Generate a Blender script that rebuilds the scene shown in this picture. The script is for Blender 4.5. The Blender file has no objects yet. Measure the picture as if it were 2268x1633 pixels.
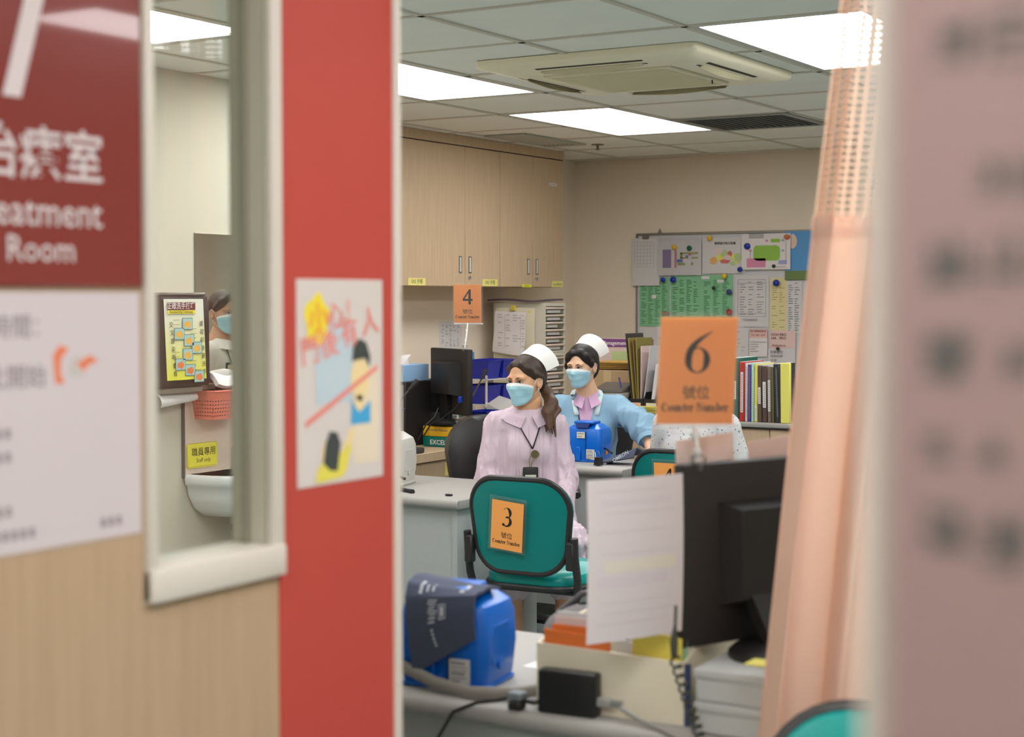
import bpy, bmesh, math, random
import numpy as np
from mathutils import Vector, Matrix

random.seed(7)
rng = np.random.default_rng(7)
scene = bpy.context.scene
COL = scene.collection
PI = math.pi

# ------------------------------------------------------------------ camera
cam_data = bpy.data.cameras.new('camera')
cam_data.sensor_width = 36.0
cam_data.lens = 36.0 * 3550.0 / 2268.0
cam_data.clip_start = 0.05
cam_data.dof.use_dof = True
cam_data.dof.focus_distance = 7.4
cam_data.dof.aperture_fstop = 4.0
camera = bpy.data.objects.new('camera', cam_data)
camera.location = (0.0, 0.0, 1.55)
camera.rotation_euler = (math.radians(90 - 2.55), 0.0, math.radians(31.5))
COL.objects.link(camera)
scene.camera = camera

# ------------------------------------------------------------------ world, exposure
world = bpy.data.worlds.new('world')
world.use_nodes = True
world.node_tree.nodes['Background'].inputs[0].default_value = (1.0, 0.96, 0.92, 1)
world.node_tree.nodes['Background'].inputs[1].default_value = 0.0
scene.world = world
scene.view_settings.view_transform = 'Standard'
scene.view_settings.look = 'None'
scene.view_settings.gamma = 1.0
scene.view_settings.use_curve_mapping = False
scene.view_settings.exposure = 0.42
LIGHT_L = 7.2            # radiance of the fluorescent diffusers
LIGHT_C = (1.0, 0.99, 0.985)

# ------------------------------------------------------------------ materials
def S(r, g, b, k=1.0):
    def f(c):
        c /= 255.0
        return (c / 12.92 if c <= 0.04045 else ((c + 0.055) / 1.055) ** 2.4) * k
    return (min(f(r), .95), min(f(g), .95), min(f(b), .95))

MATS = {}
def mat(name, col, rough=0.6, metal=0.0, spec=0.4, var=0.0, vscale=6.0, bump=0.0, bscale=60.0, stretch=None,
        coat=0.0, sss=0.0, emit=None, es=0.0, sheen=0.0):
    if name in MATS:
        return MATS[name]
    m = bpy.data.materials.new(name)
    m.use_nodes = True
    nt = m.node_tree
    b = nt.nodes['Principled BSDF']
    b.inputs['Base Color'].default_value = (*col, 1)
    b.inputs['Roughness'].default_value = rough
    b.inputs['Metallic'].default_value = metal
    b.inputs['Specular IOR Level'].default_value = spec
    if coat:
        b.inputs['Coat Weight'].default_value = coat
        b.inputs['Coat Roughness'].default_value = 0.04
    if sss:
        b.inputs['Subsurface Weight'].default_value = sss
        b.inputs['Subsurface Radius'].default_value = (0.012, 0.005, 0.003)
    if sheen:
        b.inputs['Sheen Weight'].default_value = sheen
    if emit:
        b.inputs['Emission Color'].default_value = (*emit, 1)
        b.inputs['Emission Strength'].default_value = es
    m.diffuse_color = (*col, 1)
    if var or bump:
        tc = nt.nodes.new('ShaderNodeTexCoord')
        mp = nt.nodes.new('ShaderNodeMapping')
        nt.links.new(tc.outputs['Object'], mp.inputs['Vector'])
        if stretch:
            mp.inputs['Scale'].default_value = stretch
    if var:
        n = nt.nodes.new('ShaderNodeTexNoise')
        n.inputs['Scale'].default_value = vscale
        n.inputs['Detail'].default_value = 4
        nt.links.new(mp.outputs[0], n.inputs['Vector'])
        r = nt.nodes.new('ShaderNodeValToRGB')
        r.color_ramp.elements[0].position = 0.3
        r.color_ramp.elements[1].position = 0.7
        r.color_ramp.elements[0].color = (*[c * (1 - var) for c in col], 1)
        r.color_ramp.elements[1].color = (*[min(c * (1 + var), .97) for c in col], 1)
        nt.links.new(n.outputs['Fac'], r.inputs['Fac'])
        nt.links.new(r.outputs['Color'], b.inputs['Base Color'])
    if bump:
        n2 = nt.nodes.new('ShaderNodeTexNoise')
        n2.inputs['Scale'].default_value = bscale
        n2.inputs['Detail'].default_value = 3
        nt.links.new(mp.outputs[0], n2.inputs['Vector'])
        bp = nt.nodes.new('ShaderNodeBump')
        bp.inputs['Strength'].default_value = bump
        bp.inputs['Distance'].default_value = 0.01
        nt.links.new(n2.outputs['Fac'], bp.inputs['Height'])
        nt.links.new(bp.outputs['Normal'], b.inputs['Normal'])
    MATS[name] = m
    return m

def wood(name, col, dark=0.8, scale=(9, 9, 0.55), rough=0.45):
    if name in MATS:
        return MATS[name]
    m = bpy.data.materials.new(name)
    m.use_nodes = True
    nt = m.node_tree
    b = nt.nodes['Principled BSDF']
    b.inputs['Roughness'].default_value = rough
    tc = nt.nodes.new('ShaderNodeTexCoord'); mp = nt.nodes.new('ShaderNodeMapping')
    mp.inputs['Scale'].default_value = scale
    nt.links.new(tc.outputs['Object'], mp.inputs['Vector'])
    n = nt.nodes.new('ShaderNodeTexNoise'); n.inputs['Scale'].default_value = 6; n.inputs['Detail'].default_value = 6
    n.inputs['Roughness'].default_value = 0.6
    nt.links.new(mp.outputs[0], n.inputs['Vector'])
    r = nt.nodes.new('ShaderNodeValToRGB')
    r.color_ramp.elements[0].position = 0.32; r.color_ramp.elements[1].position = 0.66
    r.color_ramp.elements[0].color = (col[0] * dark, col[1] * dark * .98, col[2] * dark * .96, 1)
    r.color_ramp.elements[1].color = (*col, 1)
    nt.links.new(n.outputs['Fac'], r.inputs['Fac'])
    nt.links.new(r.outputs['Color'], b.inputs['Base Color'])
    m.diffuse_color = (*col, 1)
    MATS[name] = m
    return m

def clear(name, tint=(1, 1, 1), refl=0.06, rough=0.03, fres=True, alpha=0.0, col=(1, 1, 1)):
    """thin clear sheet: see-through with a mirror-like sheen (alpha adds a milky film)"""
    if name in MATS:
        return MATS[name]
    m = bpy.data.materials.new(name)
    m.use_nodes = True
    nt = m.node_tree
    nt.nodes.clear()
    out = nt.nodes.new('ShaderNodeOutputMaterial')
    t = nt.nodes.new('ShaderNodeBsdfTransparent'); t.inputs[0].default_value = (*tint, 1)
    g = nt.nodes.new('ShaderNodeBsdfGlossy'); g.inputs['Roughness'].default_value = rough
    mx = nt.nodes.new('ShaderNodeMixShader')
    last = t
    if alpha:
        d = nt.nodes.new('ShaderNodeBsdfDiffuse'); d.inputs[0].default_value = (*col, 1)
        m2 = nt.nodes.new('ShaderNodeMixShader'); m2.inputs[0].default_value = alpha
        nt.links.new(t.outputs[0], m2.inputs[1]); nt.links.new(d.outputs[0], m2.inputs[2])
        last = m2
    if fres:
        f = nt.nodes.new('ShaderNodeFresnel'); f.inputs[0].default_value = 1.45
        nt.links.new(f.outputs[0], mx.inputs[0])
    else:
        mx.inputs[0].default_value = refl
    nt.links.new(last.outputs[0], mx.inputs[1]); nt.links.new(g.outputs[0], mx.inputs[2])
    nt.links.new(mx.outputs[0], out.inputs[0])
    MATS[name] = m
    return m

# ------------------------------------------------------------------ mesh builder
class MB:
    def __init__(self):
        self.v = []; self.f = []; self.mi = []; self.cur = 0; self.xf = None
    def add(self, vs, fs):
        o = len(self.v)
        if self.xf is not None:
            vs = [tuple(self.xf @ Vector(p)) for p in vs]
        self.v += [tuple(p) for p in vs]
        self.f += [tuple(i + o for i in f) for f in fs]
        self.mi += [self.cur] * len(fs)
        return self
    def m(self, i):
        self.cur = i; return self
    def at(self, loc=(0, 0, 0), rz=0.0, rx=0.0, ry=0.0):
        self.xf = Matrix.Translation(loc) @ Matrix.Rotation(rz, 4, 'Z') @ Matrix.Rotation(ry, 4, 'Y') @ Matrix.Rotation(rx, 4, 'X')
        return self
    def frame(self, M):
        self.xf = M; return self
    def box(self, a, b):
        x0, y0, z0 = a; x1, y1, z1 = b
        return self.add([(x0, y0, z0), (x1, y0, z0), (x1, y1, z0), (x0, y1, z0), (x0, y0, z1), (x1, y0, z1), (x1, y1, z1), (x0, y1, z1)],
                        [(0, 3, 2, 1), (4, 5, 6, 7), (0, 1, 5, 4), (1, 2, 6, 5), (2, 3, 7, 6), (3, 0, 4, 7)])
    def rbox(self, a, b, r=0.005, seg=2):
        bm = bmesh.new()
        bmesh.ops.create_cube(bm, size=1.0)
        for v in bm.verts:
            v.co = Vector([(a[i] + b[i]) / 2 + v.co[i] * (b[i] - a[i]) for i in range(3)])
        bmesh.ops.bevel(bm, geom=bm.edges[:], offset=r, segments=seg, profile=0.5, affect='EDGES')
        bm.verts.index_update()
        self.add([v.co[:] for v in bm.verts], [[v.index for v in f.verts] for f in bm.faces])
        bm.free()
        return self
    def hexa(self, p):
        """8 corners: bottom loop 0-3, top loop 4-7"""
        return self.add(p, [(0, 3, 2, 1), (4, 5, 6, 7), (0, 1, 5, 4), (1, 2, 6, 5), (2, 3, 7, 6), (3, 0, 4, 7)])
    def cyl(self, p0, p1, r0, r1=None, n=16, caps=True):
        r1 = r0 if r1 is None else r1
        p0 = Vector(p0); p1 = Vector(p1); d = (p1 - p0).normalized()
        u = d.orthogonal().normalized(); w = d.cross(u)
        vs = []
        for p, r in ((p0, r0), (p1, r1)):
            for k in range(n):
                a = 2 * PI * k / n
                vs.append(p + u * (r * math.cos(a)) + w * (r * math.sin(a)))
        fs = [(k, (k + 1) % n, n + (k + 1) % n, n + k) for k in range(n)]
        if caps:
            fs += [tuple(range(n - 1, -1, -1)), tuple(range(n, 2 * n))]
        return self.add(vs, fs)
    def tube(self, pts, r, n=8, closed=False, flat=None):
        pts = [Vector(p) for p in pts]; N = len(pts)
        rr = r if isinstance(r, (list, tuple)) else [r] * N
        t0 = (pts[1] - pts[0]).normalized()
        u = t0.orthogonal().normalized()
        if flat is not None:
            u = Vector(flat); u = (u - t0 * u.dot(t0)).normalized()
        vs = []
        for i, p in enumerate(pts):
            a = pts[i - 1] if (i > 0 or closed) else pts[i]
            b = pts[(i + 1) % N] if (i < N - 1 or closed) else pts[i]
            t = (b - a).normalized()
            u = (u - t * u.dot(t))
            u = u.normalized() if u.length > 1e-6 else t.orthogonal().normalized()
            w = t.cross(u)
            ri = rr[i]
            ra, rb = ri if isinstance(ri, (list, tuple)) else (ri, ri)
            for k in range(n):
                an = 2 * PI * k / n
                vs.append(p + u * (ra * math.cos(an)) + w * (rb * math.sin(an)))
        fs = []
        for i in range(N if closed else N - 1):
            for k in range(n):
                a = i * n + k; b = i * n + (k + 1) % n
                c = ((i + 1) % N) * n + (k + 1) % n; d = ((i + 1) % N) * n + k
                fs.append((a, b, c, d))
        if not closed:
            fs += [tuple(range(n - 1, -1, -1)), tuple(range((N - 1) * n, N * n))]
        return self.add(vs, fs)
    def lathe(self, prof, c=(0, 0, 0), n=24):
        vs = []; fs = []
        for r, z in prof:
            for k in range(n):
                a = 2 * PI * k / n
                vs.append((c[0] + r * math.cos(a), c[1] + r * math.sin(a), c[2] + z))
        for i in range(len(prof) - 1):
            for k in range(n):
                fs.append((i * n + k, i * n + (k + 1) % n, (i + 1) * n + (k + 1) % n, (i + 1) * n + k))
        fs += [tuple(range(n - 1, -1, -1)), tuple(range((len(prof) - 1) * n, len(prof) * n))]
        return self.add(vs, fs)
    def ell(self, c, r, nu=16, nv=10):
        vs = [(c[0], c[1], c[2] - r[2])]; fs = []
        for j in range(1, nv):
            th = PI * j / nv - PI / 2
            for k in range(nu):
                a = 2 * PI * k / nu
                vs.append((c[0] + r[0] * math.cos(th) * math.cos(a), c[1] + r[1] * math.cos(th) * math.sin(a), c[2] + r[2] * math.sin(th)))
        vs.append((c[0], c[1], c[2] + r[2]))
        for k in range(nu):
            fs.append((0, 1 + (k + 1) % nu, 1 + k))
            for j in range(nv - 2):
                a = 1 + j * nu + k; b = 1 + j * nu + (k + 1) % nu
                fs.append((a, b, b + nu, a + nu))
            L = 1 + (nv - 2) * nu
            fs.append((L + k, L + (k + 1) % nu, len(vs) - 1))
        return self.add(vs, fs)
    def prism(self, poly, z0, z1, axis='z'):
        """extrude a 2D outline; axis z: (x,y)->z ; y: (x,z)->y ; x: (y,z)->x"""
        def P(p, t):
            return {'z': (p[0], p[1], t), 'y': (p[0], t, p[1]), 'x': (t, p[0], p[1])}[axis]
        n = len(poly)
        vs = [P(p, z0) for p in poly] + [P(p, z1) for p in poly]
        fs = [tuple(range(n - 1, -1, -1)), tuple(range(n, 2 * n))] + [(k, (k + 1) % n, n + (k + 1) % n, n + k) for k in range(n)]
        return self.add(vs, fs)
    def grid(self, fn, nu, nv, thick=0.0):
        P = [[Vector(fn(i / nu, j / nv)) for i in range(nu + 1)] for j in range(nv + 1)]
        W = nu + 1
        vs = [p for row in P for p in row]
        fs = [(j * W + i, j * W + i + 1, (j + 1) * W + i + 1, (j + 1) * W + i) for j in range(nv) for i in range(nu)]
        if thick:
            nor = []
            for j in range(nv + 1):
                for i in range(nu + 1):
                    a = P[j][min(i + 1, nu)] - P[j][max(i - 1, 0)]
                    b = P[min(j + 1, nv)][i] - P[max(j - 1, 0)][i]
                    q = a.cross(b)
                    nor.append(q.normalized() if q.length > 1e-12 else Vector((0, 0, 1)))
            N = len(vs)
            vs = vs + [p - q * thick for p, q in zip(vs, nor)]
            fs = fs + [tuple(N + k for k in reversed(f)) for f in fs]
            ring = [i for i in range(W)] + [j * W + nu for j in range(1, nv + 1)] + [nv * W + i for i in range(nu - 1, -1, -1)] + [j * W for j in range(nv - 1, 0, -1)]
            for k in range(len(ring)):
                a, b = ring[k], ring[(k + 1) % len(ring)]
                fs.append((b, a, N + a, N + b))
        return self.add(vs, fs)
    def text(self, s, size, M, center=True, squeeze=1.0, bold=0.0):
        """flat lettering; M maps x right / y up / z off the surface"""
        vs, fs, w = text_geo(s, size, bold)
        ox = -w / 2 if center else 0.0
        return self.add([tuple(M @ Vector(((x + ox) * squeeze, y, 0))) for x, y in vs], fs)
    def flat(self, poly, M, z=0.0):
        return self.add([tuple(M @ Vector((x, y, z))) for x, y in poly], [tuple(range(len(poly)))])
    def rect(self, x0, y0, x1, y1, M, z=0.0):
        return self.flat([(x0, y0), (x1, y0), (x1, y1), (x0, y1)], M, z)
    def build(self, name, mats, parent=None, smooth=40, flip=False):
        me = bpy.data.meshes.new(name)
        me.from_pydata(self.v, [], self.f)
        for mm in (mats if isinstance(mats, (list, tuple)) else [mats]):
            me.materials.append(mm)
        if any(self.mi):
            me.polygons.foreach_set('material_index', self.mi)
        if smooth:
            me.polygons.foreach_set('use_smooth', [True] * len(me.polygons))
            try:
                me.set_sharp_from_angle(angle=math.radians(smooth))
            except Exception:
                pass
        me.update()
        o = bpy.data.objects.new(name, me)
        COL.objects.link(o)
        if parent is not None:
            o.parent = parent
        return o

_tc = {}
def text_geo(s, size, bold=0.0):
    key = (s, bold)
    if key not in _tc:
        c = bpy.data.curves.new('lettering', 'FONT')
        c.body = s; c.size = 1.0; c.resolution_u = 2
        c.offset = bold
        o = bpy.data.objects.new('lettering', c)
        COL.objects.link(o)
        dg = bpy.context.evaluated_depsgraph_get()
        me = o.evaluated_get(dg).to_mesh()
        vs = [(v.co.x, v.co.y) for v in me.vertices]
        fs = [tuple(p.vertices) for p in me.polygons]
        o.evaluated_get(dg).to_mesh_clear()
        bpy.data.objects.remove(o); bpy.data.curves.remove(c)
        _tc[key] = (vs, fs, (max(v[0] for v in vs) + min(v[0] for v in vs)) if vs else 0)
    vs, fs, w = _tc[key]
    return [(x * size, y * size) for x, y in vs], fs, w * size

def tag(o, label=None, cat=None, group=None, kind=None):
    if label: o['label'] = label
    if cat: o['category'] = cat
    if group: o['group'] = group
    if kind: o['kind'] = kind
    return o
def thing(name, label, cat, loc=(0, 0, 0), rz=0.0, group=None):
    o = bpy.data.objects.new(name, None)
    o.empty_display_size = 0.1
    o.location = loc; o.rotation_euler = (0, 0, rz)
    COL.objects.link(o)
    return tag(o, label, cat, group)
def copy_tree(o, parent=None):
    c = o.copy(); COL.objects.link(c)
    if parent is not None: c.parent = parent
    for ch in list(o.children):
        copy_tree(ch, c)
    return c
def struct(o):
    o['kind'] = 'structure'; return o

def fr(o, x, z, n=None):
    """frame: origin, x direction (text right), y direction (text up)"""
    x = Vector(x).normalized(); y = Vector(z).normalized(); w = x.cross(y)
    M = Matrix(((x.x, y.x, w.x, o[0]), (x.y, y.y, w.y, o[1]), (x.z, y.z, w.z, o[2]), (0, 0, 0, 1)))
    return M

# common colours
WHITE = mat('white_paint', S(226, 222, 214), 0.5)
CREAM = mat('cream_wall_paint', S(231, 218, 198), 0.7, var=0.02, vscale=2)
CREAM2 = mat('pale_wall_paint', S(206, 200, 182), 0.7, var=0.02, vscale=2)
TRIM = mat('offwhite_trim', S(216, 208, 197), 0.45)
TILE = mat('ceiling_tile_board', S(238, 239, 232), 0.9, var=0.02, vscale=3, bump=0.1, bscale=120)
TBAR = mat('ceiling_bar_paint', S(206, 202, 188), 0.6)
DARKGAP = mat('dark_gap', S(40, 36, 30), 0.9)
GREYDESK = mat('grey_laminate', S(168, 171, 170), 0.5, var=0.02, vscale=40)
DESKEDGE = mat('desk_edge_laminate', S(158, 155, 150), 0.4)
MAPLE = wood('maple_laminate', S(204, 178, 146), .88)
MAPLE2 = wood('door_laminate', S(188, 161, 131), .90, scale=(7, 7, .4))
BLACK = mat('black_plastic', S(34, 32, 32), 0.45)
BLACKM = mat('matt_black_plastic', S(40, 36, 35), 0.6, bump=.05, bscale=300)
DKGREY = mat('dark_grey_plastic', S(70, 68, 68), 0.5)
PAPER = mat('white_paper', S(226, 220, 218), 0.8)
PAPER2 = mat('greyish_paper', S(212, 209, 208), 0.8)
INK = mat('black_ink', S(40, 36, 36), 0.8)
INKG = mat('grey_ink', S(128, 126, 128), 0.8)
ORANGE = mat('orange_card', S(250, 168, 88), 0.6)
CHROME = mat('chrome', S(205, 205, 205), 0.2, metal=1.0)
YELLOW = mat('yellow_label', S(226, 216, 110), 0.6)
PLCLEAR = clear('clear_plastic', alpha=0.10, col=(.85, .85, .85))
SLEEVE = clear('clear_sleeve', fres=True, rough=0.05, alpha=0.06, col=(.9, .9, .9))
# ================================================================== the setting
CEIL = 2.55
ZB = 0.004
FLOORM = mat('grey_green_vinyl', S(128, 142, 140), 0.35, var=0.05, vscale=14)
struct(MB().box((-6.2, -1.7, -0.05), (2.8, 10.6, 0.0)).build('floor', FLOORM))

ceil = struct(MB().box((-6.2, -1.7, CEIL + .03), (2.8, 10.6, CEIL + .10)).build('ceiling', TBAR))
XB = [-5.80, -5.37, -4.67, -3.97, -3.27, -2.57, -1.87, -1.17, -.47, .23, .93, 1.63, 2.33, 2.6]
YB = [-1.5] + [round(4.72 + .69 * k, 3) for k in range(-8, 9)] + [10.35]
LIGHT_CELLS = [(2, 7.48), (2, 5.41), (5, 5.41), (2, 3.34), (5, 3.34), (5, 7.48), (2, 1.27), (7, -.80), (8, -1.49), (8, 5.41), (8, 1.27), (11, 3.79), (9, 1.27), (6, 2.65)]  # cells near the viewer and front desk are unseen panels added for brightness
def cell_of(x, y):
    i = max(k for k in range(len(XB)) if XB[k] <= x + 1e-6); j = max(k for k in range(len(YB)) if YB[k] <= y + 1e-6)
    return i, j
skip = set()
light_pos = []
for i, y0 in LIGHT_CELLS:
    x0, x1 = XB[i], XB[i + 1]
    if (i, y0) == (11, 3.79):
        x0, x1 = 1.20, 1.90
    light_pos.append((x0, x1, y0, y0 + 1.38))
for j in range(len(YB) - 1):
    for i in range(len(XB) - 1):
        cx, cy = (XB[i] + XB[i + 1]) / 2, (YB[j] + YB[j + 1]) / 2
        for x0, x1, y0, y1 in light_pos:
            if x0 < cx < x1 and y0 < cy < y1: skip.add((i, j))
        if -3.97 < cx < -3.27 and 8.17 < cy < 8.86: skip.add((i, j))
def in_view(x, y):
    lat = .8526 * x + .5225 * y; dep = -.5225 * x + .8526 * y
    if dep < 3.0: return False
    px = 1134 + 3550 * lat / dep; py = 658 - 3550 * 1.0 / dep
    return 300 < px < 1900 and py > -90
tile_mesh = {}
rest = MB()
for j in range(len(YB) - 1):
    for i in range(len(XB) - 1):
        if (i, j) in skip: continue
        w, d = XB[i + 1] - XB[i], YB[j + 1] - YB[j]
        cx, cy = (XB[i] + XB[i + 1]) / 2, (YB[j] + YB[j + 1]) / 2
        if any(in_view(cx + sx * w / 2, cy + sy * d / 2) for sx in (-1, 0, 1) for sy in (-1, 0, 1)):
            key = (round(w, 3), round(d, 3))
            if key not in tile_mesh:
                o = MB().rbox((-w / 2 + .009, -d / 2 + .009, 0), (w / 2 - .009, d / 2 - .009, .018), .003, 1).build('ceiling_tile', TILE, ceil)
                tile_mesh[key] = o.data
            else:
                o = bpy.data.objects.new('ceiling_tile', tile_mesh[key]); COL.objects.link(o); o.parent = ceil
            o.location = (cx, cy, CEIL + random.uniform(-.0015, .0015))
            o.rotation_euler = (random.uniform(-.0015, .0015), random.uniform(-.0015, .0015), 0)
        else:
            rest.box((XB[i] + .009, YB[j] + .009, CEIL), (XB[i + 1] - .009, YB[j + 1] - .009, CEIL + .018))
tag(rest.build('ceiling_tile_field', TILE, ceil, 0), kind='stuff')
bars = MB()
def covered(x, y):
    return any(a + .05 < x < b - .05 and c + .05 < y < d - .05 for a, b, c, d in light_pos)
for x in XB[1:-1]:
    for j in range(len(YB) - 1):
        if not covered(x, (YB[j] + YB[j + 1]) / 2):
            bars.box((x - .013, YB[j] - .013, CEIL - .006), (x + .013, YB[j + 1] + .013, CEIL + .006))
for y in YB[1:-1]:
    for i in range(len(XB) - 1):
        if not covered((XB[i] + XB[i + 1]) / 2, y):
            bars.box((XB[i] + .013, y - .013, CEIL - .005), (XB[i + 1] - .013, y + .013, CEIL + .005))
bars.build('ceiling_grid', TBAR, ceil, 0)

# walls
struct(MB().box((-5.95, 10.35, 0), (2.8, 10.45, CEIL + .03)).build('wall_back', CREAM))
struct(MB().box((-5.92, 6.35, 0), (-5.80, 10.35, CEIL + .03)).box((-5.92, 6.25, 0), (-4.99, 6.35, CEIL + .03))
       .build('wall_left', CREAM))
struct(MB().box((-5.12, -1.6, 0), (-4.99, 6.25, CEIL + .03)).build('wall_alcove', CREAM2))
struct(MB().box((2.6, -1.6, 0), (2.7, 10.35, CEIL + .03)).build('wall_far_right', CREAM2))
struct(MB().box((-4.99, -1.6, 0), (2.6, -1.5, CEIL + .03)).build('wall_front', CREAM2))
struct(MB().rbox((-.192, .55, 0), (2.6, .64, CEIL + .02), .004, 2).build('wall_right', mat('grey_white_wall', S(196, 190, 182), .6)))

# partition wall with the glazed slot, X = -1.454 faces the corridor
XP, XI = -1.454, -1.527
part = MB()
part.box((XI, -1.5, 0), (XP, 1.482, CEIL + .02))                      # laminate left of the window
part.box((XI, 1.482, 0), (XP, 1.743, 1.166))                          # below
part.box((XI, 1.482, 2.26), (XP, 1.743, CEIL + .02))                  # above
struct(part.build('wall_partition', MAPLE2, None, 0))
REDP = mat('red_laminate', S(190, 74, 66), 0.42, var=.03, vscale=1.2)
struct(MB().box((XI, 1.743, 0), (XP + .002, 2.016, CEIL + .02)).build('trim_1', REDP, None, 0))
struct(MB().rbox((XI - .006, 2.016, 0), (XP + .008, 2.034, CEIL + .02), .004, 2).build('trim_2', TRIM))
win = struct(MB().rbox((XI + .004, 1.481, 1.160), (XP + .010, 1.497, 2.30), .003, 2)
             .rbox((XP - .004, 1.722, 1.160), (XP + .010, 1.746, 2.30), .003, 2)
             .rbox((XI + .004, 1.481, 1.160), (XP + .014, 1.746, 1.204), .004, 2)
             .rbox((XI + .004, 1.481, 2.255), (XP + .010, 1.746, 2.30), .003, 2)
             .build('window_1', TRIM))
MB().box((-1.496, 1.497, 1.204), (-1.490, 1.722, 2.255)).build('pane', clear('window_glass', tint=(.985, 1, .985), fres=False, refl=.07, rough=.01), win, 0)
MB().rbox((XI + .004, 1.7225, 1.165), (XP - .005, 1.744, 2.295), .001, 1).build('reveal', mat('reveal_grey_green', S(188, 184, 166), .6), win)
MB().rbox((-1.500, 1.716, 1.204), (-1.486, 1.722, 2.255), .001, 1).rbox((-1.500, 1.497, 1.204), (-1.486, 1.503, 2.255), .001, 1).build('glazing_bead', mat('grey_bead', S(150, 148, 130), .6), win)

# ================================================================== ceiling fittings
DIFF = mat('lit_diffuser', (.9, .9, .9), .6, emit=LIGHT_C, es=LIGHT_L)
LFRAME = mat('light_frame_paint', S(196, 195, 190), .5)
LL = ['white fluorescent ceiling panel before the sprinkler, farthest of the lit panels', 'white fluorescent ceiling panel cut off by the red column beside the air conditioner',
      'white fluorescent ceiling panel partly behind the mesh of the peach curtain', 'white fluorescent ceiling panel seen through the narrow window in the partition',
      'fluorescent ceiling panel just above the picture over the grey desks', 'fluorescent ceiling panel hidden behind the peach curtain',
      'fluorescent ceiling panel over the treatment side near the partition', 'added unseen fluorescent panel brightening the corridor before the partition', 'added unseen fluorescent panel behind the viewer, brightening the pink notice',
      'fluorescent ceiling panel right of the curtain, deep in the room', 'added unseen fluorescent panel just right of the peach curtain, brightening the partition', 'fluorescent ceiling panel mirrored in the red door sign', 'added unseen fluorescent panel beside the corridor wall, brightening the curtain and hanging sheet', 'added unseen fluorescent panel brightening the front desk from above']
lm = {}
for k, (x0, x1, y0, y1) in enumerate(light_pos):
    t = thing('ceiling_light', LL[k], 'ceiling light', ((x0 + x1) / 2, (y0 + y1) / 2, CEIL), 0, 'recessed fluorescent panels')
    if not lm:
        w, h = .35, .69
        f = MB()
        for a, b in (((-w + .013, -h + .013), (w - .013, -h + .04)), ((-w + .013, h - .04), (w - .013, h - .013)),
                     ((-w + .013, -h + .04), (-w + .04, h - .04)), ((w - .04, -h + .04), (w - .013, h - .04))):
            f.box((a[0], a[1], -.004), (b[0], b[1], .028))
        lm['frame'] = f.build('light_frame', LFRAME, t, 0)
        d = MB().box((-w + .04, -h + .04, .004), (w - .04, h - .04, .012))
        lm['diffuser'] = d.build('diffuser', DIFF, t, 0)
    else:
        for q in lm.values():
            c = q.copy(); COL.objects.link(c); c.parent = t

# cassette air conditioner
ACM = mat('aged_cream_plastic', S(240, 233, 206), .45)
ACD = mat('aged_grille_plastic', S(222, 215, 186), .55)
ac = thing('air_conditioner', 'yellowed square cassette air conditioner set in the ceiling', 'air conditioner', (-3.20, 6.265, CEIL - .006))
b = MB()
def sq(h, z, r=.03, n=4):
    o = []
    for q, (sx, sy) in enumerate(((1, 1), (-1, 1), (-1, -1), (1, -1))):
        for k in range(n + 1):
            a = PI / 2 * (q + k / n)
            o.append((sx * (h - r) + r * math.cos(a), sy * (h - r) + r * math.sin(a), z))
    return o
rings = [sq(.515, .004), sq(.515, -.018), sq(.505, -.03), sq(.42, -.046), sq(.315, -.05), sq(.31, -.045)]
vs = [p for r in rings for p in r]; n = len(rings[0])
fs = [(i * n + (k + 1) % n, i * n + k, (i + 1) * n + k, (i + 1) * n + (k + 1) % n) for i in range(5) for k in range(n)]
fs += [tuple(range(n)), tuple(reversed(range(5 * n, 6 * n)))]
b.add(vs, fs).build('housing', ACM, ac)
g = MB().rbox((-.30, -.30, -.056), (.30, .30, -.044), .006, 2)
gr = g.build('intake_grille', ACD, ac)
s = MB()
for k in range(28):
    y = -.27 + .02 * k
    s.box((-.27, y, -.0585), (.27, y + .008, -.0555))
s.build('grille_bars', ACD, gr, 0)
SLOT = mat('air_slot_dark', S(58, 52, 38), .7)
for k in range(4):
    fl = MB().at((0, 0, 0), k * PI / 2)
    fl.hexa([(-.25, .395, -.0482), (.25, .395, -.0482), (.25, .455, -.0405), (-.25, .455, -.0405), (-.25, .395, -.045), (.25, .395, -.045), (.25, .455, -.036), (-.25, .455, -.036)])
    q = fl.build('air_slot', SLOT, ac, 0)
    v = MB().at((0, 0, 0), k * PI / 2)
    v.grid(lambda u, w: (-.235 + .47 * u, .405 + .016 * w, -.0545 - .012 * math.sin(PI * u) * (1 - w) + .009 * w), 16, 2, .003)
    v.build('louver', mat('louver_plastic', S(200, 192, 160), .4), q)
MB().cyl((.30, .12, -.058), (.30, .12, -.075), .003, n=6).build('clip', BLACK, ac)

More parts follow.
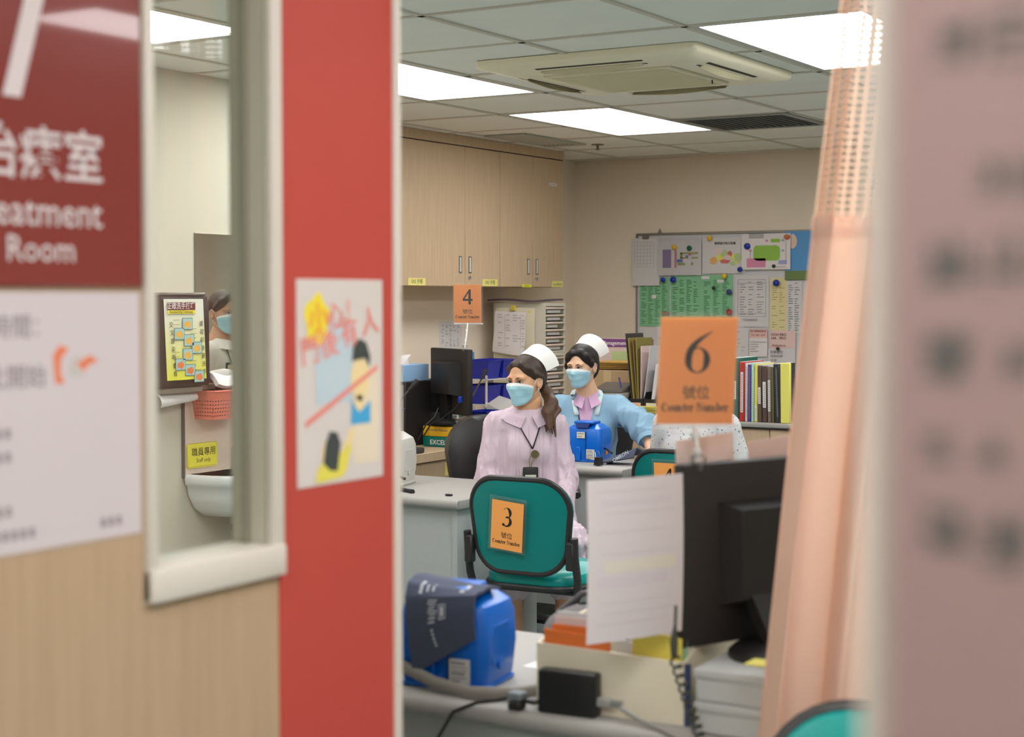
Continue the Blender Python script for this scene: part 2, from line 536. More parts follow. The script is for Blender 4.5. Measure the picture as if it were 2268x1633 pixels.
# slatted vent
vt = thing('ceiling_vent', 'grey slatted air vent in the ceiling beside the peach curtain', 'vent', (-3.62, 8.515, CEIL))
VM = mat('vent_grey', S(150, 152, 148), .5, metal=.2)
f = MB()
for a, c in (((-.345, -.34), (.345, -.30)), ((-.345, .30), (.345, .34)), ((-.345, -.30), (-.30, .30)), ((.30, -.30), (.345, .30))):
    f.box((a[0], a[1], -.012), (c[0], c[1], .0))
f.build('vent_frame', VM, vt, 0)
MB().box((-.31, -.31, .01), (.31, .31, .02)).build('vent_back', mat('vent_dark', S(165, 165, 160), .8), vt, 0)
sl = None
for k in range(14):
    x = -.28 + .043 * k
    if sl is None:
        sl = MB().hexa([(-.004, -.30, -.012), (.0, -.30, -.012), (.0, .30, -.012), (-.004, .30, -.012), (-.022, -.30, .006), (-.018, -.30, .006), (-.018, .30, .006), (-.022, .30, .006)]).build('slat', VM, vt, 0)
        c = sl
    else:
        c = sl.copy(); COL.objects.link(c); c.parent = vt
    c.location = (x, 0, 0)

# flush panel and sprinkler
pn = thing('access_panel', 'flush grey ceiling panel with a row of slots above the wooden cupboards', 'ceiling panel', (-5.21, 8.80, CEIL))
MB().rbox((-.145, -.39, -.012), (.145, .39, 0), .002, 1).build('panel', mat('panel_grey', S(176, 176, 164), .6), pn)
for k in range(7):
    MB().box((-.11 + .033 * k, .27, -.0128), (-.092 + .033 * k, .285, -.0118)).build('slot', DARKGAP, pn, 0)
sp = thing('sprinkler', 'small sprinkler head hanging from the ceiling by the far wall', 'sprinkler', (-5.03, 9.28, CEIL))
MB().lathe([(.0, 0), (.042, 0), (.042, -.006), (.012, -.009), (.0, -.009)], n=18).build('escutcheon', mat('dull_metal', S(130, 120, 104), .4, metal=.7), sp)
MB().cyl((0, 0, -.006), (0, 0, -.035), .009, n=10).cyl((0, 0, -.035), (0, 0, -.038), .015, n=12).build('nozzle', MATS['dull_metal'], sp)
# ================================================================== on the partition (faces +X; text right = +Y)
def wallframe(x, y, z):            # on a wall facing +X
    return fr((x, y, z), (0, 1, 0), (0, 0, 1))
SIGNRED = mat('red_sign_acrylic', S(128, 34, 29), .25, coat=1.0, spec=.5)
LETW = mat('sign_white_vinyl', S(214, 200, 200), .5)
sg = tag(MB().rbox((XP, 1.12, 1.562), (XP + .006, 1.476, 2.12), .002, 1).build('door_sign', SIGNRED),
         'glossy red room sign with a white seven and Treatment Room lettering', 'sign')
t = MB()
F = wallframe(XP + .0066, 1.312, 0)
t.flat([(-.055, 1.779), (-.028, 1.779), (.030, 1.97), (.030, 1.995), (-.075, 1.995), (-.075, 1.97), (.001, 1.97)], F)
t.text('治療室', .066, wallframe(XP + .0066, 1.312, 1.693), bold=.012)
t.text('Treatment', .050, wallframe(XP + .0066, 1.300, 1.634), bold=.004)
t.text('Room', .043, wallframe(XP + .0066, 1.312, 1.592), bold=.004)
t.build('lettering', LETW, sg, 0)

nt = tag(MB().box((XP, 1.058, 1.253), (XP + .0012, 1.474, 1.556)).build('notice_sheet', mat('lilac_white_paper', S(208, 197, 199), .75)),
         'large white notice with grey lettering taped under the red room sign', 'notice')
t = MB()
t.text('服務時間：', .030, wallframe(XP + .0016, 1.245, 1.505), bold=.006)
t.text('由此開始', .030, wallframe(XP + .0016, 1.262, 1.447), bold=.006)
for (y, z, w) in ((1.225, 1.393, .09), (1.225, 1.366, .09), (1.225, 1.303, .09), (1.24, 1.275, .13), (1.42, 1.273, .03)):
    k = 0
    while k < w:
        t.rect(-w / 2 + k, -.006, -w / 2 + k + .008, .006, wallframe(XP + .0016, y, z)); k += .013
t.m(1)
t.flat([(-.010, -.022), (.004, -.022), (-.002, -.010), (-.001, .008), (.012, .020), (-.004, .024), (-.014, .012)], wallframe(XP + .0016, 1.345, 1.469))
t.flat([(.0, -.004), (.022, .006), (.036, -.002), (.020, -.006), (.012, -.014)], wallframe(XP + .0016, 1.368, 1.474))
t.m(2)
t.flat([(-.012, -.012), (.008, -.014), (.018, .002), (.006, .014), (-.010, .006)], wallframe(XP + .0015, 1.368, 1.467))
t.build('printing', [mat('notice_ink', S(150, 138, 142), .8), mat('notice_orange', S(226, 128, 92), .8), mat('notice_grey', S(196, 190, 186), .8)], nt, 0)

# hand-drawn poster on the red column
ps = tag(MB().rbox((XP + .002, 1.782, 1.276), (XP + .0035, 1.988, 1.576), .0005, 1).build('poster', mat('laminated_paper', S(216, 208, 203), .35)),
         'hand-drawn coloured warning poster on the red column', 'poster')
P0 = lambda z=0.0: fr((XP + .0040 + z, 1.885, 1.426), (0, 1, 0), (0, 0, 1))
pm = [mat('poster_yellow', S(240, 218, 60), .8), mat('poster_red', S(232, 136, 124), .8), mat('poster_black', S(66, 72, 70), .8), mat('poster_skin', S(238, 214, 160), .8),
      mat('poster_blue', S(70, 166, 216), .8), mat('poster_paleblue', S(190, 206, 214), .8), mat('poster_cream', S(230, 216, 190), .8), mat('poster_yellow2', S(228, 216, 90), .8), mat('poster_orange', S(238, 150, 60), .8), mat('poster_pink', S(226, 168, 158), .8)]
t = MB()
def blob(cx, cy, rx, ry, n=20, wob=0.0):
    return [(cx + rx * (1 + wob * math.sin(5 * 2 * PI * k / n)) * math.cos(2 * PI * k / n), cy + ry * (1 + wob * math.sin(5 * 2 * PI * k / n + 1)) * math.sin(2 * PI * k / n)) for k in range(n)]
t.m(6).rect(.028, -.125, .092, .020, P0(.0001))
t.m(5).rect(-.062, -.032, .026, .085, P0(.0001)).flat(blob(-.036, .075, .03, .02), P0(.0002))
t.m(0).flat(blob(-.058, .092, .028, .036, 30, .12), P0(.0003))
t.m(8).text('小', .046, fr((XP + .0045, 1.832, 1.503), (0, .96, .1), (0, -.1, .98)), bold=.02)
t.m(1).text('心', .042, fr((XP + .0045, 1.872, 1.508), (0, .97, .15), (0, -.15, .97)), bold=.02)
t.m(9).text('!', .046, fr((XP + .0045, 1.903, 1.515), (0, 1, .1), (0, -.1, 1)), bold=.02)
t.m(1)
for ch, y, z in (('門', 1.813, 1.457), ('後', 1.857, 1.467), ('有', 1.905, 1.481), ('人', 1.957, 1.497)):
    t.text(ch, .045, fr((XP + .0045, y, z), (0, .98, .16), (0, -.16, .98)), bold=.014)
t.m(3).flat(blob(.044, .002, .022, .034), P0(.0004)).flat(blob(.043, -.038, .010, .016), P0(.0004))
t.m(2).flat([(.024, .028), (.028, .050), (.042, .062), (.060, .056), (.070, .034), (.068, .018), (.058, .032), (.036, .030)], P0(.0006))
t.m(4).flat([(.022, -.066), (.070, -.066), (.070, -.032), (.056, -.040), (.044, -.048), (.034, -.042), (.024, -.028)], P0(.0005))
t.m(1).flat([(-.086, -.064), (-.086, -.055), (.088, .022), (.088, .014)], P0(.0007))
t.m(2).flat([(-.040, -.090), (-.046, -.118), (-.030, -.150 + .02), (-.012, -.132), (-.004, -.092), (-.012, -.075), (-.030, -.072)], P0(.0008))
t.m(3).flat(blob(-.026, -.110, .0225, .030), P0(.0004)).flat([(-.012, -.120), (.020, -.070), (.030, -.072), (.022, -.110)], P0(.0003))
t.m(7).flat([(-.062, -.146), (-.060, -.128), (-.044, -.113), (-.026, -.118), (-.010, -.115), (.004, -.100), (.018, -.092), (.020, -.105), (.010, -.132), (.000, -.142)], P0(.0006))
t.build('drawing', pm, ps, 0)

# ================================================================== pink notice close to the viewer
PINK = mat('pink_paper', S(206, 166, 168), .8)
pk = tag(MB().box((-.180, .5475, 1.30), (.060, .5485, 1.75)).build('pink_notice', PINK), 'blurred pink notice with columns of black characters at the right edge', 'notice')
t = MB()
def strokes(cx, cz, s, seed, dens=7):
    r = random.Random(seed)
    for k in range(dens):
        if r.random() < .55:
            z = cz + r.uniform(-.45, .45) * s; x = cx + r.uniform(-.15, .15) * s; w = r.uniform(.3, .48) * s
            t.box((x - w, .5465, z - .045 * s), (x + w, .5470, z + .045 * s))
        else:
            x = cx + r.uniform(-.35, .35) * s; z = cz + r.uniform(-.15, .15) * s; w = r.uniform(.3, .48) * s
            t.box((x - .045 * s, .5465, z - w), (x + .045 * s, .5470, z + w))
pxx = lambda px: -.2695 + (px - 1400) * (.5475 / 3550) * 1.0
def pt(px, py):
    # point of the notice plane Y = .5465 that the given place of the picture shows
    u = (px - 1134) / 3550.0; v = (py - 816.5) / 3550.0
    cy_, sy_ = math.cos(math.radians(31.5)), math.sin(math.radians(31.5)); cp, sp_ = math.cos(math.radians(2.55)), math.sin(math.radians(2.55))
    fwd = Vector((-sy_ * cp, cy_ * cp, -sp_)); rt = Vector((cy_, sy_, 0)); up = rt.cross(fwd)
    d = fwd + rt * u - up * v
    k = .5465 / d.y
    return k * d.x, 1.55 + k * d.z
for i, (px, py, s, n) in enumerate(((2105, 95, 100, 6), (2235, 80, 110, 6), (2190, 390, 70, 5), (2275, 385, 80, 5), (2098, 585, 105, 11), (2225, 575, 105, 5), (2095, 795, 110, 12), (2260, 800, 80, 5),
                                   (2080, 995, 65, 4), (2195, 1000, 65, 4), (2092, 1170, 100, 8), (2222, 1205, 110, 12))):
    x, z = pt(px, py)
    strokes(x, z, s * .6 / 3550, i, n + 3)
t.build('characters', INK, pk, 0)
MB().box((-.1885, .5462, 1.29), (.066, .5464, 1.76)).build('plastic_sleeve', SLEEVE, pk, 0)

# ================================================================== peach curtain
def mesh_mat():
    m = bpy.data.materials.new('peach_mesh'); m.use_nodes = True
    nt_ = m.node_tree; nt_.nodes.clear()
    out = nt_.nodes.new('ShaderNodeOutputMaterial')
    uv = nt_.nodes.new('ShaderNodeUVMap')
    vm = nt_.nodes.new('ShaderNodeVectorMath'); vm.operation = 'MODULO'; vm.inputs[1].default_value = (1, 1, 1)
    nt_.links.new(uv.outputs[0], vm.inputs[0])
    ds = nt_.nodes.new('ShaderNodeVectorMath'); ds.operation = 'DISTANCE'; ds.inputs[1].default_value = (.5, .5, 0)
    nt_.links.new(vm.outputs[0], ds.inputs[0])
    lt = nt_.nodes.new('ShaderNodeMath'); lt.operation = 'LESS_THAN'; lt.inputs[1].default_value = .34
    nt_.links.new(ds.outputs['Value'], lt.inputs[0])
    d = nt_.nodes.new('ShaderNodeBsdfDiffuse'); d.inputs[0].default_value = (*S(246, 220, 200), 1)
    tl = nt_.nodes.new('ShaderNodeBsdfTranslucent'); tl.inputs[0].default_value = (*S(246, 206, 176), 1)
    a = nt_.nodes.new('ShaderNodeMixShader'); a.inputs[0].default_value = .45
    nt_.links.new(d.outputs[0], a.inputs[1]); nt_.links.new(tl.outputs[0], a.inputs[2])
    tr = nt_.nodes.new('ShaderNodeBsdfTransparent')
    b_ = nt_.nodes.new('ShaderNodeMixShader')
    nt_.links.new(lt.outputs[0], b_.inputs[0]); nt_.links.new(a.outputs[0], b_.inputs[1]); nt_.links.new(tr.outputs[0], b_.inputs[2])
    nt_.links.new(b_.outputs[0], out.inputs[0])
    return m
def cloth_mat(name, c1, c2, tw=.35):
    m = bpy.data.materials.new(name); m.use_nodes = True
    nt_ = m.node_tree; nt_.nodes.clear()
    out = nt_.nodes.new('ShaderNodeOutputMaterial')
    d = nt_.nodes.new('ShaderNodeBsdfDiffuse'); d.inputs[0].default_value = (*c1, 1)
    tl = nt_.nodes.new('ShaderNodeBsdfTranslucent'); tl.inputs[0].default_value = (*c2, 1)
    a = nt_.nodes.new('ShaderNodeMixShader'); a.inputs[0].default_value = tw
    nt_.links.new(d.outputs[0], a.inputs[1]); nt_.links.new(tl.outputs[0], a.inputs[2]); nt_.links.new(a.outputs[0], out.inputs[0])
    return m
cur = thing('curtain', 'peach cubicle curtain with a mesh top hanging in folds', 'curtain', (-.80, 2.58, 0))
def cpath(u, z):
    # u 0..1 along the curtain from its free edge; gathered towards the top
    tz = max(0.0, min(1.0, (2.2 - z) / 1.5))
    x0 = -.140 - .172 * tz
    x1 = .36
    x = x0 + (x1 - x0) * u
    ph = u * 2 * PI * 6.3
    a = .036 + .012 * tz
    y = a * math.sin(ph + .5) + .014 * math.sin(ph * 2.3 + 1 + z * .6) + .010 * math.sin(3 * z + u * 9)
    x += .018 * math.sin(ph * 2 + .4)
    return x, y
def curtain_sheet(name, z0, z1, nv, m):
    nu = 150
    g_ = MB().grid(lambda u, v: (*cpath(u, z0 + (z1 - z0) * v), z0 + (z1 - z0) * v), nu, nv)
    o = g_.build(name, m, cur, 180)
    uv = o.data.uv_layers.new(name='UVMap')
    W = nu + 1
    for p in o.data.polygons:
        for li, vi in zip(p.loop_indices, p.vertices):
            i, j = vi % W, vi // W
            uv.data[li].uv = (i / nu * 1.15 / .0115, j / nv * (z1 - z0) / .0115)
    return o
PEACH = cloth_mat('peach_cloth', S(240, 212, 194), S(244, 196, 166), .3)
curtain_sheet('fabric', .30, 1.668, 24, PEACH)
curtain_sheet('mesh_top', 1.668, 2.49, 14, mesh_mat())
MB().grid(lambda u, v: (cpath(u, 1.66)[0], cpath(u, 1.66)[1] - .002, 1.650 + .036 * v), 150, 1).build('hem_band', PEACH, cur, 180)
MB().box((-.30, -.012, 2.50), (.40, .012, 2.525)).build('rail', mat('rail_alloy', S(200, 200, 198), .35, metal=.6), cur, 0)

# ================================================================== wash corner seen through the window (wall X = -4.99)
WX = -4.99
wf = lambda x, y, z: fr((x, y, z), (0, 1, 0), (0, 0, 1))
mr = thing('mirror', 'frameless wall mirror above the white washbasin', 'mirror', (WX, 5.80, 1.16))
MB().box((.001, -.39, 0), (.006, .40, .677)).build('mirror_glass', mat('mirror_silver', (.78, .78, .74), .02, metal=1.0), mr, 0)
MB().box((.001, -.392, -.002), (.0055, -.389, .679)).build('mirror_edge', mat('mirror_edge_green', S(110, 116, 104), .4), mr, 0)
sb = tag(MB().box((WX, 5.322, .745), (WX + .012, 6.20, 1.155)).build('splashback', mat('pinkish_laminate', S(222, 204, 188), .45)), 'pinkish splashback panel behind the washbasin', 'panel')
MB().box((WX, 5.316, .74), (WX + .016, 5.323, 1.155)).build('edge_strip', mat('edge_strip_grey', S(96, 92, 88), .4), sb, 0)
ss = tag(MB().rbox((WX + .012, 5.335, .782), (WX + .022, 5.530, .892), .008, 1).build('staff_sign', mat('yellow_acrylic', S(230, 222, 70), .35)), 'small yellow Staff only sign on the splashback', 'sign')
MB().text('職員專用', .040, wf(WX + .0225, 5.435, .838), bold=.004).text('Staff only', .026, wf(WX + .0225, 5.435, .806)).build('lettering', INK, ss, 0)

dp = thing('towel_dispenser', 'black paper towel dispenser with a hand washing poster on its front', 'dispenser', (WX, 5.225, 1.16))
DSP = mat('dispenser_smoke', S(46, 40, 38), .3)
b = MB()
pr = [(0, -.004), (.115, .0), (.125, .02), (.122, .36), (.11, .392), (.06, .405), (0, .405)]
b.prism([(x, z) for x, z in pr], -.148, .142, 'y'); b.build('cover', DSP, dp)
MB().rbox((0, -.15, .396), (.105, .144, .410), .004, 1).build('lid', mat('dispenser_lid', S(120, 114, 108), .25), dp)
MB().rbox((0, -.13, -.03), (.10, .125, -.002), .006, 1).build('tray', mat('dispenser_tray', S(150, 142, 132), .4), dp)
MB().grid(lambda u, v: (.06 + .035 * math.sin(v * 2.2) - .02 * u, -.13 + .25 * u, -.022 - (.045 + .02 * (1 - u)) * v), 8, 6, .001).build('paper_towel', PAPER, dp)
po = MB().grid(lambda u, v: (.1275 + .004 * math.sin(PI * u) * (1 - v), -.146 + .018 * (1 - v) + .246 * u, .030 + .352 * v), 6, 8, .0008)
pg = bpy.data.materials.new('poster_gradient'); pg.use_nodes = True
_n = pg.node_tree; _b = _n.nodes['Principled BSDF']; _tc2 = _n.nodes.new('ShaderNodeTexCoord'); _sp = _n.nodes.new('ShaderNodeSeparateXYZ'); _r = _n.nodes.new('ShaderNodeValToRGB')
_n.links.new(_tc2.outputs['Generated'], _sp.inputs[0]); _n.links.new(_sp.outputs['Z'], _r.inputs[0]); _n.links.new(_r.outputs[0], _b.inputs['Base Color'])
_r.color_ramp.elements[0].color = (*S(232, 228, 60), 1); _r.color_ramp.elements[1].color = (*S(232, 230, 214), 1); _r.color_ramp.elements[1].position = .85
pst = po.build('poster', pg, dp)
t = MB()
def PF(y, z, dx=.0): return wf(.1325 + dx, y, z)
t.m(0).rect(-.130, .335, .045, .368, PF(0, 0)).m(1).text('正確洗手技巧', .032, PF(-.045, .341, .0004), bold=.01, squeeze=.9)
t.m(2).rect(-.128, .318, .045, .333, PF(0, 0)).m(3).text('Handwashing Technique', .0165, PF(-.043, .321, .0004), squeeze=.9)
for k, ch in enumerate('交叉感染唔會有'): t.m(3).text(ch, .026, PF(-.100 + .004 * k - .006, .262 - .0355 * k, .0002))
for k, ch in enumerate('護理前後要洗手'): t.m(3).text(ch, .026, PF(.086 + .003 * k - .004, .264 - .0355 * k, .0002))
for k, (y, z) in enumerate(((-.005, .262), (-.056, .219), (.004, .190), (.053, .156), (-.004, .128), (-.050, .086), (.010, .060), (.066, .030))):
    t.m(4).rect(-.032, -.026, .032, .026, PF(y, z + .012, .0002)).m(5).rect(-.0295, -.0235, .0295, .0235, PF(y, z + .012, .0004))
    t.m(6 if k < 5 else 7).flat(blob(0, -.003, .022, .015, 10, .25), PF(y, z + .012, .0006))
t.m(8)
for k in range(14):
    y = random.choice((-.075, .03, .06)); z = .03 + .02 * k
    t.rect(-.02, 0, .02, .0025, PF(y, z, .0001))
t.build('printing', [mat('maroon_print', S(110, 40, 44), .7), PAPER, mat('yellow_print', S(236, 216, 60), .7), INK, mat('teal_print', S(70, 106, 116), .7), mat('aqua_print', S(168, 204, 196), .7), mat('hand_yellow', S(240, 180, 80), .7), mat('hand_orange', S(236, 130, 70), .7), mat('olive_print', S(170, 160, 90), .8)], pst, 0)

bk = thing('wash_basket', 'pink plastic basket hung on the wall over the basin', 'basket', (WX + .012, 5.50, 1.005))
BK = mat('pink_basket_plastic', S(240, 132, 112), .4)
b = MB()
yb, yt, xb, xt, h = .11, .135, .11, .14, .125
def bw(a0, a1, b0, b1, n_, m_):
    """perforated wall between bottom edge a0-a1 and top edge b0-b1"""
    a0, a1, b0, b1 = map(Vector, (a0, a1, b0, b1))
    P_ = lambda u, v: (a0.lerp(a1, u)).lerp(b0.lerp(b1, u), v)
    cu = [i / n_ for i in range(n_ + 1)]
    def q(u0, u1, v0, v1): b.add([P_(u0, v0), P_(u1, v0), P_(u1, v1), P_(u0, v1)], [(0, 1, 2, 3)])
    for i in range(n_):
        w_ = cu[1]
        q(cu[i], cu[i] + w_ * .5, 0, 1)
        for j in range(m_ + 1):
            q(cu[i] + w_ * .5, cu[i + 1], j / (m_ + 1) * .8, j / (m_ + 1) * .8 + .09)
        q(cu[i] + w_ * .5, cu[i + 1], .76, 1)
bw((xb, -yb, 0), (xb, yb, 0), (xt, -yt, h), (xt, yt, h), 14, 5)
bw((0, -yb, 0), (xb, -yb, 0), (0, -yt, h), (xt, -yt, h), 8, 5)
bw((xb, yb, 0), (0, yb, 0), (xt, yt, h), (0, yt, h), 8, 5)
b.box((0, -yb, 0), (.004, yb, h)).box((0, -yb, -.003), (xb, yb, .0))
b.build('basket_body', BK, bk, 0)
MB().tube([(0, -yt, h), (xt, -yt, h), (xt, yt, h), (0, yt, h)], .005, 6).build('rim', BK, bk)
for k, (y, nm, lb) in enumerate(((-.005, 'bottle_cap', 'dark round cap poking out of the pink basket'), (.085, 'bottle_cap', 'second dark cap at the right end of the pink basket'))):
    tb = thing('soap_bottle', lb, 'bottle', (WX + .09, 5.50 + y, 1.008))
    MB().lathe([(.0, 0), (.034, 0), (.036, .01), (.036, .10), (.030, .118)], n=18).build('bottle_body', mat('soap_grey', S(150, 150, 150), .4), tb)
    MB().lathe([(.030, .112), (.038, .116), (.038, .146), (.034, .152), (0, .152)], n=18).build('cap', mat('cap_charcoal', S(72, 68, 70), .45), tb)
pp = thing('towel_pack', 'white pack of paper towels behind the pink basket', 'paper towels', (WX + .03, 5.56, 1.13))
MB().grid(lambda u, v: (.0 + .10 * v, -.16 + .30 * u, .02 + .035 * math.sin(PI * v) + .012 * math.sin(7 * u + 3 * v)), 12, 6, .02).build('towels', PAPER, pp)
MB().box((-.02, -.15, -.003), (.012, .14, .004)).build('wire_shelf', CHROME, pp, 0)

sk = thing('washbasin', 'white ceramic washbasin on the pale wall', 'washbasin', (WX + .013, 5.57, .56))
CER = mat('white_ceramic', S(226, 228, 226), .15, spec=.6)
b = MB()
def oval(hw, d, z, x0=0.0):
    return [(x0, -hw, z)] + [(x0 + d * math.sin(PI * k / 20) ** .75, -hw * math.cos(PI * k / 20), z) for k in range(21)] + [(x0, hw, z)]
levels = [(.13, .20, .0), (.19, .27, .04), (.225, .31, .10), (.235, .325, .145), (.245, .335, .15), (.25, .34, .185), (.245, .335, .195), (.215, .30, .195), (.19, .26, .12), (.08, .12, .05)]
rs = [oval(hw, d, z) for hw, d, z in levels]; n = len(rs[0])
b.add([p for r in rs for p in r], [(i * n + k, i * n + (k + 1) % n, (i + 1) * n + (k + 1) % n, (i + 1) * n + k) for i in range(len(rs) - 1) for k in range(n)] + [tuple(range(n - 1, -1, -1)), tuple(range((len(rs) - 1) * n, len(rs) * n))])
b.build('bowl', CER, sk, 60)
MB().cyl((.06, .03, .0), (.06, .03, -.16), .020, n=14).cyl((.06, .03, -.055), (.06, .03, -.075), .027, n=14).build('trap_pipe', CHROME, sk)
MB().cyl((.06, .03, -.055), (.06, .03, -.08), .0285, n=14).build('clamp', BLACK, sk)
MB().tube([(.06, .03, -.13), (.06, -.03, -.15), (.06, -.10, -.165), (.065, -.16, -.19)], .009, 8).rbox((.05, .01, -.165), (.075, .05, -.13), .006, 1).build('hose', CHROME, sk)
MB().rbox((.045, -.20, -.225), (.085, -.155, -.180), .012, 2).build('plug', mat('grey_white_plastic', S(206, 206, 196), .4), sk)
MB().tube([(.05, .02, .19), (.05, .02, .30), (.09, .02, .33), (.15, .02, .30)], .011, 10).build('tap', CHROME, sk)
bn = thing('waste_bin', 'white rounded bin standing under the washbasin', 'bin', (WX + .20, 5.36, 0))
MB().lathe([(0, 0), (.11, 0), (.13, .02), (.145, .26), (.14, .29), (.09, .318), (0, .325)], n=24).build('bin_body', mat('bin_white', S(216, 216, 208), .4), bn)
MB().lathe([(.146, .255), (.150, .260), (.150, .275), (.143, .28)], n=24).build('bin_rim', mat('bin_white', S(216, 216, 208), .4), bn)
# ================================================================== furniture
def desk(name, label, x0, x1, y0, y1, z, panel_in=.03):
    t = thing(name, label, 'desk', (x0, y0, 0))
    w, d = x1 - x0, y1 - y0
    top = MB()
    prof = [(0, z - .036), (-.008, z - .03), (-.012, z - .018), (-.008, z - .006), (0, z), (d, z), (d, z - .036)]
    top.prism(prof, 0, w, 'x')
    top.build('desk_top', DESKEDGE, t)
    MB().rbox((w - .004, .0, z - .036), (w + .004, d, z - .001), .003, 2).build('end_edge', DESKEDGE, t)
    MB().box((.02, panel_in, .06), (w - .022, panel_in + .02, z - .036)).build('front_panel', GREYDESK, t, 0)
    for x in (.0, w - .045):
        MB().box((x, .02, .0), (x + .025, d - .02, z - .036)).build('end_panel', GREYDESK, t, 0)
    return t
desk('desk', 'grey desk with rounded edge left of the green chair', -4.25, -3.50, 5.305, 5.97, .74)
desk('desk', 'grey desk under the blue monitor of the nurse in blue', -4.10, -3.47, 6.66, 7.13, .74)
desk('desk', 'nearest grey desk carrying the front blood pressure monitor', -2.95, -1.03, 2.655, 3.30, .74)

# wall cupboards: three units of two doors, front X = -5.475
CX = -5.475
LABY = mat('yellow_label_pale', S(232, 222, 132), .6)
LABD = mat('yellow_label_bright', S(226, 226, 60), .5)
def door_label(parent, y, z, w, h, m, s=None, sz=.02):
    o = MB().box((0, y - w / 2, z - h / 2), (.0012, y + w / 2, z + h / 2)).build('label', m, parent, 0)
    if s:
        MB().text(s, sz, fr((.0016, y, z - h * .2), (0, 1, 0), (0, 0, 1))).build('lettering', INK, o, 0)
    return o
HAND = mat('steel_pull', S(150, 148, 140), .35, metal=.8)
units = [('pale wood double wall cupboard cut off by the red column', 7.15), ('pale wood double wall cupboard in the middle of the row', 7.965), ('pale wood double wall cupboard nearest the far corner', 8.787)]
cupdoors = []
for lab, y0 in units:
    t = thing('wall_cupboard', lab, 'cupboard', (CX, y0, 1.615), 0, 'row of wall cupboards')
    w = .41
    MB().box((-.32, .002, .0), (-.020, 2 * w - .002, .872)).build('carcass', MAPLE, t, 0)
    for k in range(2):
        d = MB().rbox((-.019, k * w + .0015, .003), (0, (k + 1) * w - .0015, .868), .0015, 1).build('door', MAPLE, t)
        hy = w - .055 if k == 0 else w + .055
        h = MB().box((-.001, hy - .016, .085), (.003, hy + .016, .19)).build('recessed_pull', HAND, d, 0)
        MB().box((.0012, hy - .008, .093), (.0036, hy + .008, .182)).build('pull_cup', mat('pull_cup_light', S(214, 212, 206), .35), d, 0)
        if k == 1:
            MB().cyl((0, hy - .012, .058), (.012, hy - .012, .058), .010, n=14).build('lock', CHROME, d)
        cupdoors.append(d)
    if y0 < 8:
        door_label(cupdoors[-1], .41 + .29, .027, .18, .044, LABY, 'SXS 手冊', .03)
    elif y0 < 8.5:
        door_label(cupdoors[-2], .41 - .075, .010, .15, .020, LABD, 'Supplies', .014)
        door_label(cupdoors[-1], .41 + .29, .024, .16, .044, LABY, '各類文件資料夾', .022)
    else:
        door_label(cupdoors[-2], .41 - .075, .010, .12, .020, LABD, 'Stationery', .014)
        door_label(cupdoors[-1], .41 + .33, .024, .15, .042, LABY, 'Clinic 物資文具', .018)
        door_label(cupdoors[-1], .41 + .27, .70, .10, .02, PAPER, 'KEEP LOCKED', .011)
fa = tag(MB().rbox((CX - .30, 7.15, 2.489), (CX + .004, 9.612, 2.548), .002, 1).build('cupboard_fascia', MAPLE), 'long wooden fascia between the cupboards and the ceiling', 'fascia')
MB().box((CX - .02, 7.15, 2.4835), (CX - .004, 9.606, 2.4885)).build('shadow_gap', DARKGAP, fa, 0)

# low storage counter along the left wall
t = thing('side_counter', 'low pale wood counter with drawers along the left wall', 'counter', (-4.72, 6.40, 0))
MB().rbox((-1.075, .0, .690), (0.0, 3.90, .74), .003, 1).build('counter_top', MAPLE, t)
for k in range(6):
    y = .04 + .64 * k
    d = MB().rbox((-.045, y + .003, .10), (-.025, y + .637, .683), .0015, 1).build('drawer_front', MAPLE, t)
    MB().box((-.025, y + .30, .64), (-.018, y + .34, .655)).build('pull', CHROME, d, 0)
    if k == 1:
        q = MB().box((-.0248, .66, .60), (-.0236, .80, .67)).build('label', LABY, d, 0)
        MB().text('病人資料', .03, fr((-.0232, .74, .622), (0, 1, 0), (0, 0, 1))).build('lettering', INK, q, 0)
        MB().cyl((-.025, .60, .585), (-.012, .60, .585), .009, n=12).build('lock', CHROME, d)
MB().box((-1.0, .03, .0), (-.05, 3.88, .69)).build('counter_body', MAPLE, t, 0)

# back counter behind the nurses
t = thing('back_counter', 'long pale counter carrying files below the noticeboard', 'counter', (-4.62, 8.06, 0))
MB().rbox((0, 0, .845), (2.6, .62, .872), .006, 2).build('counter_top', DESKEDGE, t)
MB().box((.0, .0, .838), (2.6, .6, .845)).build('shadow_strip', DARKGAP, t, 0)
for k in range(4):
    MB().rbox((.65 * k + .003, .015, .08), (.65 * k + .647, .035, .836), .0015, 1).build('cupboard_door', MAPLE, t)
MB().box((.01, .036, 0), (2.59, .60, .838)).build('counter_body', MAPLE, t, 0)

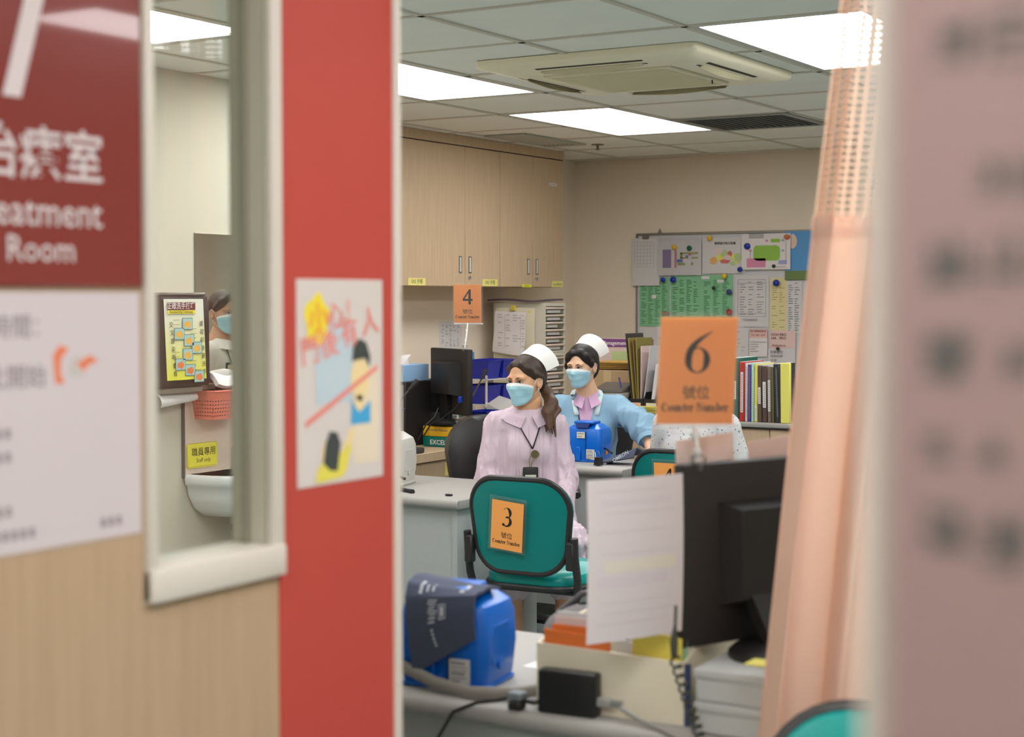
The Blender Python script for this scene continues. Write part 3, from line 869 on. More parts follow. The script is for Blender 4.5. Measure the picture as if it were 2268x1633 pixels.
# drawer towers in the corner
TOW = mat('drawer_case_grey', S(204, 200, 182), .5)
DRL = mat('drawer_lip', S(226, 206, 194), .4)
DRC = mat('drawer_smoky', S(128, 124, 112), .25)
def drawer_unit(label, z0, z1, n, lid):
    t = thing('drawer_unit', label, 'drawer unit', (-5.30, 9.05, z0), 0, 'stacked drawer units')
    w, d, h = .285, .39, z1 - z0
    b_ = MB().box((-d, 0, 0), (0, .022, h)).box((-d, w - .022, 0), (0, w, h)).box((-d, .022, 0), (-d + .012, w - .022, h)).box((-d, .022, 0), (0, w - .022, .012)).box((-d, .022, h - .022), (0, w - .022, h))
    b_.build('case', TOW, t, 0)
    p = (h - .036) / n
    for k in range(n):
        z = .012 + p * k
        q = MB().box((-d + .02, .024, z + .004), (-.006, w - .024, z + p - .010)).build('drawer', DRC, t, 0)
        MB().rbox((-.012, .024, z + p - .017), (.010, w - .024, z + p - .004), .003, 1).build('lip', DRL, q)
        MB().box((-.0058, .05, z + .008), (-.0048, w - .06 - .05 * random.random(), z + p * .5)).build('paper_edge', PAPER2, q, 0)
    return t
drawer_unit('upper cream drawer unit with papers clipped to its side', 1.185, 1.512, 6, True)
drawer_unit('lower cream drawer unit behind the nurse with the ponytail', .742, 1.183, 8, False)
# folder on top of the tower
tg = tag(MB().grid(lambda u, v: (-5.72 + .41 * u, 9.02 + .30 * v, 1.534 + .006 * math.sin(6 * u + 2 * v)), 10, 4, .012).build('flat_folder', mat('mauve_folder', S(92, 78, 92), .6)), 'dark mauve folder lying on top of the drawer unit', 'folder')
# papers clipped to the side (faces -Y)
sidef = lambda x, z, y=9.05: fr((x, y, z), (1, 0, 0), (0, 0, 1))
pa = thing('clipped_papers', 'thick sheaf of forms clipped to the side of the drawer unit', 'papers', (-5.51, 9.048, 1.20))
MB().grid(lambda u, v: (-.155 + .30 * u, -.012 - .010 * math.sin(PI * v), -.02 + .30 * v), 6, 8, .010).build('back_sheets', mat('cream_paper', S(220, 212, 186), .8), pa)
MB().box((.10, -.0155, .02), (.118, -.0145, .26)).build('yellow_tab', YELLOW, pa, 0)
sh = MB().grid(lambda u, v: (-.150 - .02 * (1 - v) + (.255 - .02 * v) * u, -.026 - .02 * (1 - v) * math.sin(PI * u * .8) - .004 * math.sin(9 * v), -.012 - .028 * u * (1 - v) + (.270 - .008 * u) * v), 10, 8, .002).build('form_sheet', PAPER, pa)
t = MB()
for r_ in range(13):
    for (a, w_) in ((-.115, .05), (-.05, .04), (.0, .06), (.07, .025)):
        if random.random() < .75:
            t.rect(a, .03 + .017 * r_, a + w_ * random.uniform(.5, 1), .033 + .017 * r_, fr((0, -.050, -.004), (1, 0, -.03), (0, 0, 1)))
for a in (-.06, .06): t.rect(a, .02, a + .0015, .24, fr((0, -.050, -.004), (1, 0, -.03), (0, 0, 1)))
t.build('form_lines', INKG, sh, 0)
MB().prism([(-.022, .262), (.004, .262), (.0, .296), (-.018, .296)], -.036, -.010, 'y').build('clip', mat('yellow_clip', S(206, 190, 60), .4), pa)
# loose sheet on the left wall below the cupboards
wp = tag(MB().box((-5.80, 8.565, 1.215), (-5.799, 8.83, 1.395)).build('wall_sheet', PAPER2), 'small printed timetable on the wall left of the orange counter four card', 'paper')
t = MB()
for r_ in range(14):
    for c_ in range(5):
        if random.random() < .8: t.rect(-.10 + .045 * c_, -.075 + .011 * r_, -.10 + .045 * c_ + .03 * random.random(), -.071 + .011 * r_, fr((-5.7985, 8.695, 1.305), (0, 1, 0), (0, 0, 1)))
t.build('table_print', INKG, wp, 0)

# ------------------------------------------------------------------ green visitor chairs
TEAL = mat('teal_vinyl', S(0, 146, 140), .32, bump=.04, bscale=400)
TEALB = mat('teal_back_shell', S(0, 122, 118), .38)
CHBLK = mat('chair_black_tube', S(42, 40, 40), .4)
def rr(w, h, r, n=8, z0=0.0, top=1.0):
    """rounded outline w x h, bottom at z0; the bottom is a little narrower"""
    pts = []
    for (cx, cz, a0) in ((w / 2 - r, z0 + h - r, 0), (-w / 2 + r, z0 + h - r, 90), (-w / 2 * top + r, z0 + r, 180), (w / 2 * top - r, z0 + r, 270)):
        for k in range(n + 1):
            a = math.radians(a0 + 90 * k / n)
            pts.append((cx + r * math.cos(a), cz + r * math.sin(a)))
    return pts
def make_chair(label, loc, rz):
    """faces +Y locally (the backrest's rear faces -Y)"""
    t = thing('visitor_chair', label, 'chair', loc, rz, 'green visitor chairs')
    W, H, Z0, yb, lean = .43, .37, .475, -.20, .10
    bend = lambda x, z: yb - lean * (z - .47) - .030 * (1 - (x / (W / 2)) ** 2)
    out = rr(W, H, .12, 8, Z0, .93)
    n = len(out)
    def shell(name, off0, off1, sc, m, dome=0.0):
        cxs, czs = 0, Z0 + H / 2
        b_ = MB(); vs = []; fs = []
        rings = [(sc, off0), (sc, off1), (sc * .8, off1 + dome * .7), (sc * .45, off1 + dome), ]
        for s_, o_ in rings:
            for x, z in out:
                X = x * s_; Zz = czs + (z - czs) * s_
                vs.append((X, bend(X, Zz) + o_, Zz))
        for i in range(3):
            for k in range(n):
                fs.append((i * n + k, i * n + (k + 1) % n, (i + 1) * n + (k + 1) % n, (i + 1) * n + k))
        fs.append(tuple(range(3 * n, 4 * n)))
        b_.add(vs, fs)
        if off1 < off0:
            b_.f = [tuple(reversed(f)) for f in b_.f]
        return b_.build(name, m, t, 50)
    shell('back_shell', .004, -.012, .985, TEALB, -.004)
    shell('backrest', .002, .030, 1.0, TEAL, .022)
    rim = [(x * 1.0, bend(x, z) - .004, z) for x, z in out]
    MB().tube(rim, (.013), 8, True).build('backrest_trim', CHBLK, t)
    b_ = MB()
    so = rr(.46, .44, .13, 8, -.22, .92)
    vs = []; lv = [(.93, .405), (1.0, .42), (1.0, .445), (.96, .462), (.7, .474), (.35, .478)]
    for s_, z in lv:
        vs += [(x * s_, .02 + y * s_, z + (.006 if y > .1 else 0)) for x, y in so]
    n2 = len(so)
    b_.add(vs, [(i * n2 + k, i * n2 + (k + 1) % n2, (i + 1) * n2 + (k + 1) % n2, (i + 1) * n2 + k) for i in range(5) for k in range(n2)] + [tuple(reversed(range(n2))), tuple(range(5 * n2, 6 * n2))])
    b_.build('seat', TEAL, t, 50)
    MB().tube([(x * 1.0, .02 + y * 1.0, .412) for x, y in so], .012, 8, True).build('seat_trim', CHBLK, t)
    for s_ in (-1, 1):
        x = s_ * .235
        MB().tube([(x, yb - .036, .625), (x, yb - .030, .55), (x * 1.01, yb - .010, .46), (x * .98, yb + .005, .40), (x * .95, yb + .02, .385)], [(.014, .020)] * 5, 10, flat=(1, 0, 0)).build('back_bracket', CHBLK, t)
        MB().rbox((x - .030 if s_ > 0 else x - .006, yb - .055, .50), (x + .006 if s_ > 0 else x + .030, yb - .018, .61), .006, 1).build('bracket_plate', CHBLK, t)
        MB().tube([(s_ * .20, yb + .06, .40), (s_ * .235, yb - .03, .02), (s_ * .235, yb - .03, 0)], .013, 8).build('leg', CHBLK, t)
        MB().tube([(s_ * .20, .16, .40), (s_ * .235, .20, .02), (s_ * .235, .20, 0)], .013, 8).build('leg', CHBLK, t)
    MB().tube([(-.20, yb + .06, .395), (.20, yb + .06, .395)], .012, 8).build('seat_rail', CHBLK, t)
    MB().tube([(-.20, .16, .395), (.20, .16, .395)], .012, 8).build('seat_rail', CHBLK, t)
    return t

# ------------------------------------------------------------------ orange counter cards, serif lettering drawn stroke by stroke
def arcpoly(cx, cy, rx, ry, a0, a1, w0, w1=None, n=20, thin=None):
    """band along an elliptic arc; width swells from w0 (ends) to w1 (middle)"""
    w1 = w0 if w1 is None else w1
    o, i_ = [], []
    for k in range(n + 1):
        s_ = k / n; a = math.radians(a0 + (a1 - a0) * s_)
        w = w0 + (w1 - w0) * math.sin(PI * s_)
        c_, d_ = math.cos(a), math.sin(a)
        o.append((cx + (rx + w / 2) * c_, cy + (ry + w / 2) * d_)); i_.append((cx + (rx - w / 2) * c_, cy + (ry - w / 2) * d_))
    return o, i_
def band(b_, M, oi, z=0.0):
    o, i_ = oi
    for k in range(len(o) - 1):
        b_.flat([o[k], o[k + 1], i_[k + 1], i_[k]], M, z)
def digit(b_, d, M, s):
    """bold Roman figures, height s, centred at x=0, base y=0"""
    q = lambda pts: [(x * s, y * s) for x, y in pts]
    def ring(cx, cy, rx, ry, a0, a1, f, n=28):
        o, i_ = [], []
        for k in range(n + 1):
            a = math.radians(a0 + (a1 - a0) * k / n); w = f(k / n, a)
            c_, d_ = math.cos(a), math.sin(a)
            o.append(((cx + rx * c_) * s, (cy + ry * d_) * s)); i_.append(((cx + (rx - w) * c_) * s, (cy + (ry - w * .55) * d_) * s))
        band(b_, M, (o, i_))
    if d == '6':
        ring(0, .30, .30, .31, 0, 360, lambda t_, a: .045 + .115 * abs(math.cos(a)) ** 1.3)
        o, i_ = [], []
        for k in range(21):
            t_ = k / 20
            o.append(((-.30 + .02 * t_ + .62 * t_ ** 2.2) * s, (.30 + .70 * t_ ** .8) * s))
            i_.append(((-.14 + .05 * t_ + .41 * t_ ** 2.0) * s, (.34 + .63 * t_ ** .95) * s))
        band(b_, M, (o, i_))
    elif d == '3':
        ring(-.01, .735, .25, .265, -75, 150, lambda t_, a: .03 + .15 * math.sin(PI * min(1, t_ * 1.05)) * (a < 1.7))
        ring(-.03, .27, .30, .28, -150, 92, lambda t_, a: .035 + .14 * math.sin(PI * t_) ** .8)
        b_.flat(q([(-.10, .46), (-.10, .515), (.06, .53), (.10, .49), (.02, .44)]), M)
        b_.flat(q(blob(-.215, .09, .075, .075, 14)), M)
    else:
        b_.flat(q([(.06, 0), (.22, 0), (.22, 1.0), (.12, 1.0), (.06, .78)]), M)
        b_.flat(q([(-.32, .27), (-.32, .36), (.10, 1.0), (.16, 1.0), (.06, .78), (-.20, .36)]), M)
        b_.flat(q([(-.32, .24), (.34, .24), (.34, .37), (-.32, .37)]), M)
def serif_word(b_, word, M, h):
    """bold Roman letters, x-height h*.68; returns total width"""
    st, th, sf = .17 * h, .05 * h, .05 * h
    x = 0.0; parts = []
    def bar(x0, y0, x1, y1): parts.append([(x0, y0), (x1, y0), (x1, y1), (x0, y1)])
    def bnd(oi):
        o, i_ = oi
        for k in range(len(o) - 1): parts.append([o[k], o[k + 1], i_[k + 1], i_[k]])
    def stem(cx, hh): bar(cx - st / 2, 0, cx + st / 2, hh); bar(cx - st * .95, 0, cx + st * .95, sf); bar(cx - st * .95, hh - sf, cx + st * .5, hh)
    xh = .68 * h
    for ch in word:
        if ch == ' ': x += .30 * h
        elif ch == 'C':
            bnd(arcpoly(x + .34 * h, .5 * h, .26 * h, .46 * h, 45, 318, .04 * h, .17 * h)); bar(x + .55 * h, .66 * h, x + .59 * h, 1.0 * h); x += .74 * h
        elif ch == 'o':
            bnd(arcpoly(x + .25 * h, xh / 2, .17 * h, .30 * h, 90, 270, .04 * h, .16 * h, 12)); bnd(arcpoly(x + .25 * h, xh / 2, .17 * h, .30 * h, -90, 90, .04 * h, .16 * h, 12)); x += .53 * h
        elif ch == 'u':
            bar(x + .06 * h, .12 * h, x + .06 * h + st, xh); bar(x, xh - sf, x + .2 * h, xh); bnd(arcpoly(x + .26 * h, .16 * h, .12 * h, .11 * h, 180, 350, .06 * h, .09 * h, 8)); bar(x + .38 * h, 0, x + .38 * h + st, xh); bar(x + .30 * h, xh - sf, x + .5 * h, xh); bar(x + .4 * h, 0, x + .62 * h, sf); x += .62 * h
        elif ch in 'nm':
            c = x + .10 * h; stem(c, xh)
            for k in range(2 if ch == 'm' else 1):
                bnd(arcpoly(c + .16 * h, xh - .17 * h, .13 * h, .13 * h, 10, 165, .06 * h, .09 * h, 8)); c += .31 * h
                bar(c - st / 2, 0, c + st / 2, xh - .15 * h); bar(c - st * .9, 0, c + st * .9, sf)
            x = c + .22 * h
        elif ch == 't':
            bar(x + .08 * h, .08 * h, x + .08 * h + st, .88 * h); bar(x, xh - .06 * h, x + .34 * h, xh); bnd(arcpoly(x + .24 * h, .12 * h, .10 * h, .09 * h, 180, 320, .05 * h, .07 * h, 6)); x += .38 * h
        elif ch == 'e':
            bnd(arcpoly(x + .25 * h, xh / 2, .17 * h, .30 * h, 0, 315, .05 * h, .15 * h, 16)); bar(x + .14 * h, xh * .5, x + .42 * h, xh * .5 + .06 * h); x += .49 * h
        elif ch == 'r':
            stem(x + .10 * h, xh); bnd(arcpoly(x + .28 * h, xh - .15 * h, .11 * h, .11 * h, 60, 170, .08 * h, .08 * h, 6)); parts.append(blob(x + .36 * h, xh - .09 * h, .07 * h, .07 * h, 8)); x += .46 * h
        elif ch == 'b':
            bar(x + .06 * h, .03 * h, x + .06 * h + st, h); bar(x, h - sf, x + .15 * h, h); bnd(arcpoly(x + .27 * h, xh / 2, .17 * h, .30 * h, -120, 120, .05 * h, .15 * h, 12)); x += .56 * h
        elif ch == 'N':
            bar(x + .08 * h, 0, x + .14 * h, h); bar(x, 0, x + .24 * h, sf); bar(x + .56 * h, 0, x + .62 * h, h); bar(x + .46 * h, h - sf, x + .72 * h, h); bar(x, h - sf, x + .2 * h, h)
            parts.append([(x + .06 * h, h), (x + .24 * h, h), (x + .62 * h, 0), (x + .55 * h, 0)]); x += .76 * h
    for p in parts:
        b_.flat([(a - x / 2, c) for a, c in p], M)
    return x
def card_print(b_, M, d, s=1.0):
    """M: frame at the card's bottom centre, card 0.148 x 0.21"""
    T_ = M @ Matrix.Translation((0, .101 * s, 0)); digit(b_, d, T_, .082 * s)
    b_.text('號位', .0275 * s, M @ Matrix.Translation((.0, .052 * s, 0)))
    serif_word(b_, 'Counter Number', M @ Matrix.Translation((0, .025 * s, 0)), .0165 * s)

# the three chairs
def facing(dx, dy):                      # rotation that turns local +Y to (dx, dy)
    return math.atan2(-dx, dy)
ch3 = make_chair('green visitor chair with the orange number three card on its back', (-3.235, 5.55, 0), facing(-.06, 1))
ch4 = make_chair('green visitor chair with an orange number four card beyond the black screen', (-3.185, 6.86, 0), facing(-.03, 1))
chr_ = make_chair('green chair whose backrest just shows at the bottom right by the curtain', (-.672, 2.205, 0), facing(.35, -.94)); chr_.scale = (1.06,) * 3
def chair_card(ch, d, cx, cz, tilt):
    o = Vector((cx, -.265, cz))
    up = Vector((math.sin(tilt), -.10, math.cos(tilt))).normalized(); xr = Vector((math.cos(tilt), 0, -math.sin(tilt))).normalized()
    M = fr(o, xr, up)
    sl_ = MB(); k = M @ Matrix.Translation((0, 0, 0))
    sl_.add([tuple(M @ Vector(p)) for p in ((-.082, -.008, 0), (.082, -.008, 0), (.082, .212, 0), (-.082, .212, 0))], [(0, 1, 2, 3)])
    q = sl_.build('card_sleeve', SLEEVE, ch, 0)
    c = MB().add([tuple(M @ Vector(p)) for p in ((-.070, .0, .001), (.070, .0, .001), (.070, .195, .001), (-.070, .195, .001))], [(0, 1, 2, 3)]).build('number_card', ORANGE, ch, 0)
    pr_ = MB(); card_print(pr_, M @ Matrix.Translation((0, 0, .0016)), d, .93); pr_.build('card_print', INK, c, 0)
chair_card(ch3, '3', -.045, .565, .10)
chair_card(ch4, '4', -.02, .60, .0)

# black swivel chairs
LEATH = mat('black_leather', S(38, 36, 36), .38, bump=.06, bscale=180)
def swivel(label, loc, rz, zb=.98):
    t = thing('office_chair', label, 'chair', loc, rz, 'black office chairs')
    b_ = MB()
    out = rr(.48, .50, .17, 8, .50 if zb > .95 else .48, .9)
    n = len(out); czs = .75
    for nm, o0, o1, dm in (('backrest', .0, .05, .025), ('back_shell', .01, -.03, -.02)):
        b_ = MB(); vs = []
        for s_, o_ in ((1, o0), (.99, o1), (.82, o1 + dm * .7), (.45, o1 + dm)):
            for x, z in out:
                X = x * s_; Z = czs + (z - czs) * s_
                vs.append((X, -.23 - .12 * (Z - .5) + .30 * X * X + o_, Z))
        b_.add(vs, [(i * n + k, i * n + (k + 1) % n, (i + 1) * n + (k + 1) % n, (i + 1) * n + k) for i in range(3) for k in range(n)] + [tuple(range(3 * n, 4 * n))])
        if o1 < o0: b_.f = [tuple(reversed(f)) for f in b_.f]
        b_.build(nm, LEATH, t, 60)
    MB().rbox((-.24, -.22, .40), (.24, .26, .48), .035, 3).build('seat', LEATH, t)
    for s_ in (-1, 1):
        MB().tube([(s_ * .285, -.17, .665), (s_ * .29, -.05, .675), (s_ * .285, .06, .672), (s_ * .28, .13, .655)], [(.022, .018), (.034, .020), (.034, .020), (.022, .016)], 10, flat=(1, 0, 0)).build('arm_pad', LEATH, t)
        MB().tube([(s_ * .285, -.06, .66), (s_ * .29, -.05, .50), (s_ * .22, -.02, .42)], .016, 8).build('arm_post', BLACK, t)
    MB().cyl((0, 0, .40), (0, 0, .10), .028, n=14).build('gas_column', BLACK, t)
    for k in range(5):
        a = 2 * PI * k / 5 + .3
        l = MB().tube([(0, 0, .11), (.15 * math.cos(a), .15 * math.sin(a), .085), (.29 * math.cos(a), .29 * math.sin(a), .06)], [.026, .022, .016], 8).build('leg', BLACK, t)
        MB().cyl((.29 * math.cos(a) - .012, .29 * math.sin(a), .025), (.29 * math.cos(a) + .012, .29 * math.sin(a), .025), .025, n=12).build('castor', BLACK, l)
    return t
# ================================================================== blood pressure monitors
BPB = mat('royal_blue_plastic', S(0, 102, 204), .3, spec=.5)
NAVY = mat('navy_cuff_cloth', S(72, 78, 98), .85, bump=.15, bscale=500)
CUFFW = mat('cuff_print_white', S(206, 210, 216), .8)
STICK = mat('device_sticker', S(206, 206, 204), .5)
def bp_monitor(label, loc, rz, body=None, s=1.0, orange=True):
    """faces its rear to -Y; width .20 (X), depth .165 (Y), height .19"""
    body = body or BPB
    t = thing('blood_pressure_monitor', label, 'blood pressure monitor', loc, rz)
    t.scale = (s, s, s)
    b_ = MB()
    def ring(w, d, z, r, dy=0):
        pts = []
        for q, (sx, sy) in enumerate(((1, 1), (-1, 1), (-1, -1), (1, -1))):
            for k in range(5):
                a = PI / 2 * (q + k / 4)
                pts.append((sx * (w / 2 - r) + r * math.cos(a), dy + sy * (d / 2 - r) + r * math.sin(a), z))
        return pts
    rg = [ring(.180, .150, .008, .02), ring(.186, .156, .02, .022), ring(.198, .165, .08, .024), ring(.192, .160, .14, .024), ring(.178, .148, .163, .024), ring(.120, .090, .185, .02, .008), ring(.10, .07, .187, .02, .01)]
    n = len(rg[0])
    b_.add([p for r in rg for p in r], [(i * n + k, i * n + (k + 1) % n, (i + 1) * n + (k + 1) % n, (i + 1) * n + k) for i in range(len(rg) - 1) for k in range(n)] + [tuple(reversed(range(n))), tuple(range((len(rg) - 1) * n, len(rg) * n))])
    b_.build('shell', body, t, 24)
    MB().rbox((-.094, -.082, 0), (.094, .07, .011), .004, 2).build('foot_plate', body, t)
    MB().hexa([(-.028, -.0835, .168), (.028, -.0835, .168), (.034, -.060, .168), (-.034, -.060, .168), (-.036, -.078, .188), (.036, -.078, .188), (.038, -.03, .196), (-.038, -.03, .196)]).build('handle_recess', mat('deep_blue', S(0, 40, 110), .5), t, 0)
    MB().rbox((-.052, -.070, .186), (.052, .03, .200), .006, 2).build('handle', body, t)
    MB().rbox((-.036, -.088, .006), (-.010, -.078, .075), .003, 1).build('rear_rib', body, t)
    MB().rbox((.018, -.0865, .02), (.020, -.080, .15), .001, 1).build('seam', mat('deep_blue', S(0, 40, 110), .5), t)
    q = MB().box((.022, -.0865, .016), (.066, -.0845, .064)).build('rating_label', STICK, t, 0)
    g_ = MB()
    for k, (w, h) in enumerate(((.03, .004), (.034, .002), (.034, .002), (.03, .004), (.034, .002), (.02, .003))):
        g_.rect(.026, .054 - .007 * k, .026 + w, .054 - .007 * k + h, fr((0, -.0868, 0), (1, 0, 0), (0, 0, 1)))
    g_.build('label_print', INKG, q, 0)
    q = MB().box((-.028, -.0862, .118), (.014, -.0835, .148)).build('asset_label', mat('asset_label_cream', S(216, 212, 192), .5), t, 0)
    MB().rect(-.024, .138, .008, .142, fr((0, -.0865, 0), (1, 0, 0), (0, 0, 1))).rect(-.024, .125, .0, .128, fr((0, -.0865, 0), (1, 0, 0), (0, 0, 1))).build('label_print', INKG, q, 0)
    MB().rbox((.0955, -.05, .05), (.0985, .03, .125), .001, 1).build('side_hatch', body, t)
    MB().cyl((.094, -.01, .045), (.1, -.01, .045), .011, n=16).build('knob', mat('knob_orange', S(222, 130, 30), .4) if orange else body, t)
    return t
bp_monitor('blue blood pressure monitor on the desk of the nurse in blue', (-3.815, 6.955, .74), .10)
bp_monitor('front blue blood pressure monitor with a navy cuff over it', (-1.853, 2.805, .74), .14, s=1.06, orange=False)
ld = bp_monitor('white blood pressure monitor at the left end of the grey desk', (-4.10, 5.63, .74), .25, mat('device_white', S(206, 204, 196), .35), 1.22, False)

# cuff over the front monitor
cf = thing('pressure_cuff', 'navy cuff with white markings draped over the front blue monitor', 'cuff', (-1.853, 2.805, .74), .14)
PR = [(-.106, .030), (-.112, .085), (-.112, .145), (-.104, .190), (-.080, .217), (-.03, .226), (.03, .218)]
def cuffp(u, v, off=0.0):
    k = v * (len(PR) - 1); i = min(int(k), len(PR) - 2); f_ = k - i
    y = PR[i][0] * (1 - f_) + PR[i + 1][0] * f_; z = PR[i][1] * (1 - f_) + PR[i + 1][1] * f_
    zz = z + .085 * max(0, 1 - v / .7) * u
    return (-.086 + .176 * u + .034 * (1 - v) * (1 - u) * 1.0 - .004 * v, y - off - .006 * math.sin(PI * u), zz - .018 * u * v)
MB().grid(lambda u, v: cuffp(u, v), 14, 24, .006).build('cuff_cloth', NAVY, cf)
g_ = MB()
def cuff_rect(u0, v0, u1, v1):
    g_.add([cuffp(u0, v0, .002), cuffp(u1, v0, .002), cuffp(u1, v1, .002), cuffp(u0, v1, .002)], [(0, 1, 2, 3)])
for k in range(7): cuff_rect(.20, .55 + .028 * k, .245, .55 + .028 * k + .02)
for k in range(5): cuff_rect(.30, .58 + .026 * k, .335, .58 + .026 * k + .017); cuff_rect(.38, .59 + .026 * k, .415, .59 + .026 * k + .017)
for k in range(6): cuff_rect(.76, .60 + .034 * k, .82, .60 + .034 * k + .022)
for k in range(8): cuff_rect(.34 + .012 * (k % 3), .28 + .026 * k, .44 + .014 * (k % 4), .29 + .026 * k)
for (a, c, d, e) in ((.50, .29, .60, .298), (.50, .415, .60, .423), (.50, .29, .508, .423), (.592, .29, .60, .423), (.53, .31, .57, .40)): cuff_rect(a, c, d, e)
for k in range(5): cuff_rect(.42 - .012 * k, .11 + .028 * k, .45 - .012 * k, .125 + .028 * k)
g_.build('cuff_print', CUFFW, cf, 0)
# grey strap in front of it
tb = tag(MB().tube([(-2.10, 2.72, .775), (-1.99, 2.705, .790), (-1.92, 2.70, .782), (-1.83, 2.685, .762), (-1.74, 2.68, .754), (-1.66, 2.715, .756), (-1.625, 2.765, .757), (-1.635, 2.82, .756), (-1.70, 2.90, .755)],
                   [(.006, .013)] * 9, 8, flat=(0, -1, .2)).build('rubber_tube', mat('grey_rubber', S(136, 132, 124), .35)), 'flat grey rubber tube lying before the front blue monitor', 'tube')

# cuff on the white device of the left desk
cf2 = thing('pressure_cuff', 'navy cuff hanging over the white monitor on the left desk', 'cuff', (-4.10, 5.63, .74), .25)
MB().grid(lambda u, v: (-.10 + .20 * u + .012 * math.sin(3 * v + u), -.118 - .012 * math.sin(PI * u) + (.13 * max(0, v - .72) / .28), .135 + .21 * min(v, .85) / .85 - .035 * max(0, u - .55) * v), 10, 12, .007).build('cuff_cloth', NAVY, cf2)
g_ = MB()
for k in range(4): g_.rect(-.02 + .018 * k, .27 - .004 * k, -.012 + .018 * k, .30 - .004 * k, fr((0, -.139, 0), (1, 0, -.1), (0, 0, 1)))
g_.build('cuff_print', CUFFW, cf2, 0)
MB().tube([(.045, -.142, .315), (.040, -.150, .25), (.052, -.152, .19), (.066, -.150, .15)], .006, 8).build('white_hose', WHITE, cf2)
cb = tag(MB().tube([(-3.95, 5.475, .885), (-3.935, 5.455, .83), (-3.90, 5.44, .775), (-3.87, 5.43, .75), (-3.83, 5.42, .747), (-3.79, 5.40, .747)], [.005, .006, .007, .009, .009, .011], 8)
         .tube([(-3.96, 5.50, .84), (-3.91, 5.46, .80), (-3.87, 5.46, .79)], .006, 6).tube([(-3.885, 5.435, .765), (-3.92, 5.41, .748), (-4.05, 5.39, .746)], .004, 6)
         .build('sensor_cable', BLACK), 'black sensor cable spilling over the left grey desk', 'cable')
tag(MB().rbox((-3.63, 5.40, .741), (-3.60, 5.415, .749), .002, 1).build('eraser', BLACK), 'tiny black object lying on the left grey desk', 'eraser')

# cuff and clip beside the far blue monitor
cf3 = thing('pressure_cuff', 'navy cuff crumpled beside the far blue monitor', 'cuff', (-3.60, 6.86, .74), .1)
MB().grid(lambda u, v: (-.07 + .16 * u, -.05 + .14 * v + .02 * u, .012 + .075 * u * (.4 + .6 * math.sin(PI * v)) + .01 * math.sin(8 * v)), 12, 12, .008).build('cuff_cloth', NAVY, cf3)
MB().text('OMRON', .026, fr((.035, -.052, .038), (.85, -.1, .5), (-.45, .1, .9)), bold=.01).build('cuff_print', CUFFW, cf3, 0)
MB().tube([(-.05, .04, .05), (-.09, .07, .065), (-.14, .10, .075)], .005, 6).build('hose', BLACK, cf3)
bc = thing('binder_clip', 'black binder clip standing beside the far blue monitor', 'clip', (-3.655, 6.76, .74))
MB().prism([(-.016, .004), (.016, .004), (.010, .042), (-.010, .042)], -.02, .02, 'y').build('clip_body', BLACK, bc)
MB().tube([(-.006, -.018, .040), (-.012, -.012, .066), (.004, -.006, .072), (.008, .004, .040)], .0018, 6).tube([(-.014, -.02, .03), (-.05, -.03, .034), (-.056, -.024, .046), (-.014, -.012, .036)], .0018, 6).build('wire_handle', CHROME, bc)

# ================================================================== screens
def monitor(name, label, loc, rz, w, h, z0, hump, stand, group=None):
    """local: panel along X from 0 to w, its rear faces -Y"""
    t = thing(name, label, 'screen', loc, rz)
    MB().rbox((0, -.012, z0), (w, .022, z0 + h), .006, 2).build('rear_panel', BLACKM, t)
    MB().box((.012, .022, z0 + .015), (w - .012, .024, z0 + h - .012)).build('display', mat('dark_display', S(20, 22, 26), .15), t, 0)
    hx0, hx1, hz0, hz1, hd = hump
    b_ = MB().hexa([(hx0, -.012, z0 + hz0), (hx1, -.012, z0 + hz0), (hx1, -.012, z0 + hz1), (hx0, -.012, z0 + hz1),
                    (hx0 + .02, -hd, z0 + hz0 + .015), (hx1 - .02, -hd, z0 + hz0 + .015), (hx1 - .02, -hd, z0 + hz1 - .012), (hx0 + .02, -hd, z0 + hz1 - .012)])
    b_.f = [tuple(reversed(f)) for f in b_.f]
    b_.build('rear_housing', BLACK, t, 0)
    sx, zb, br = stand[:3]; by = stand[3] if len(stand) > 3 else -.02
    MB().hexa([(sx - .04, by - .02, zb + .02), (sx + .04, by - .02, zb + .02), (sx + .04, by + .01, zb + .02), (sx - .04, by + .01, zb + .02), (sx - .04, -.045, z0 + .12), (sx + .04, -.045, z0 + .12), (sx + .04, -.014, z0 + .12), (sx - .04, -.014, z0 + .12)]).build('stand_neck', BLACK, t, 0)
    MB().lathe([(0, 0), (br, 0), (br, .010), (br * .9, .020), (br * .45, .028), (0, .028)], (sx, by, zb), 28).build('stand_base', BLACK, t)
    return t
m6 = monitor('computer_screen', 'big black screen back at the front desk beside the curtain', (-1.312, 2.752, 0), math.atan2(.91, .415), .52, .352, .880, (.085, .40, .075, .275, .06), (.17, .863, .105, -.105))
q = MB().box((.045, -.0628, .02 + .88), (.09, -.0615, .06 + .88)).box((.37, -.0130, 1.170), (.45, -.0122, 1.192)).m(1).box((.20, -.0132, .915), (.26, -.0122, .952))
q.v = q.v[8:]; q.f = [tuple(i - 8 for i in f) for f in q.f[6:]]; q.mi = q.mi[6:]
q.build('stickers', [mat('dull_sticker', S(120, 104, 96), .6), mat('white_sticker', S(196, 194, 192), .6)], m6, 0)
MB().tube([(.20, -.03, .955), (.22, -.05, .93), (.235, -.06, .90), (.245, -.05, .885)], .007, 8).build('video_cable', BLACK, m6)
MB().cyl((.29, -.0605, 1.10), (.29, -.0595, 1.10), .003, n=8).build('screw', CHROME, m6)
m4 = monitor('computer_screen', 'black screen back behind the nurses under the orange four card', (-4.998, 7.313, 0), math.atan2(-.186, .366), .41, .354, .918, (.10, .34, .10, .29, .075), (.20, .8655, .085))
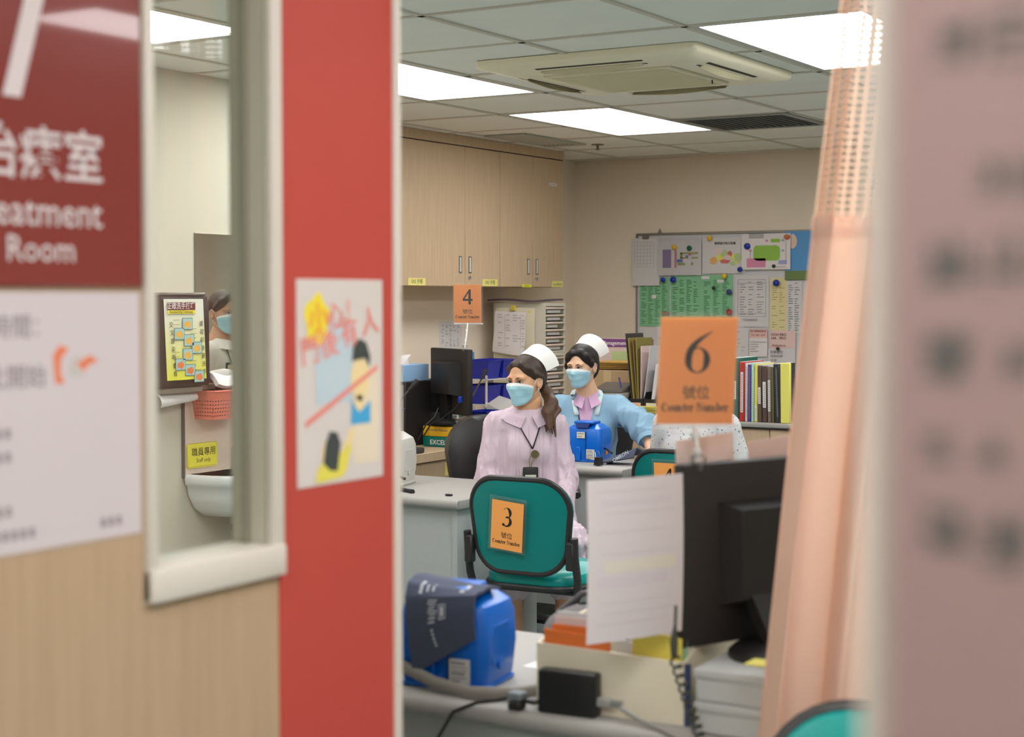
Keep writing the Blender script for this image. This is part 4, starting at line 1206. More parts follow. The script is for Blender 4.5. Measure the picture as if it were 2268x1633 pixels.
MB().rbox((.335, -.03, .985), (.357, -.010, 1.02), .003, 1).build('video_plug', mat('plug_blue', S(30, 60, 170), .4), m4)
MB().tube([(.346, -.02, .986), (.33, -.05, .95), (.27, -.09, .90), (.22, -.13, .87), (.19, -.16, .80)], .004, 6).tube([(.16, -.05, .95), (.17, -.08, .90), (.18, -.14, .86), (.15, -.17, .78)], .004, 6).build('cables', BLACK, m4)

# ------------------------------------------------------------------ counter number cards on the screens
def number_card(label, o, xdir, up, d, stem_to):
    t = thing('counter_card', label, 'sign card')
    M = fr(o, xdir, up)
    W = lambda p: tuple(M @ Vector(p))
    def slab(x0, y0, x1, y1, z0, z1):
        return MB().hexa([W((x0, y0, z0)), W((x1, y0, z0)), W((x1, y1, z0)), W((x0, y1, z0)), W((x0, y0, z1)), W((x1, y0, z1)), W((x1, y1, z1)), W((x0, y1, z1))])
    slab(-.074, 0, .074, .206, -.0005, .0005).build('card', ORANGE, t, 0)
    b_ = MB(); card_print(b_, M @ Matrix.Translation((0, 0, .0012)), d, .98); b_.build('card_print', INK, t, 0)
    MB().add([W((-.080, -.008, .0018)), W((.083, -.008, .0018)), W((.083, .216, .0018)), W((-.080, .216, .0018))], [(0, 1, 2, 3)]).build('sleeve', SLEEVE, t, 0)
    MB().add([W((-.074, -.008, .0019)), W((.083, -.008, .0019)), W((.083, .0, .0019)), W((-.074, .0, .0019))], [(0, 1, 2, 3)]).build('sleeve_edge', clear('milky_edge', alpha=.5, col=(.85, .85, .85)), t, 0)
    a = Vector(W((0, -.004, .001))); b2 = Vector(stem_to)
    slab(-.045, -.020, .045, -.004, -.003, .003).build('card_clip', PLCLEAR, t, 0)
    mid = a.lerp(b2, .5) + Vector((.004, -.004, 0))
    MB().tube([a, mid, b2], .0045, 8).ell(a.lerp(b2, .3)[:], (.009, .009, .012), 10, 6).ell(a.lerp(b2, .75)[:], (.009, .009, .012), 10, 6).build('stem', mat('milky_plastic', S(216, 214, 212), .2), t)
    MB().rbox((b2.x - .012, b2.y - .014, b2.z - .02), (b2.x + .012, b2.y + .014, b2.z + .012), .004, 1).build('grip', PLCLEAR, t)
    return t
V = lambda *a: Vector(a)
number_card('large orange counter number six card above the front screen', (-1.308, 2.806, 1.306), (.8526, .5225, 0), (.04, .02, 1), '6', (-1.294, 2.793, 1.236))
number_card('orange counter number four card clipped to the far screen', (-4.700, 7.215, 1.412), (.8526, .5225, 0), (-.01, 0, 1), '4', (-4.674, 7.145, 1.280))

# sheet hanging off the front screen
A4 = Vector((.415, .91, 0)); N6 = Vector((.91, -.415, 0))
o6 = Vector((-1.306, 2.765, 0))
def sheet6(u, v): 
    p = o6 - A4 * (.225 * (1 - u) + .022) + N6 * (.016 + .006 * math.sin(PI * u) + .004 * math.sin(3 * v)) ; return (p.x, p.y, .918 + .300 * v)
hs = tag(MB().grid(sheet6, 8, 8, .0006).build('hanging_sheet', mat('lilac_sheet', S(216, 208, 210), .8)), 'white printed sheet hanging off the left edge of the front screen', 'paper')
t = MB()
for k, (z, h, m_) in enumerate(((.275, .004, 0), (.25, .012, 1), (.235, .004, 0), (.20, .004, 0), (.16, .004, 0), (.128, .022, 2), (.10, .02, 1), (.07, .004, 0), (.05, .004, 0), (.03, .004, 0))):
    t.m(m_).grid(lambda u, v: tuple(Vector(sheet6(.08 + .04 * (k % 3) + .74 * u, (z + h * v) / .30)) + N6 * .0006), 8, 1)
t.build('printing', [mat('faint_ink', S(210, 202, 204), .8), mat('faint_lilac', S(212, 203, 208), .8), mat('faint_yellow', S(220, 213, 200), .8)], hs, 0)
for k, (lab, a, w, z1, lean, c) in enumerate((('pale pink sheet standing behind the left of the front screen top', .02, .155, 1.272, -.015, S(226, 204, 196)), ('pinkish sheet behind the front screen nearest the curtain', .19, .17, 1.262, .0, S(222, 196, 186)))):
    p = o6 + A4 * a - N6 * .035; p2 = p + A4 * w
    pp_ = MB().hexa([(p.x, p.y, .90), (p2.x, p2.y, .90), (p2.x - .001, p2.y + .002, .90), (p.x - .001, p.y + .002, .90), (p.x + lean, p.y, z1), (p2.x - .012, p2.y - .02, z1 + .012), (p2.x - .013, p2.y - .018, z1 + .012), (p.x + lean - .001, p.y + .002, z1)])
    tag(pp_.build('standing_sheet', mat('pink_sheet_%d' % k, c, .8), None, 0), lab, 'paper')

# ================================================================== front desk clutter
ob = thing('file_box', 'cream open file box holding envelopes on the front desk', 'file box', (-1.600, 2.705, .74), math.atan2(.02, .308))
FBX = mat('cream_card', S(236, 227, 204), .6); FBN = mat('navy_lining', S(52, 66, 110), .6)
W_, D_, H_ = .312, .30, .128
MB().hexa([(0, 0, 0), (W_, 0, 0), (W_, .006, 0), (0, .006, 0), (0, 0, H_), (W_, 0, H_ - .008), (W_, .006, H_ - .008), (0, .006, H_)]).build('front_wall', FBX, ob, 0)
MB().prism([(0.006, 0), (D_, 0), (D_, H_ + .03), (.10, H_ + .02), (.006, H_ - .008)], W_ - .004, W_, 'x').build('side_wall', FBX, ob, 0)
MB().prism([(0.006, 0), (D_, 0), (D_, H_ + .03), (.10, H_ + .02), (.006, H_)], 0, .004, 'x').build('side_wall', FBX, ob, 0)
MB().box((.004, D_ - .006, 0), (W_ - .004, D_, H_ + .03)).build('back_wall', FBX, ob, 0)
MB().box((.004, .006, 0), (W_ - .004, D_ - .006, .004)).box((W_, .0, .0), (W_ + .012, .004, .118)).build('lining', FBN, ob, 0)
def stand_card(name, lab, x0, x1, y, z1, c, dz=0, lean=.0):
    p = MB().at((-1.600, 2.705, .746), math.atan2(.02, .308)).hexa([(x0, y, 0), (x1, y, 0), (x1, y + .003, 0), (x0, y + .003, 0), (x0 + lean, y - .004, z1), (x1 + lean, y - .004, z1 + dz), (x1 + lean, y - .001, z1 + dz), (x0 + lean, y - .001, z1)])
    return tag(p.build(name, c, None, 0), lab, 'stationery')
OENV = mat('orange_envelope', S(232, 122, 56), .7)
stand_card('envelope', 'front orange envelope standing in the cream file box', .012, .155, .012, .150, OENV, -.010)
stand_card('envelope', 'orange envelope behind, rising a little higher', .025, .13, .022, .158, OENV)
stand_card('paper_slip', 'white slip with a pink edge rising behind the orange envelopes', .03, .12, .035, .182, PAPER, .0)
stand_card('paper_slip', 'pinkish slip among the orange envelopes', .028, .125, .030, .172, mat('pink_slip', S(232, 206, 204), .7))
stand_card('paper_slip', 'white card beside the orange envelopes in the file box', .165, .20, .02, .142, PAPER, -.004)
stand_card('card_folder', 'yellow folder standing at the right end of the file box', .200, .302, .016, .168, mat('yellow_folder', S(226, 208, 92), .7), -.012)
stand_card('card_folder', 'mint card peeking out behind the yellow folder', .285, .306, .035, .150, mat('mint_card', S(150, 196, 176), .7))
tag(MB().at((-1.600, 2.705, .746)).rbox((.165, .05, 0), (.178, .06, .155), .003, 1).build('marker_pen', BLACK), 'black marker pen between the cards of the file box', 'pen')
ad = thing('power_adaptor', 'black power adaptor standing against the cream file box', 'power adaptor', (-1.575, 2.664, .74), math.atan2(.012, .127))
MB().rbox((0, 0, 0), (.122, .034, .086), .006, 3).build('case', mat('satin_black', S(30, 30, 32), .35), ad)
MB().rbox((.120, .008, .022), (.148, .026, .040), .003, 1).build('plug', mat('plug_grey', S(150, 150, 146), .5), ad)
for k in range(4): MB().rbox((.146 + .007 * k, .010, .024), (.150 + .007 * k, .024, .038), .001, 1).build('strain_relief', MATS['plug_grey'], ad)
tag(MB().tube([(-1.402, 2.685, .768), (-1.36, 2.680, .752), (-1.30, 2.660, .746), (-1.25, 2.640, .738), (-1.20, 2.632, .66), (-1.19, 2.63, .55)], .005, 8).build('power_cable', mat('pale_grey_cable', S(150, 148, 142), .5)), 'pale grey power cable running from the adaptor to the desk edge', 'cable')
pl = thing('cable_joint', 'grey and black cable joint left of the power adaptor', 'plug', (-1.617, 2.664, .741))
MB().rbox((-.022, -.012, .018), (.012, .016, .034), .003, 1).build('grey_shell', mat('joint_grey', S(120, 126, 130), .4), pl)
MB().rbox((-.018, -.016, .0), (.012, .012, .018), .004, 1).rbox((.010, -.006, .014), (.042, .008, .022), .002, 1).build('black_shell', BLACK, pl)
tag(MB().tube([(-1.635, 2.662, .762), (-1.66, 2.652, .755), (-1.70, 2.640, .748), (-1.75, 2.632, .725), (-1.79, 2.63, .66), (-1.80, 2.632, .55)], .004, 8).build('power_cable', BLACK), 'thin black cable hanging over the front edge of the near desk', 'cable')
# coiled cord
pts = []
A_ = Vector((-1.264, 2.630, .892)); B_ = Vector((-1.118, 2.630, .58))
for k in range(24 * 26 + 1):
    s_ = k / (24 * 26); a = 2 * PI * 26 * s_
    c_ = A_.lerp(B_, s_) + Vector((.0, 0, -.03 * math.sin(PI * s_)))
    pts.append(c_ + Vector((.0095 * math.cos(a), .0095 * math.sin(a) * .9, .004 * math.sin(a))))
cc = tag(MB().tube(pts[::3], .0026, 5).build('coiled_cord', mat('cord_charcoal', S(58, 60, 54), .5)), 'charcoal coiled telephone cord hanging by the file box', 'cord')
MB().tube([(-1.268, 2.645, .985), (-1.267, 2.640, .95), (-1.266, 2.633, .92), (-1.264, 2.630, .892)], [.003, .003, .008, .006], 8).build('straight_end', MATS['cord_charcoal'], cc)
for k, (lab, z0, z1) in enumerate((('lower pale grey box at the right end of the front desk', .7405, .800), ('upper pale grey box under the front screen foot', .8005, .862))):
    tt = thing('storage_box', lab, 'box', (-1.250, 2.690, z0), .04, 'pale grey boxes under the screen')
    MB().rbox((0, 0, 0), (.21, .26, z1 - z0 - .016), .004, 1).build('box_body', mat('pale_grey_box', S(198, 202, 200), .5), tt)
    MB().rbox((-.003, -.003, z1 - z0 - .018), (.213, .263, z1 - z0), .004, 2).build('box_lid', MATS['pale_grey_box'], tt)
tl = thing('desk_telephone', 'black telephone on the pale boxes under the screen', 'telephone', (-1.115, 2.885, .8625), .15)
MB().rbox((-.06, -.07, 0), (.10, .06, .030), .008, 2).build('phone_base', BLACK, tl)
MB().rbox((-.02, -.0735, .008), (.03, -.0705, .020), .001, 1).build('name_plate', mat('plate_grey', S(160, 154, 150), .5), tl)
sn = tag(MB().box((-1.135, 2.645, .8915), (-1.065, 2.70, .8925)).build('sticky_note', YELLOW), 'yellow sticky note on the black foot under the front screen', 'note')
bgm = mat('grey_bag_cloth', S(112, 108, 108), .8, bump=.2, bscale=40)
bag = thing('shoulder_bag', 'slumped grey bag at the back of the front desk', 'bag', (-1.66, 3.10, .74))
MB().grid(lambda u, v: (.15 * math.cos(2 * PI * u) * (math.sin(PI * (.08 + .84 * v)) ** .6) * (1 + .05 * math.sin(5 * u * 6)), .09 * math.sin(2 * PI * u) * (math.sin(PI * (.08 + .84 * v)) ** .6), .005 + .135 * v + .012 * math.cos(2 * PI * u)), 24, 10).build('bag_body', bgm, bag, 180)
MB().tube([(-.12, 0, .10), (-.06, .01, .15), (.04, .0, .16), (.12, -.01, .11)], .007, 8).build('bag_strap', mat('grey_strap', S(96, 92, 92), .7), bag)
fs_ = tag(MB().box((-1.80, 2.98, .7402), (-1.59, 3.28, .7412)).build('form_sheet', PAPER), 'white form with coloured lines lying beside the front blue monitor', 'paper')
MB().rect(0, 0, .16, .006, fr((-1.74, 3.06, .7418), (.9, .4, 0), (-.4, .9, 0))).m(1).rect(0, 0, .10, .005, fr((-1.70, 3.20, .7418), (.85, .5, 0), (-.5, .85, 0))).m(2).rect(0, 0, .14, .05, fr((-1.74, 3.08, .7416), (.9, .4, 0), (-.4, .9, 0))).build('coloured_lines', [mat('line_red', S(226, 96, 84), .7), mat('line_green', S(70, 150, 130), .7), mat('tint_pink', S(232, 206, 190), .8)], fs_, 0)
# ================================================================== people: smooth implicit surfaces meshed with surface nets
class SDF:
    def __init__(self): self.ops = []
    def cone(self, a, b, ra, rb, k=.02, sub=False):
        self.ops.append(('c', np.array(a, float), np.array(b, float), ra, rb, k, sub)); return self
    def chain(self, pts, rs, k=.02):
        for i in range(len(pts) - 1): self.cone(pts[i], pts[i + 1], rs[i], rs[i + 1], k)
        return self
    def ell(self, c, r, k=.02, sub=False, R=None):
        self.ops.append(('e', np.array(c, float), np.array(r, float), R, None, k, sub)); return self
    def bounds(self):
        lo = np.full(3, 1e9); hi = -lo
        for o in self.ops:
            if o[6]: continue
            if o[0] == 'c':
                r = max(o[3], o[4]); lo = np.minimum(lo, np.minimum(o[1], o[2]) - r); hi = np.maximum(hi, np.maximum(o[1], o[2]) + r)
            else:
                r = o[2] if o[3] is None else np.full(3, o[2].max()); lo = np.minimum(lo, o[1] - r); hi = np.maximum(hi, o[1] + r)
        return lo, hi
    @staticmethod
    def val(o, P):
        if o[0] == 'c':
            _, a, b, ra, rb, k, s_ = o
            d = b - a; L = max(d @ d, 1e-12)
            px, py, pz = P[0] - a[0], P[1] - a[1], P[2] - a[2]
            t = np.clip((px * d[0] + py * d[1] + pz * d[2]) / L, 0, 1)
            return np.sqrt((px - t * d[0]) ** 2 + (py - t * d[1]) ** 2 + (pz - t * d[2]) ** 2) - (ra + t * (rb - ra))
        _, c, r, R, _, k, s_ = o
        px, py, pz = P[0] - c[0], P[1] - c[1], P[2] - c[2]
        if R is not None:
            px, py, pz = (R[0][0] * px + R[1][0] * py + R[2][0] * pz, R[0][1] * px + R[1][1] * py + R[2][1] * pz, R[0][2] * px + R[1][2] * py + R[2][2] * pz)
        k0 = np.sqrt((px / r[0]) ** 2 + (py / r[1]) ** 2 + (pz / r[2]) ** 2)
        k1 = np.sqrt((px / r[0] ** 2) ** 2 + (py / r[1] ** 2) ** 2 + (pz / r[2] ** 2) ** 2)
        return k0 * (k0 - 1) / np.maximum(k1, 1e-9)
    def eval(self, P):
        D = None
        for o in self.ops:
            v = self.val(o, P)
            D = v if D is None else self.blend(D, v, o[5], o[6])
        return D
    @staticmethod
    def blend(D, v, k, sub):
        if sub:
            h = np.clip(.5 - .5 * (D + v) / k, 0, 1)
            return D * (1 - h) + (-v) * h + k * h * (1 - h)
        h = np.clip(.5 + .5 * (D - v) / k, 0, 1)
        return D * (1 - h) + v * h - k * h * (1 - h)
    def mesh(self, h, clip=None, disp=None):
        lo, hi = self.bounds(); lo = lo - 3 * h; hi = hi + 3 * h
        if clip: lo = np.maximum(lo, clip[0]); hi = np.minimum(hi, clip[1])
        n = np.ceil((hi - lo) / h).astype(int) + 1
        ax = [lo[i] + h * np.arange(n[i]) for i in range(3)]
        D = np.full(n, .2, np.float32)
        for o in self.ops:
            if o[0] == 'c':
                r = max(o[3], o[4]); a = np.minimum(o[1], o[2]) - r; b = np.maximum(o[1], o[2]) + r
            else:
                r = o[2] if o[3] is None else np.full(3, o[2].max()); a = o[1] - r; b = o[1] + r
            m_ = o[5] + 3 * h
            i0 = np.clip(((a - m_ - lo) / h).astype(int), 0, n); i1 = np.clip(((b + m_ - lo) / h).astype(int) + 2, 0, n)
            if (i1 <= i0).any(): continue
            sl_ = tuple(slice(i0[q], i1[q]) for q in range(3))
            P = (ax[0][sl_[0]][:, None, None], ax[1][sl_[1]][None, :, None], ax[2][sl_[2]][None, None, :])
            v = self.val(o, P)
            D[sl_] = self.blend(D[sl_], v, o[5], o[6])
        if disp is not None:
            D = D + disp(ax[0][:, None, None], ax[1][None, :, None], ax[2][None, None, :]).astype(np.float32)
        return surface_nets(D, lo, h)
def surface_nets(D, lo, h):
    S_ = D < 0
    nx, ny, nz = D.shape
    c = np.zeros((nx - 1, ny - 1, nz - 1), np.int8)
    for dx in (0, 1):
        for dy in (0, 1):
            for dz in (0, 1):
                c += S_[dx:nx - 1 + dx, dy:ny - 1 + dy, dz:nz - 1 + dz]
    act = (c > 0) & (c < 8)
    idx = np.full(act.shape, -1, np.int64)
    I = np.argwhere(act); idx[act] = np.arange(len(I))
    acc = np.zeros((len(I), 3)); cnt = np.zeros(len(I))
    corners = [(0, 0, 0), (1, 0, 0), (0, 1, 0), (1, 1, 0), (0, 0, 1), (1, 0, 1), (0, 1, 1), (1, 1, 1)]
    edges = [(0, 1), (2, 3), (4, 5), (6, 7), (0, 2), (1, 3), (4, 6), (5, 7), (0, 4), (1, 5), (2, 6), (3, 7)]
    vals = [D[I[:, 0] + a, I[:, 1] + b, I[:, 2] + c_] for a, b, c_ in corners]
    for a, b in edges:
        va, vb = vals[a], vals[b]
        m_ = (va < 0) != (vb < 0)
        t = np.where(m_, va / np.where(np.abs(va - vb) < 1e-12, 1, va - vb), 0)
        ca, cb_ = np.array(corners[a], float), np.array(corners[b], float)
        acc += m_[:, None] * (ca + t[:, None] * (cb_ - ca)); cnt += m_
    V_ = lo + h * (I + acc / cnt[:, None])
    F = []
    for axis in range(3):
        s0 = [slice(None)] * 3; s1 = [slice(None)] * 3
        s0[axis] = slice(0, -1); s1[axis] = slice(1, None)
        A, B = S_[tuple(s0)], S_[tuple(s1)]
        E_ = np.argwhere(A != B); inside = A[tuple(E_.T)]
        u, v = (axis + 1) % 3, (axis + 2) % 3
        ok = (E_[:, u] > 0) & (E_[:, v] > 0)
        for q in (u, v): ok &= E_[:, q] < D.shape[q] - 1
        E_ = E_[ok]; inside = inside[ok]
        def g(du, dv):
            Q = E_.copy(); Q[:, u] -= du; Q[:, v] -= dv
            return idx[Q[:, 0], Q[:, 1], Q[:, 2]]
        q = np.stack([g(1, 1), g(0, 1), g(0, 0), g(1, 0)], 1)
        q[~inside] = q[~inside][:, ::-1]
        F.append(q[(q >= 0).all(1)])
    return V_, np.concatenate(F)
def np_obj(name, VF, m, parent, smooth=True):
    """VF: list of (V, F); linked as one mesh"""
    vs, fs, o = [], [], 0
    for V_, F in VF:
        vs.append(V_); fs.append(F + o); o += len(V_)
    Vv = np.concatenate(vs); Fv = np.concatenate(fs)
    me = bpy.data.meshes.new(name)
    me.from_pydata(Vv.tolist(), [], Fv.tolist())
    me.materials.append(m)
    if smooth: me.polygons.foreach_set('use_smooth', [True] * len(me.polygons))
    me.update()
    ob_ = bpy.data.objects.new(name, me); COL.objects.link(ob_)
    if parent is not None: ob_.parent = parent
    return ob_

def rotm(yaw=0, pitch=0, roll=0):
    return (Matrix.Rotation(yaw, 3, 'Z') @ Matrix.Rotation(pitch, 3, 'X') @ Matrix.Rotation(roll, 3, 'Y'))
class HeadFrame:
    """head coordinates (x to the right of the person, y forward, z up, eyes at z=0) placed in the body's frame"""
    def __init__(self, c, yaw, pitch, roll, s):
        self.c = Vector(c); self.R = rotm(yaw, pitch, roll); self.s = s
        self.M = Matrix.Translation(self.c) @ (self.R * s).to_4x4() if False else Matrix.Translation(self.c) @ self.R.to_4x4() @ Matrix.Scale(s, 4)
    def p(self, q): return tuple(self.M @ Vector(q))
    def np(self, V_):
        A = np.array(self.M)[:3, :3]; return V_ @ A.T + np.array(self.c)
def head_sdf():
    s_ = SDF()
    s_.ell((0, -.008, .036), (.074, .092, .084), .02)
    s_.ell((0, .020, -.040), (.060, .066, .078), .04)
    s_.ell((0, .055, -.092), (.026, .024, .022), .035)
    for x in (-1, 1):
        s_.ell((x * .036, .052, -.026), (.026, .030, .028), .03)
        s_.ell((x * .030, .076, .020), (.024, .014, .010), .02)
    s_.cone((0, .088, .004), (0, .106, -.034), .007, .011, .014)
    s_.ell((0, .082, -.068), (.024, .014, .012), .02)
    for x in (-1, 1):
        s_.ell((x * .031, .101, .000), (.017, .016, .011), .014, True)
    for x in (-1, 1):
        s_.ell((x * .0755, -.012, -.012), (.009, .019, .032), .010)
        s_.ell((x * .084, -.006, -.008), (.007, .010, .017), .008, True)
    return s_
HEADV = None
def fingers(s_, wrist, palm, fdir, side, curl, sc=1.0):
    """palm and five fingers; fdir along the fingers, side towards the thumb, curl towards the palm's inside"""
    w, p, f, sd, cu = (np.array(q, float) for q in (wrist, palm, fdir, side, curl))
    f /= np.linalg.norm(f); sd /= np.linalg.norm(sd); cu /= np.linalg.norm(cu)
    for k in (-1, 0, 1):
        s_.cone(w + sd * .010 * k, p + sd * .022 * k * sc, .017, .013, .014)
    for k, L in enumerate((.066, .074, .070, .056)):
        b0 = p + sd * (.030 - .020 * k) * sc
        b1 = b0 + f * L * .45 + cu * .010; b2 = b1 + f * L * .32 + cu * .022; b3 = b2 + f * L * .20 + cu * .022
        s_.chain([b0, b1, b2, b3], [.0095, .0088, .0080, .0070], .006)
    t0 = w * .45 + p * .55 + sd * .022; t1 = t0 + sd * .026 + f * .020; t2 = t1 + f * .030 + sd * .006 + cu * .010; t3 = t2 + f * .020 + cu * .010
    s_.chain([t0, t1, t2, t3], [.014, .0115, .010, .0080], .008)

SKIN = mat('warm_skin', S(214, 164, 128), .5, sss=.08, var=.03, vscale=30)
SKIN2 = mat('light_skin', S(226, 182, 150), .5, sss=.08, var=.03, vscale=30)
SKIN3 = mat('tan_skin', S(198, 150, 120), .5, sss=.08)
EYEW = mat('eye_white', S(196, 190, 184), .3)
EYED = mat('eye_dark', S(34, 24, 20), .2)
BROW = mat('brow_brown', S(74, 54, 44), .8)
MASKB = mat('mask_blue', S(168, 214, 228), .8, bump=.1, bscale=300)
MASKW = mat('mask_white', S(230, 232, 232), .8)
HAIRB = mat('hair_dark_brown', S(58, 42, 34), .42, var=.25, vscale=9, stretch=(30, 30, 2), bump=.3, bscale=14)
HAIRK = mat('hair_black', S(30, 25, 24), .38, var=.2, vscale=9, stretch=(30, 30, 2), bump=.3, bscale=14)
CAPW = mat('cap_white_cloth', S(236, 234, 230), .8)
CAPS = mat('cap_lilac_stripe', S(214, 196, 214), .8)

def face_parts(root, hf, gaze=(0, 0)):
    for x in (-1, 1):
        e = MB().frame(hf.M).ell((x * .031, .0825, .0), (.0158, .0078, .0058), 14, 8).build('eye', EYEW, root, 180)
        MB().frame(hf.M).ell((x * .031 + gaze[0], .0872, .0002 + gaze[1]), (.0066, .0036, .0066), 12, 8).build('iris', EYED, e, 180)
        MB().frame(hf.M).tube([(x * .0155, .0880, .0005), (x * .024, .0905, .0058), (x * .034, .0895, .0066), (x * .0470, .0815, .0020)], [.0012, .0020, .0022, .0013], 6).build('eyelash', EYED, e, 180)
        MB().frame(hf.M).tube([(x * .015, .0925, .0165), (x * .027, .0925, .0215), (x * .040, .0860, .0220), (x * .052, .0745, .0165)], [(.0012, .0022), (.0014, .0030), (.0013, .0026), (.0007, .0010)], 6).build('eyebrow', BROW, root, 180)
def mask(root, hf, hs, top=-.006):
    nth, nz = 36, 16
    th = np.linspace(-1.28, 1.28, nth + 1)
    out = np.zeros((nz + 1, nth + 1, 3))
    for j in range(nz + 1):
        v = j / nz
        for i, a in enumerate(th):
            e = abs(a) / 1.28
            zt = -.030 + (top + .030) * (1 - e ** 2) ** 1.0 + .004; zb = -.118 + .032 * e ** 2
            z = zb + (zt - zb) * v
            dx, dy = math.sin(a), math.cos(a)
            rr_ = np.linspace(.15, .02, 66)
            P = (dx * rr_, .010 + dy * rr_, np.full(66, max(z, -.094)))
            d = hs.eval(P); hit = np.argmax(d < 0); r = rr_[hit]
            out[j, i] = (a, z, r)
    R = out[:, :, 2]
    for _ in range(3):
        Rn = R.copy()
        Rn[:, 1:-1] = np.maximum(R[:, 1:-1], (R[:, :-2] + R[:, 2:]) / 2)
        Rn[1:-1] = np.maximum(Rn[1:-1], (Rn[:-2] + Rn[2:]) / 2)
        R = Rn
    for _ in range(2):
        R[:, 1:-1] = (R[:, :-2] + 2 * R[:, 1:-1] + R[:, 2:]) / 4; R[1:-1] = (R[:-2] + 2 * R[1:-1] + R[2:]) / 4
    def P(i, j, off):
        a, z = out[j, i, 0], out[j, i, 1]; v = j / nz; e = abs(a) / 1.28
        pl = .0032 * (1 - .6 * e) * (((1 - v) * 3.2) % 1.0) if .08 < v < .90 else 0
        r = R[j, i] + .0085 + pl + off - .003 * e - .006 * (v < .06)
        return (math.sin(a) * r, .010 + math.cos(a) * r, z)
    W = nth + 1
    b_ = MB().frame(hf.M)
    b_.add([P(i, j, 0) for j in range(nz + 1) for i in range(W)], [(j * W + i + 1, j * W + i, (j + 1) * W + i, (j + 1) * W + i + 1) for j in range(nz) for i in range(nth)])
    mk = b_.build('face_mask', MASKB, root, 30)
    b_ = MB().frame(hf.M)
    b_.add([P(i, j, .0012) for j in (nz - 2, nz) for i in range(W)], [(i + 1, i, W + i, W + i + 1) for i in range(nth)])
    b_.build('mask_binding', MASKW, mk, 60)
    for x, i in ((-1, 0), (1, nth)):
        a = P(i, nz, .001); c_ = P(i, 1, .001)
        MB().frame(hf.M).tube([a, (x * .079, .012, .008), (x * .083, -.010, .016), (x * .0845, -.026, .006), (x * .081, -.026, -.022), (x * .077, -.008, -.040), c_], .0013, 6).build('ear_loop', MASKW, mk, 180)
def nurse_cap(root, hf, serr=False, st=-.9, en=.9, rise=.020):
    """band over the crown, flaring to the back"""
    def P(u, v, off=0.0):
        a = (u - .5) * 2 * 1.42
        r0 = .100 + .004 * math.cos(a)
        fy = .008 - .062 * abs(math.sin(a)) ** 1.5
        x0, y0, z0 = r0 * .90 * math.sin(a), fy, .026 + r0 * math.cos(a) * 1.02
        w = .122 - .040 * abs(math.sin(a))
        nx, nz = math.sin(a), math.cos(a)
        fl = .020 * v + off
        return (x0 + nx * fl, y0 - w * v * .93, z0 + nz * fl + rise * v)
    n = 60
    def Q(u, v):
        if serr and v > .99:
            return P(u, v + .018 * (int(u * n) % 2))
        return P(u, v)
    cp = MB().frame(hf.M).grid(Q, n, 8, .002).build('nurse_cap', CAPW, root, 50)
    MB().frame(hf.M).grid(lambda u, v: P(u, .76 + .05 * v, .0012), n, 1).build('cap_stripe', CAPS, cp, 50)
    # gathered back of the cap
    MB().frame(hf.M).grid(lambda u, v: tuple(Vector(P(u, .72)).lerp(Vector((0, -.105, .055)), .25 + .75 * v)), 30, 5, .0015).build('cap_back', CAPW, cp, 50)

def make_person(label, cat_loc, rz, J, style):
    """J: dictionary of joints in the person's frame (faces +Y, +X is the person's right)"""
    root = thing('person', label, 'person', cat_loc, rz)
    hs = head_sdf()
    hf = HeadFrame(J['head'], *J['hrot'], style.get('hs', .93))
    skin = style['skin']
    # head at fine resolution, then neck, trunk, limbs and hands in one mesh
    hd = SDF(); hd.ops = list(hs.ops)
    hd.cone((0, -.022, -.06), (0, -.030, -.125), .047, .047, .03)
    hV, hF = hd.mesh(.0042)
    body = SDF()
    nb = hf.p((0, -.026, -.10)); nk = J['neck']
    body.cone(nb, nk, .045, .052, .02)
    g = J
    body.chain([nk, g['chest'], g['waist'], g['hip']], [.050, .080, .078, .095], .05)
    for s_ in ('r', 'l'):
        body.chain([g['sh_' + s_], g['el_' + s_], g['wr_' + s_]], [.042, .036, .024], .03)
        body.chain([g['hp_' + s_], g['kn_' + s_], g['an_' + s_]], [.075, .052, .034], .04)
        body.cone(g['an_' + s_], tuple(np.array(g['an_' + s_]) + np.array(g.get('foot', (0, .15, -.035)))), .034, .028, .03)
        fingers(body, g['wr_' + s_], g['pa_' + s_], *g['hand_' + s_])
    bV, bF = body.mesh(.0085 if style.get('coarse') else .0065)
    np_obj('body', [(hf.np(hV), hF), (bV, bF)], skin, root)
    face_parts(root, hf, style.get('gaze', (0, 0)))
    if style.get('mask', True): mask(root, hf, hs)
    return root, hf, hs

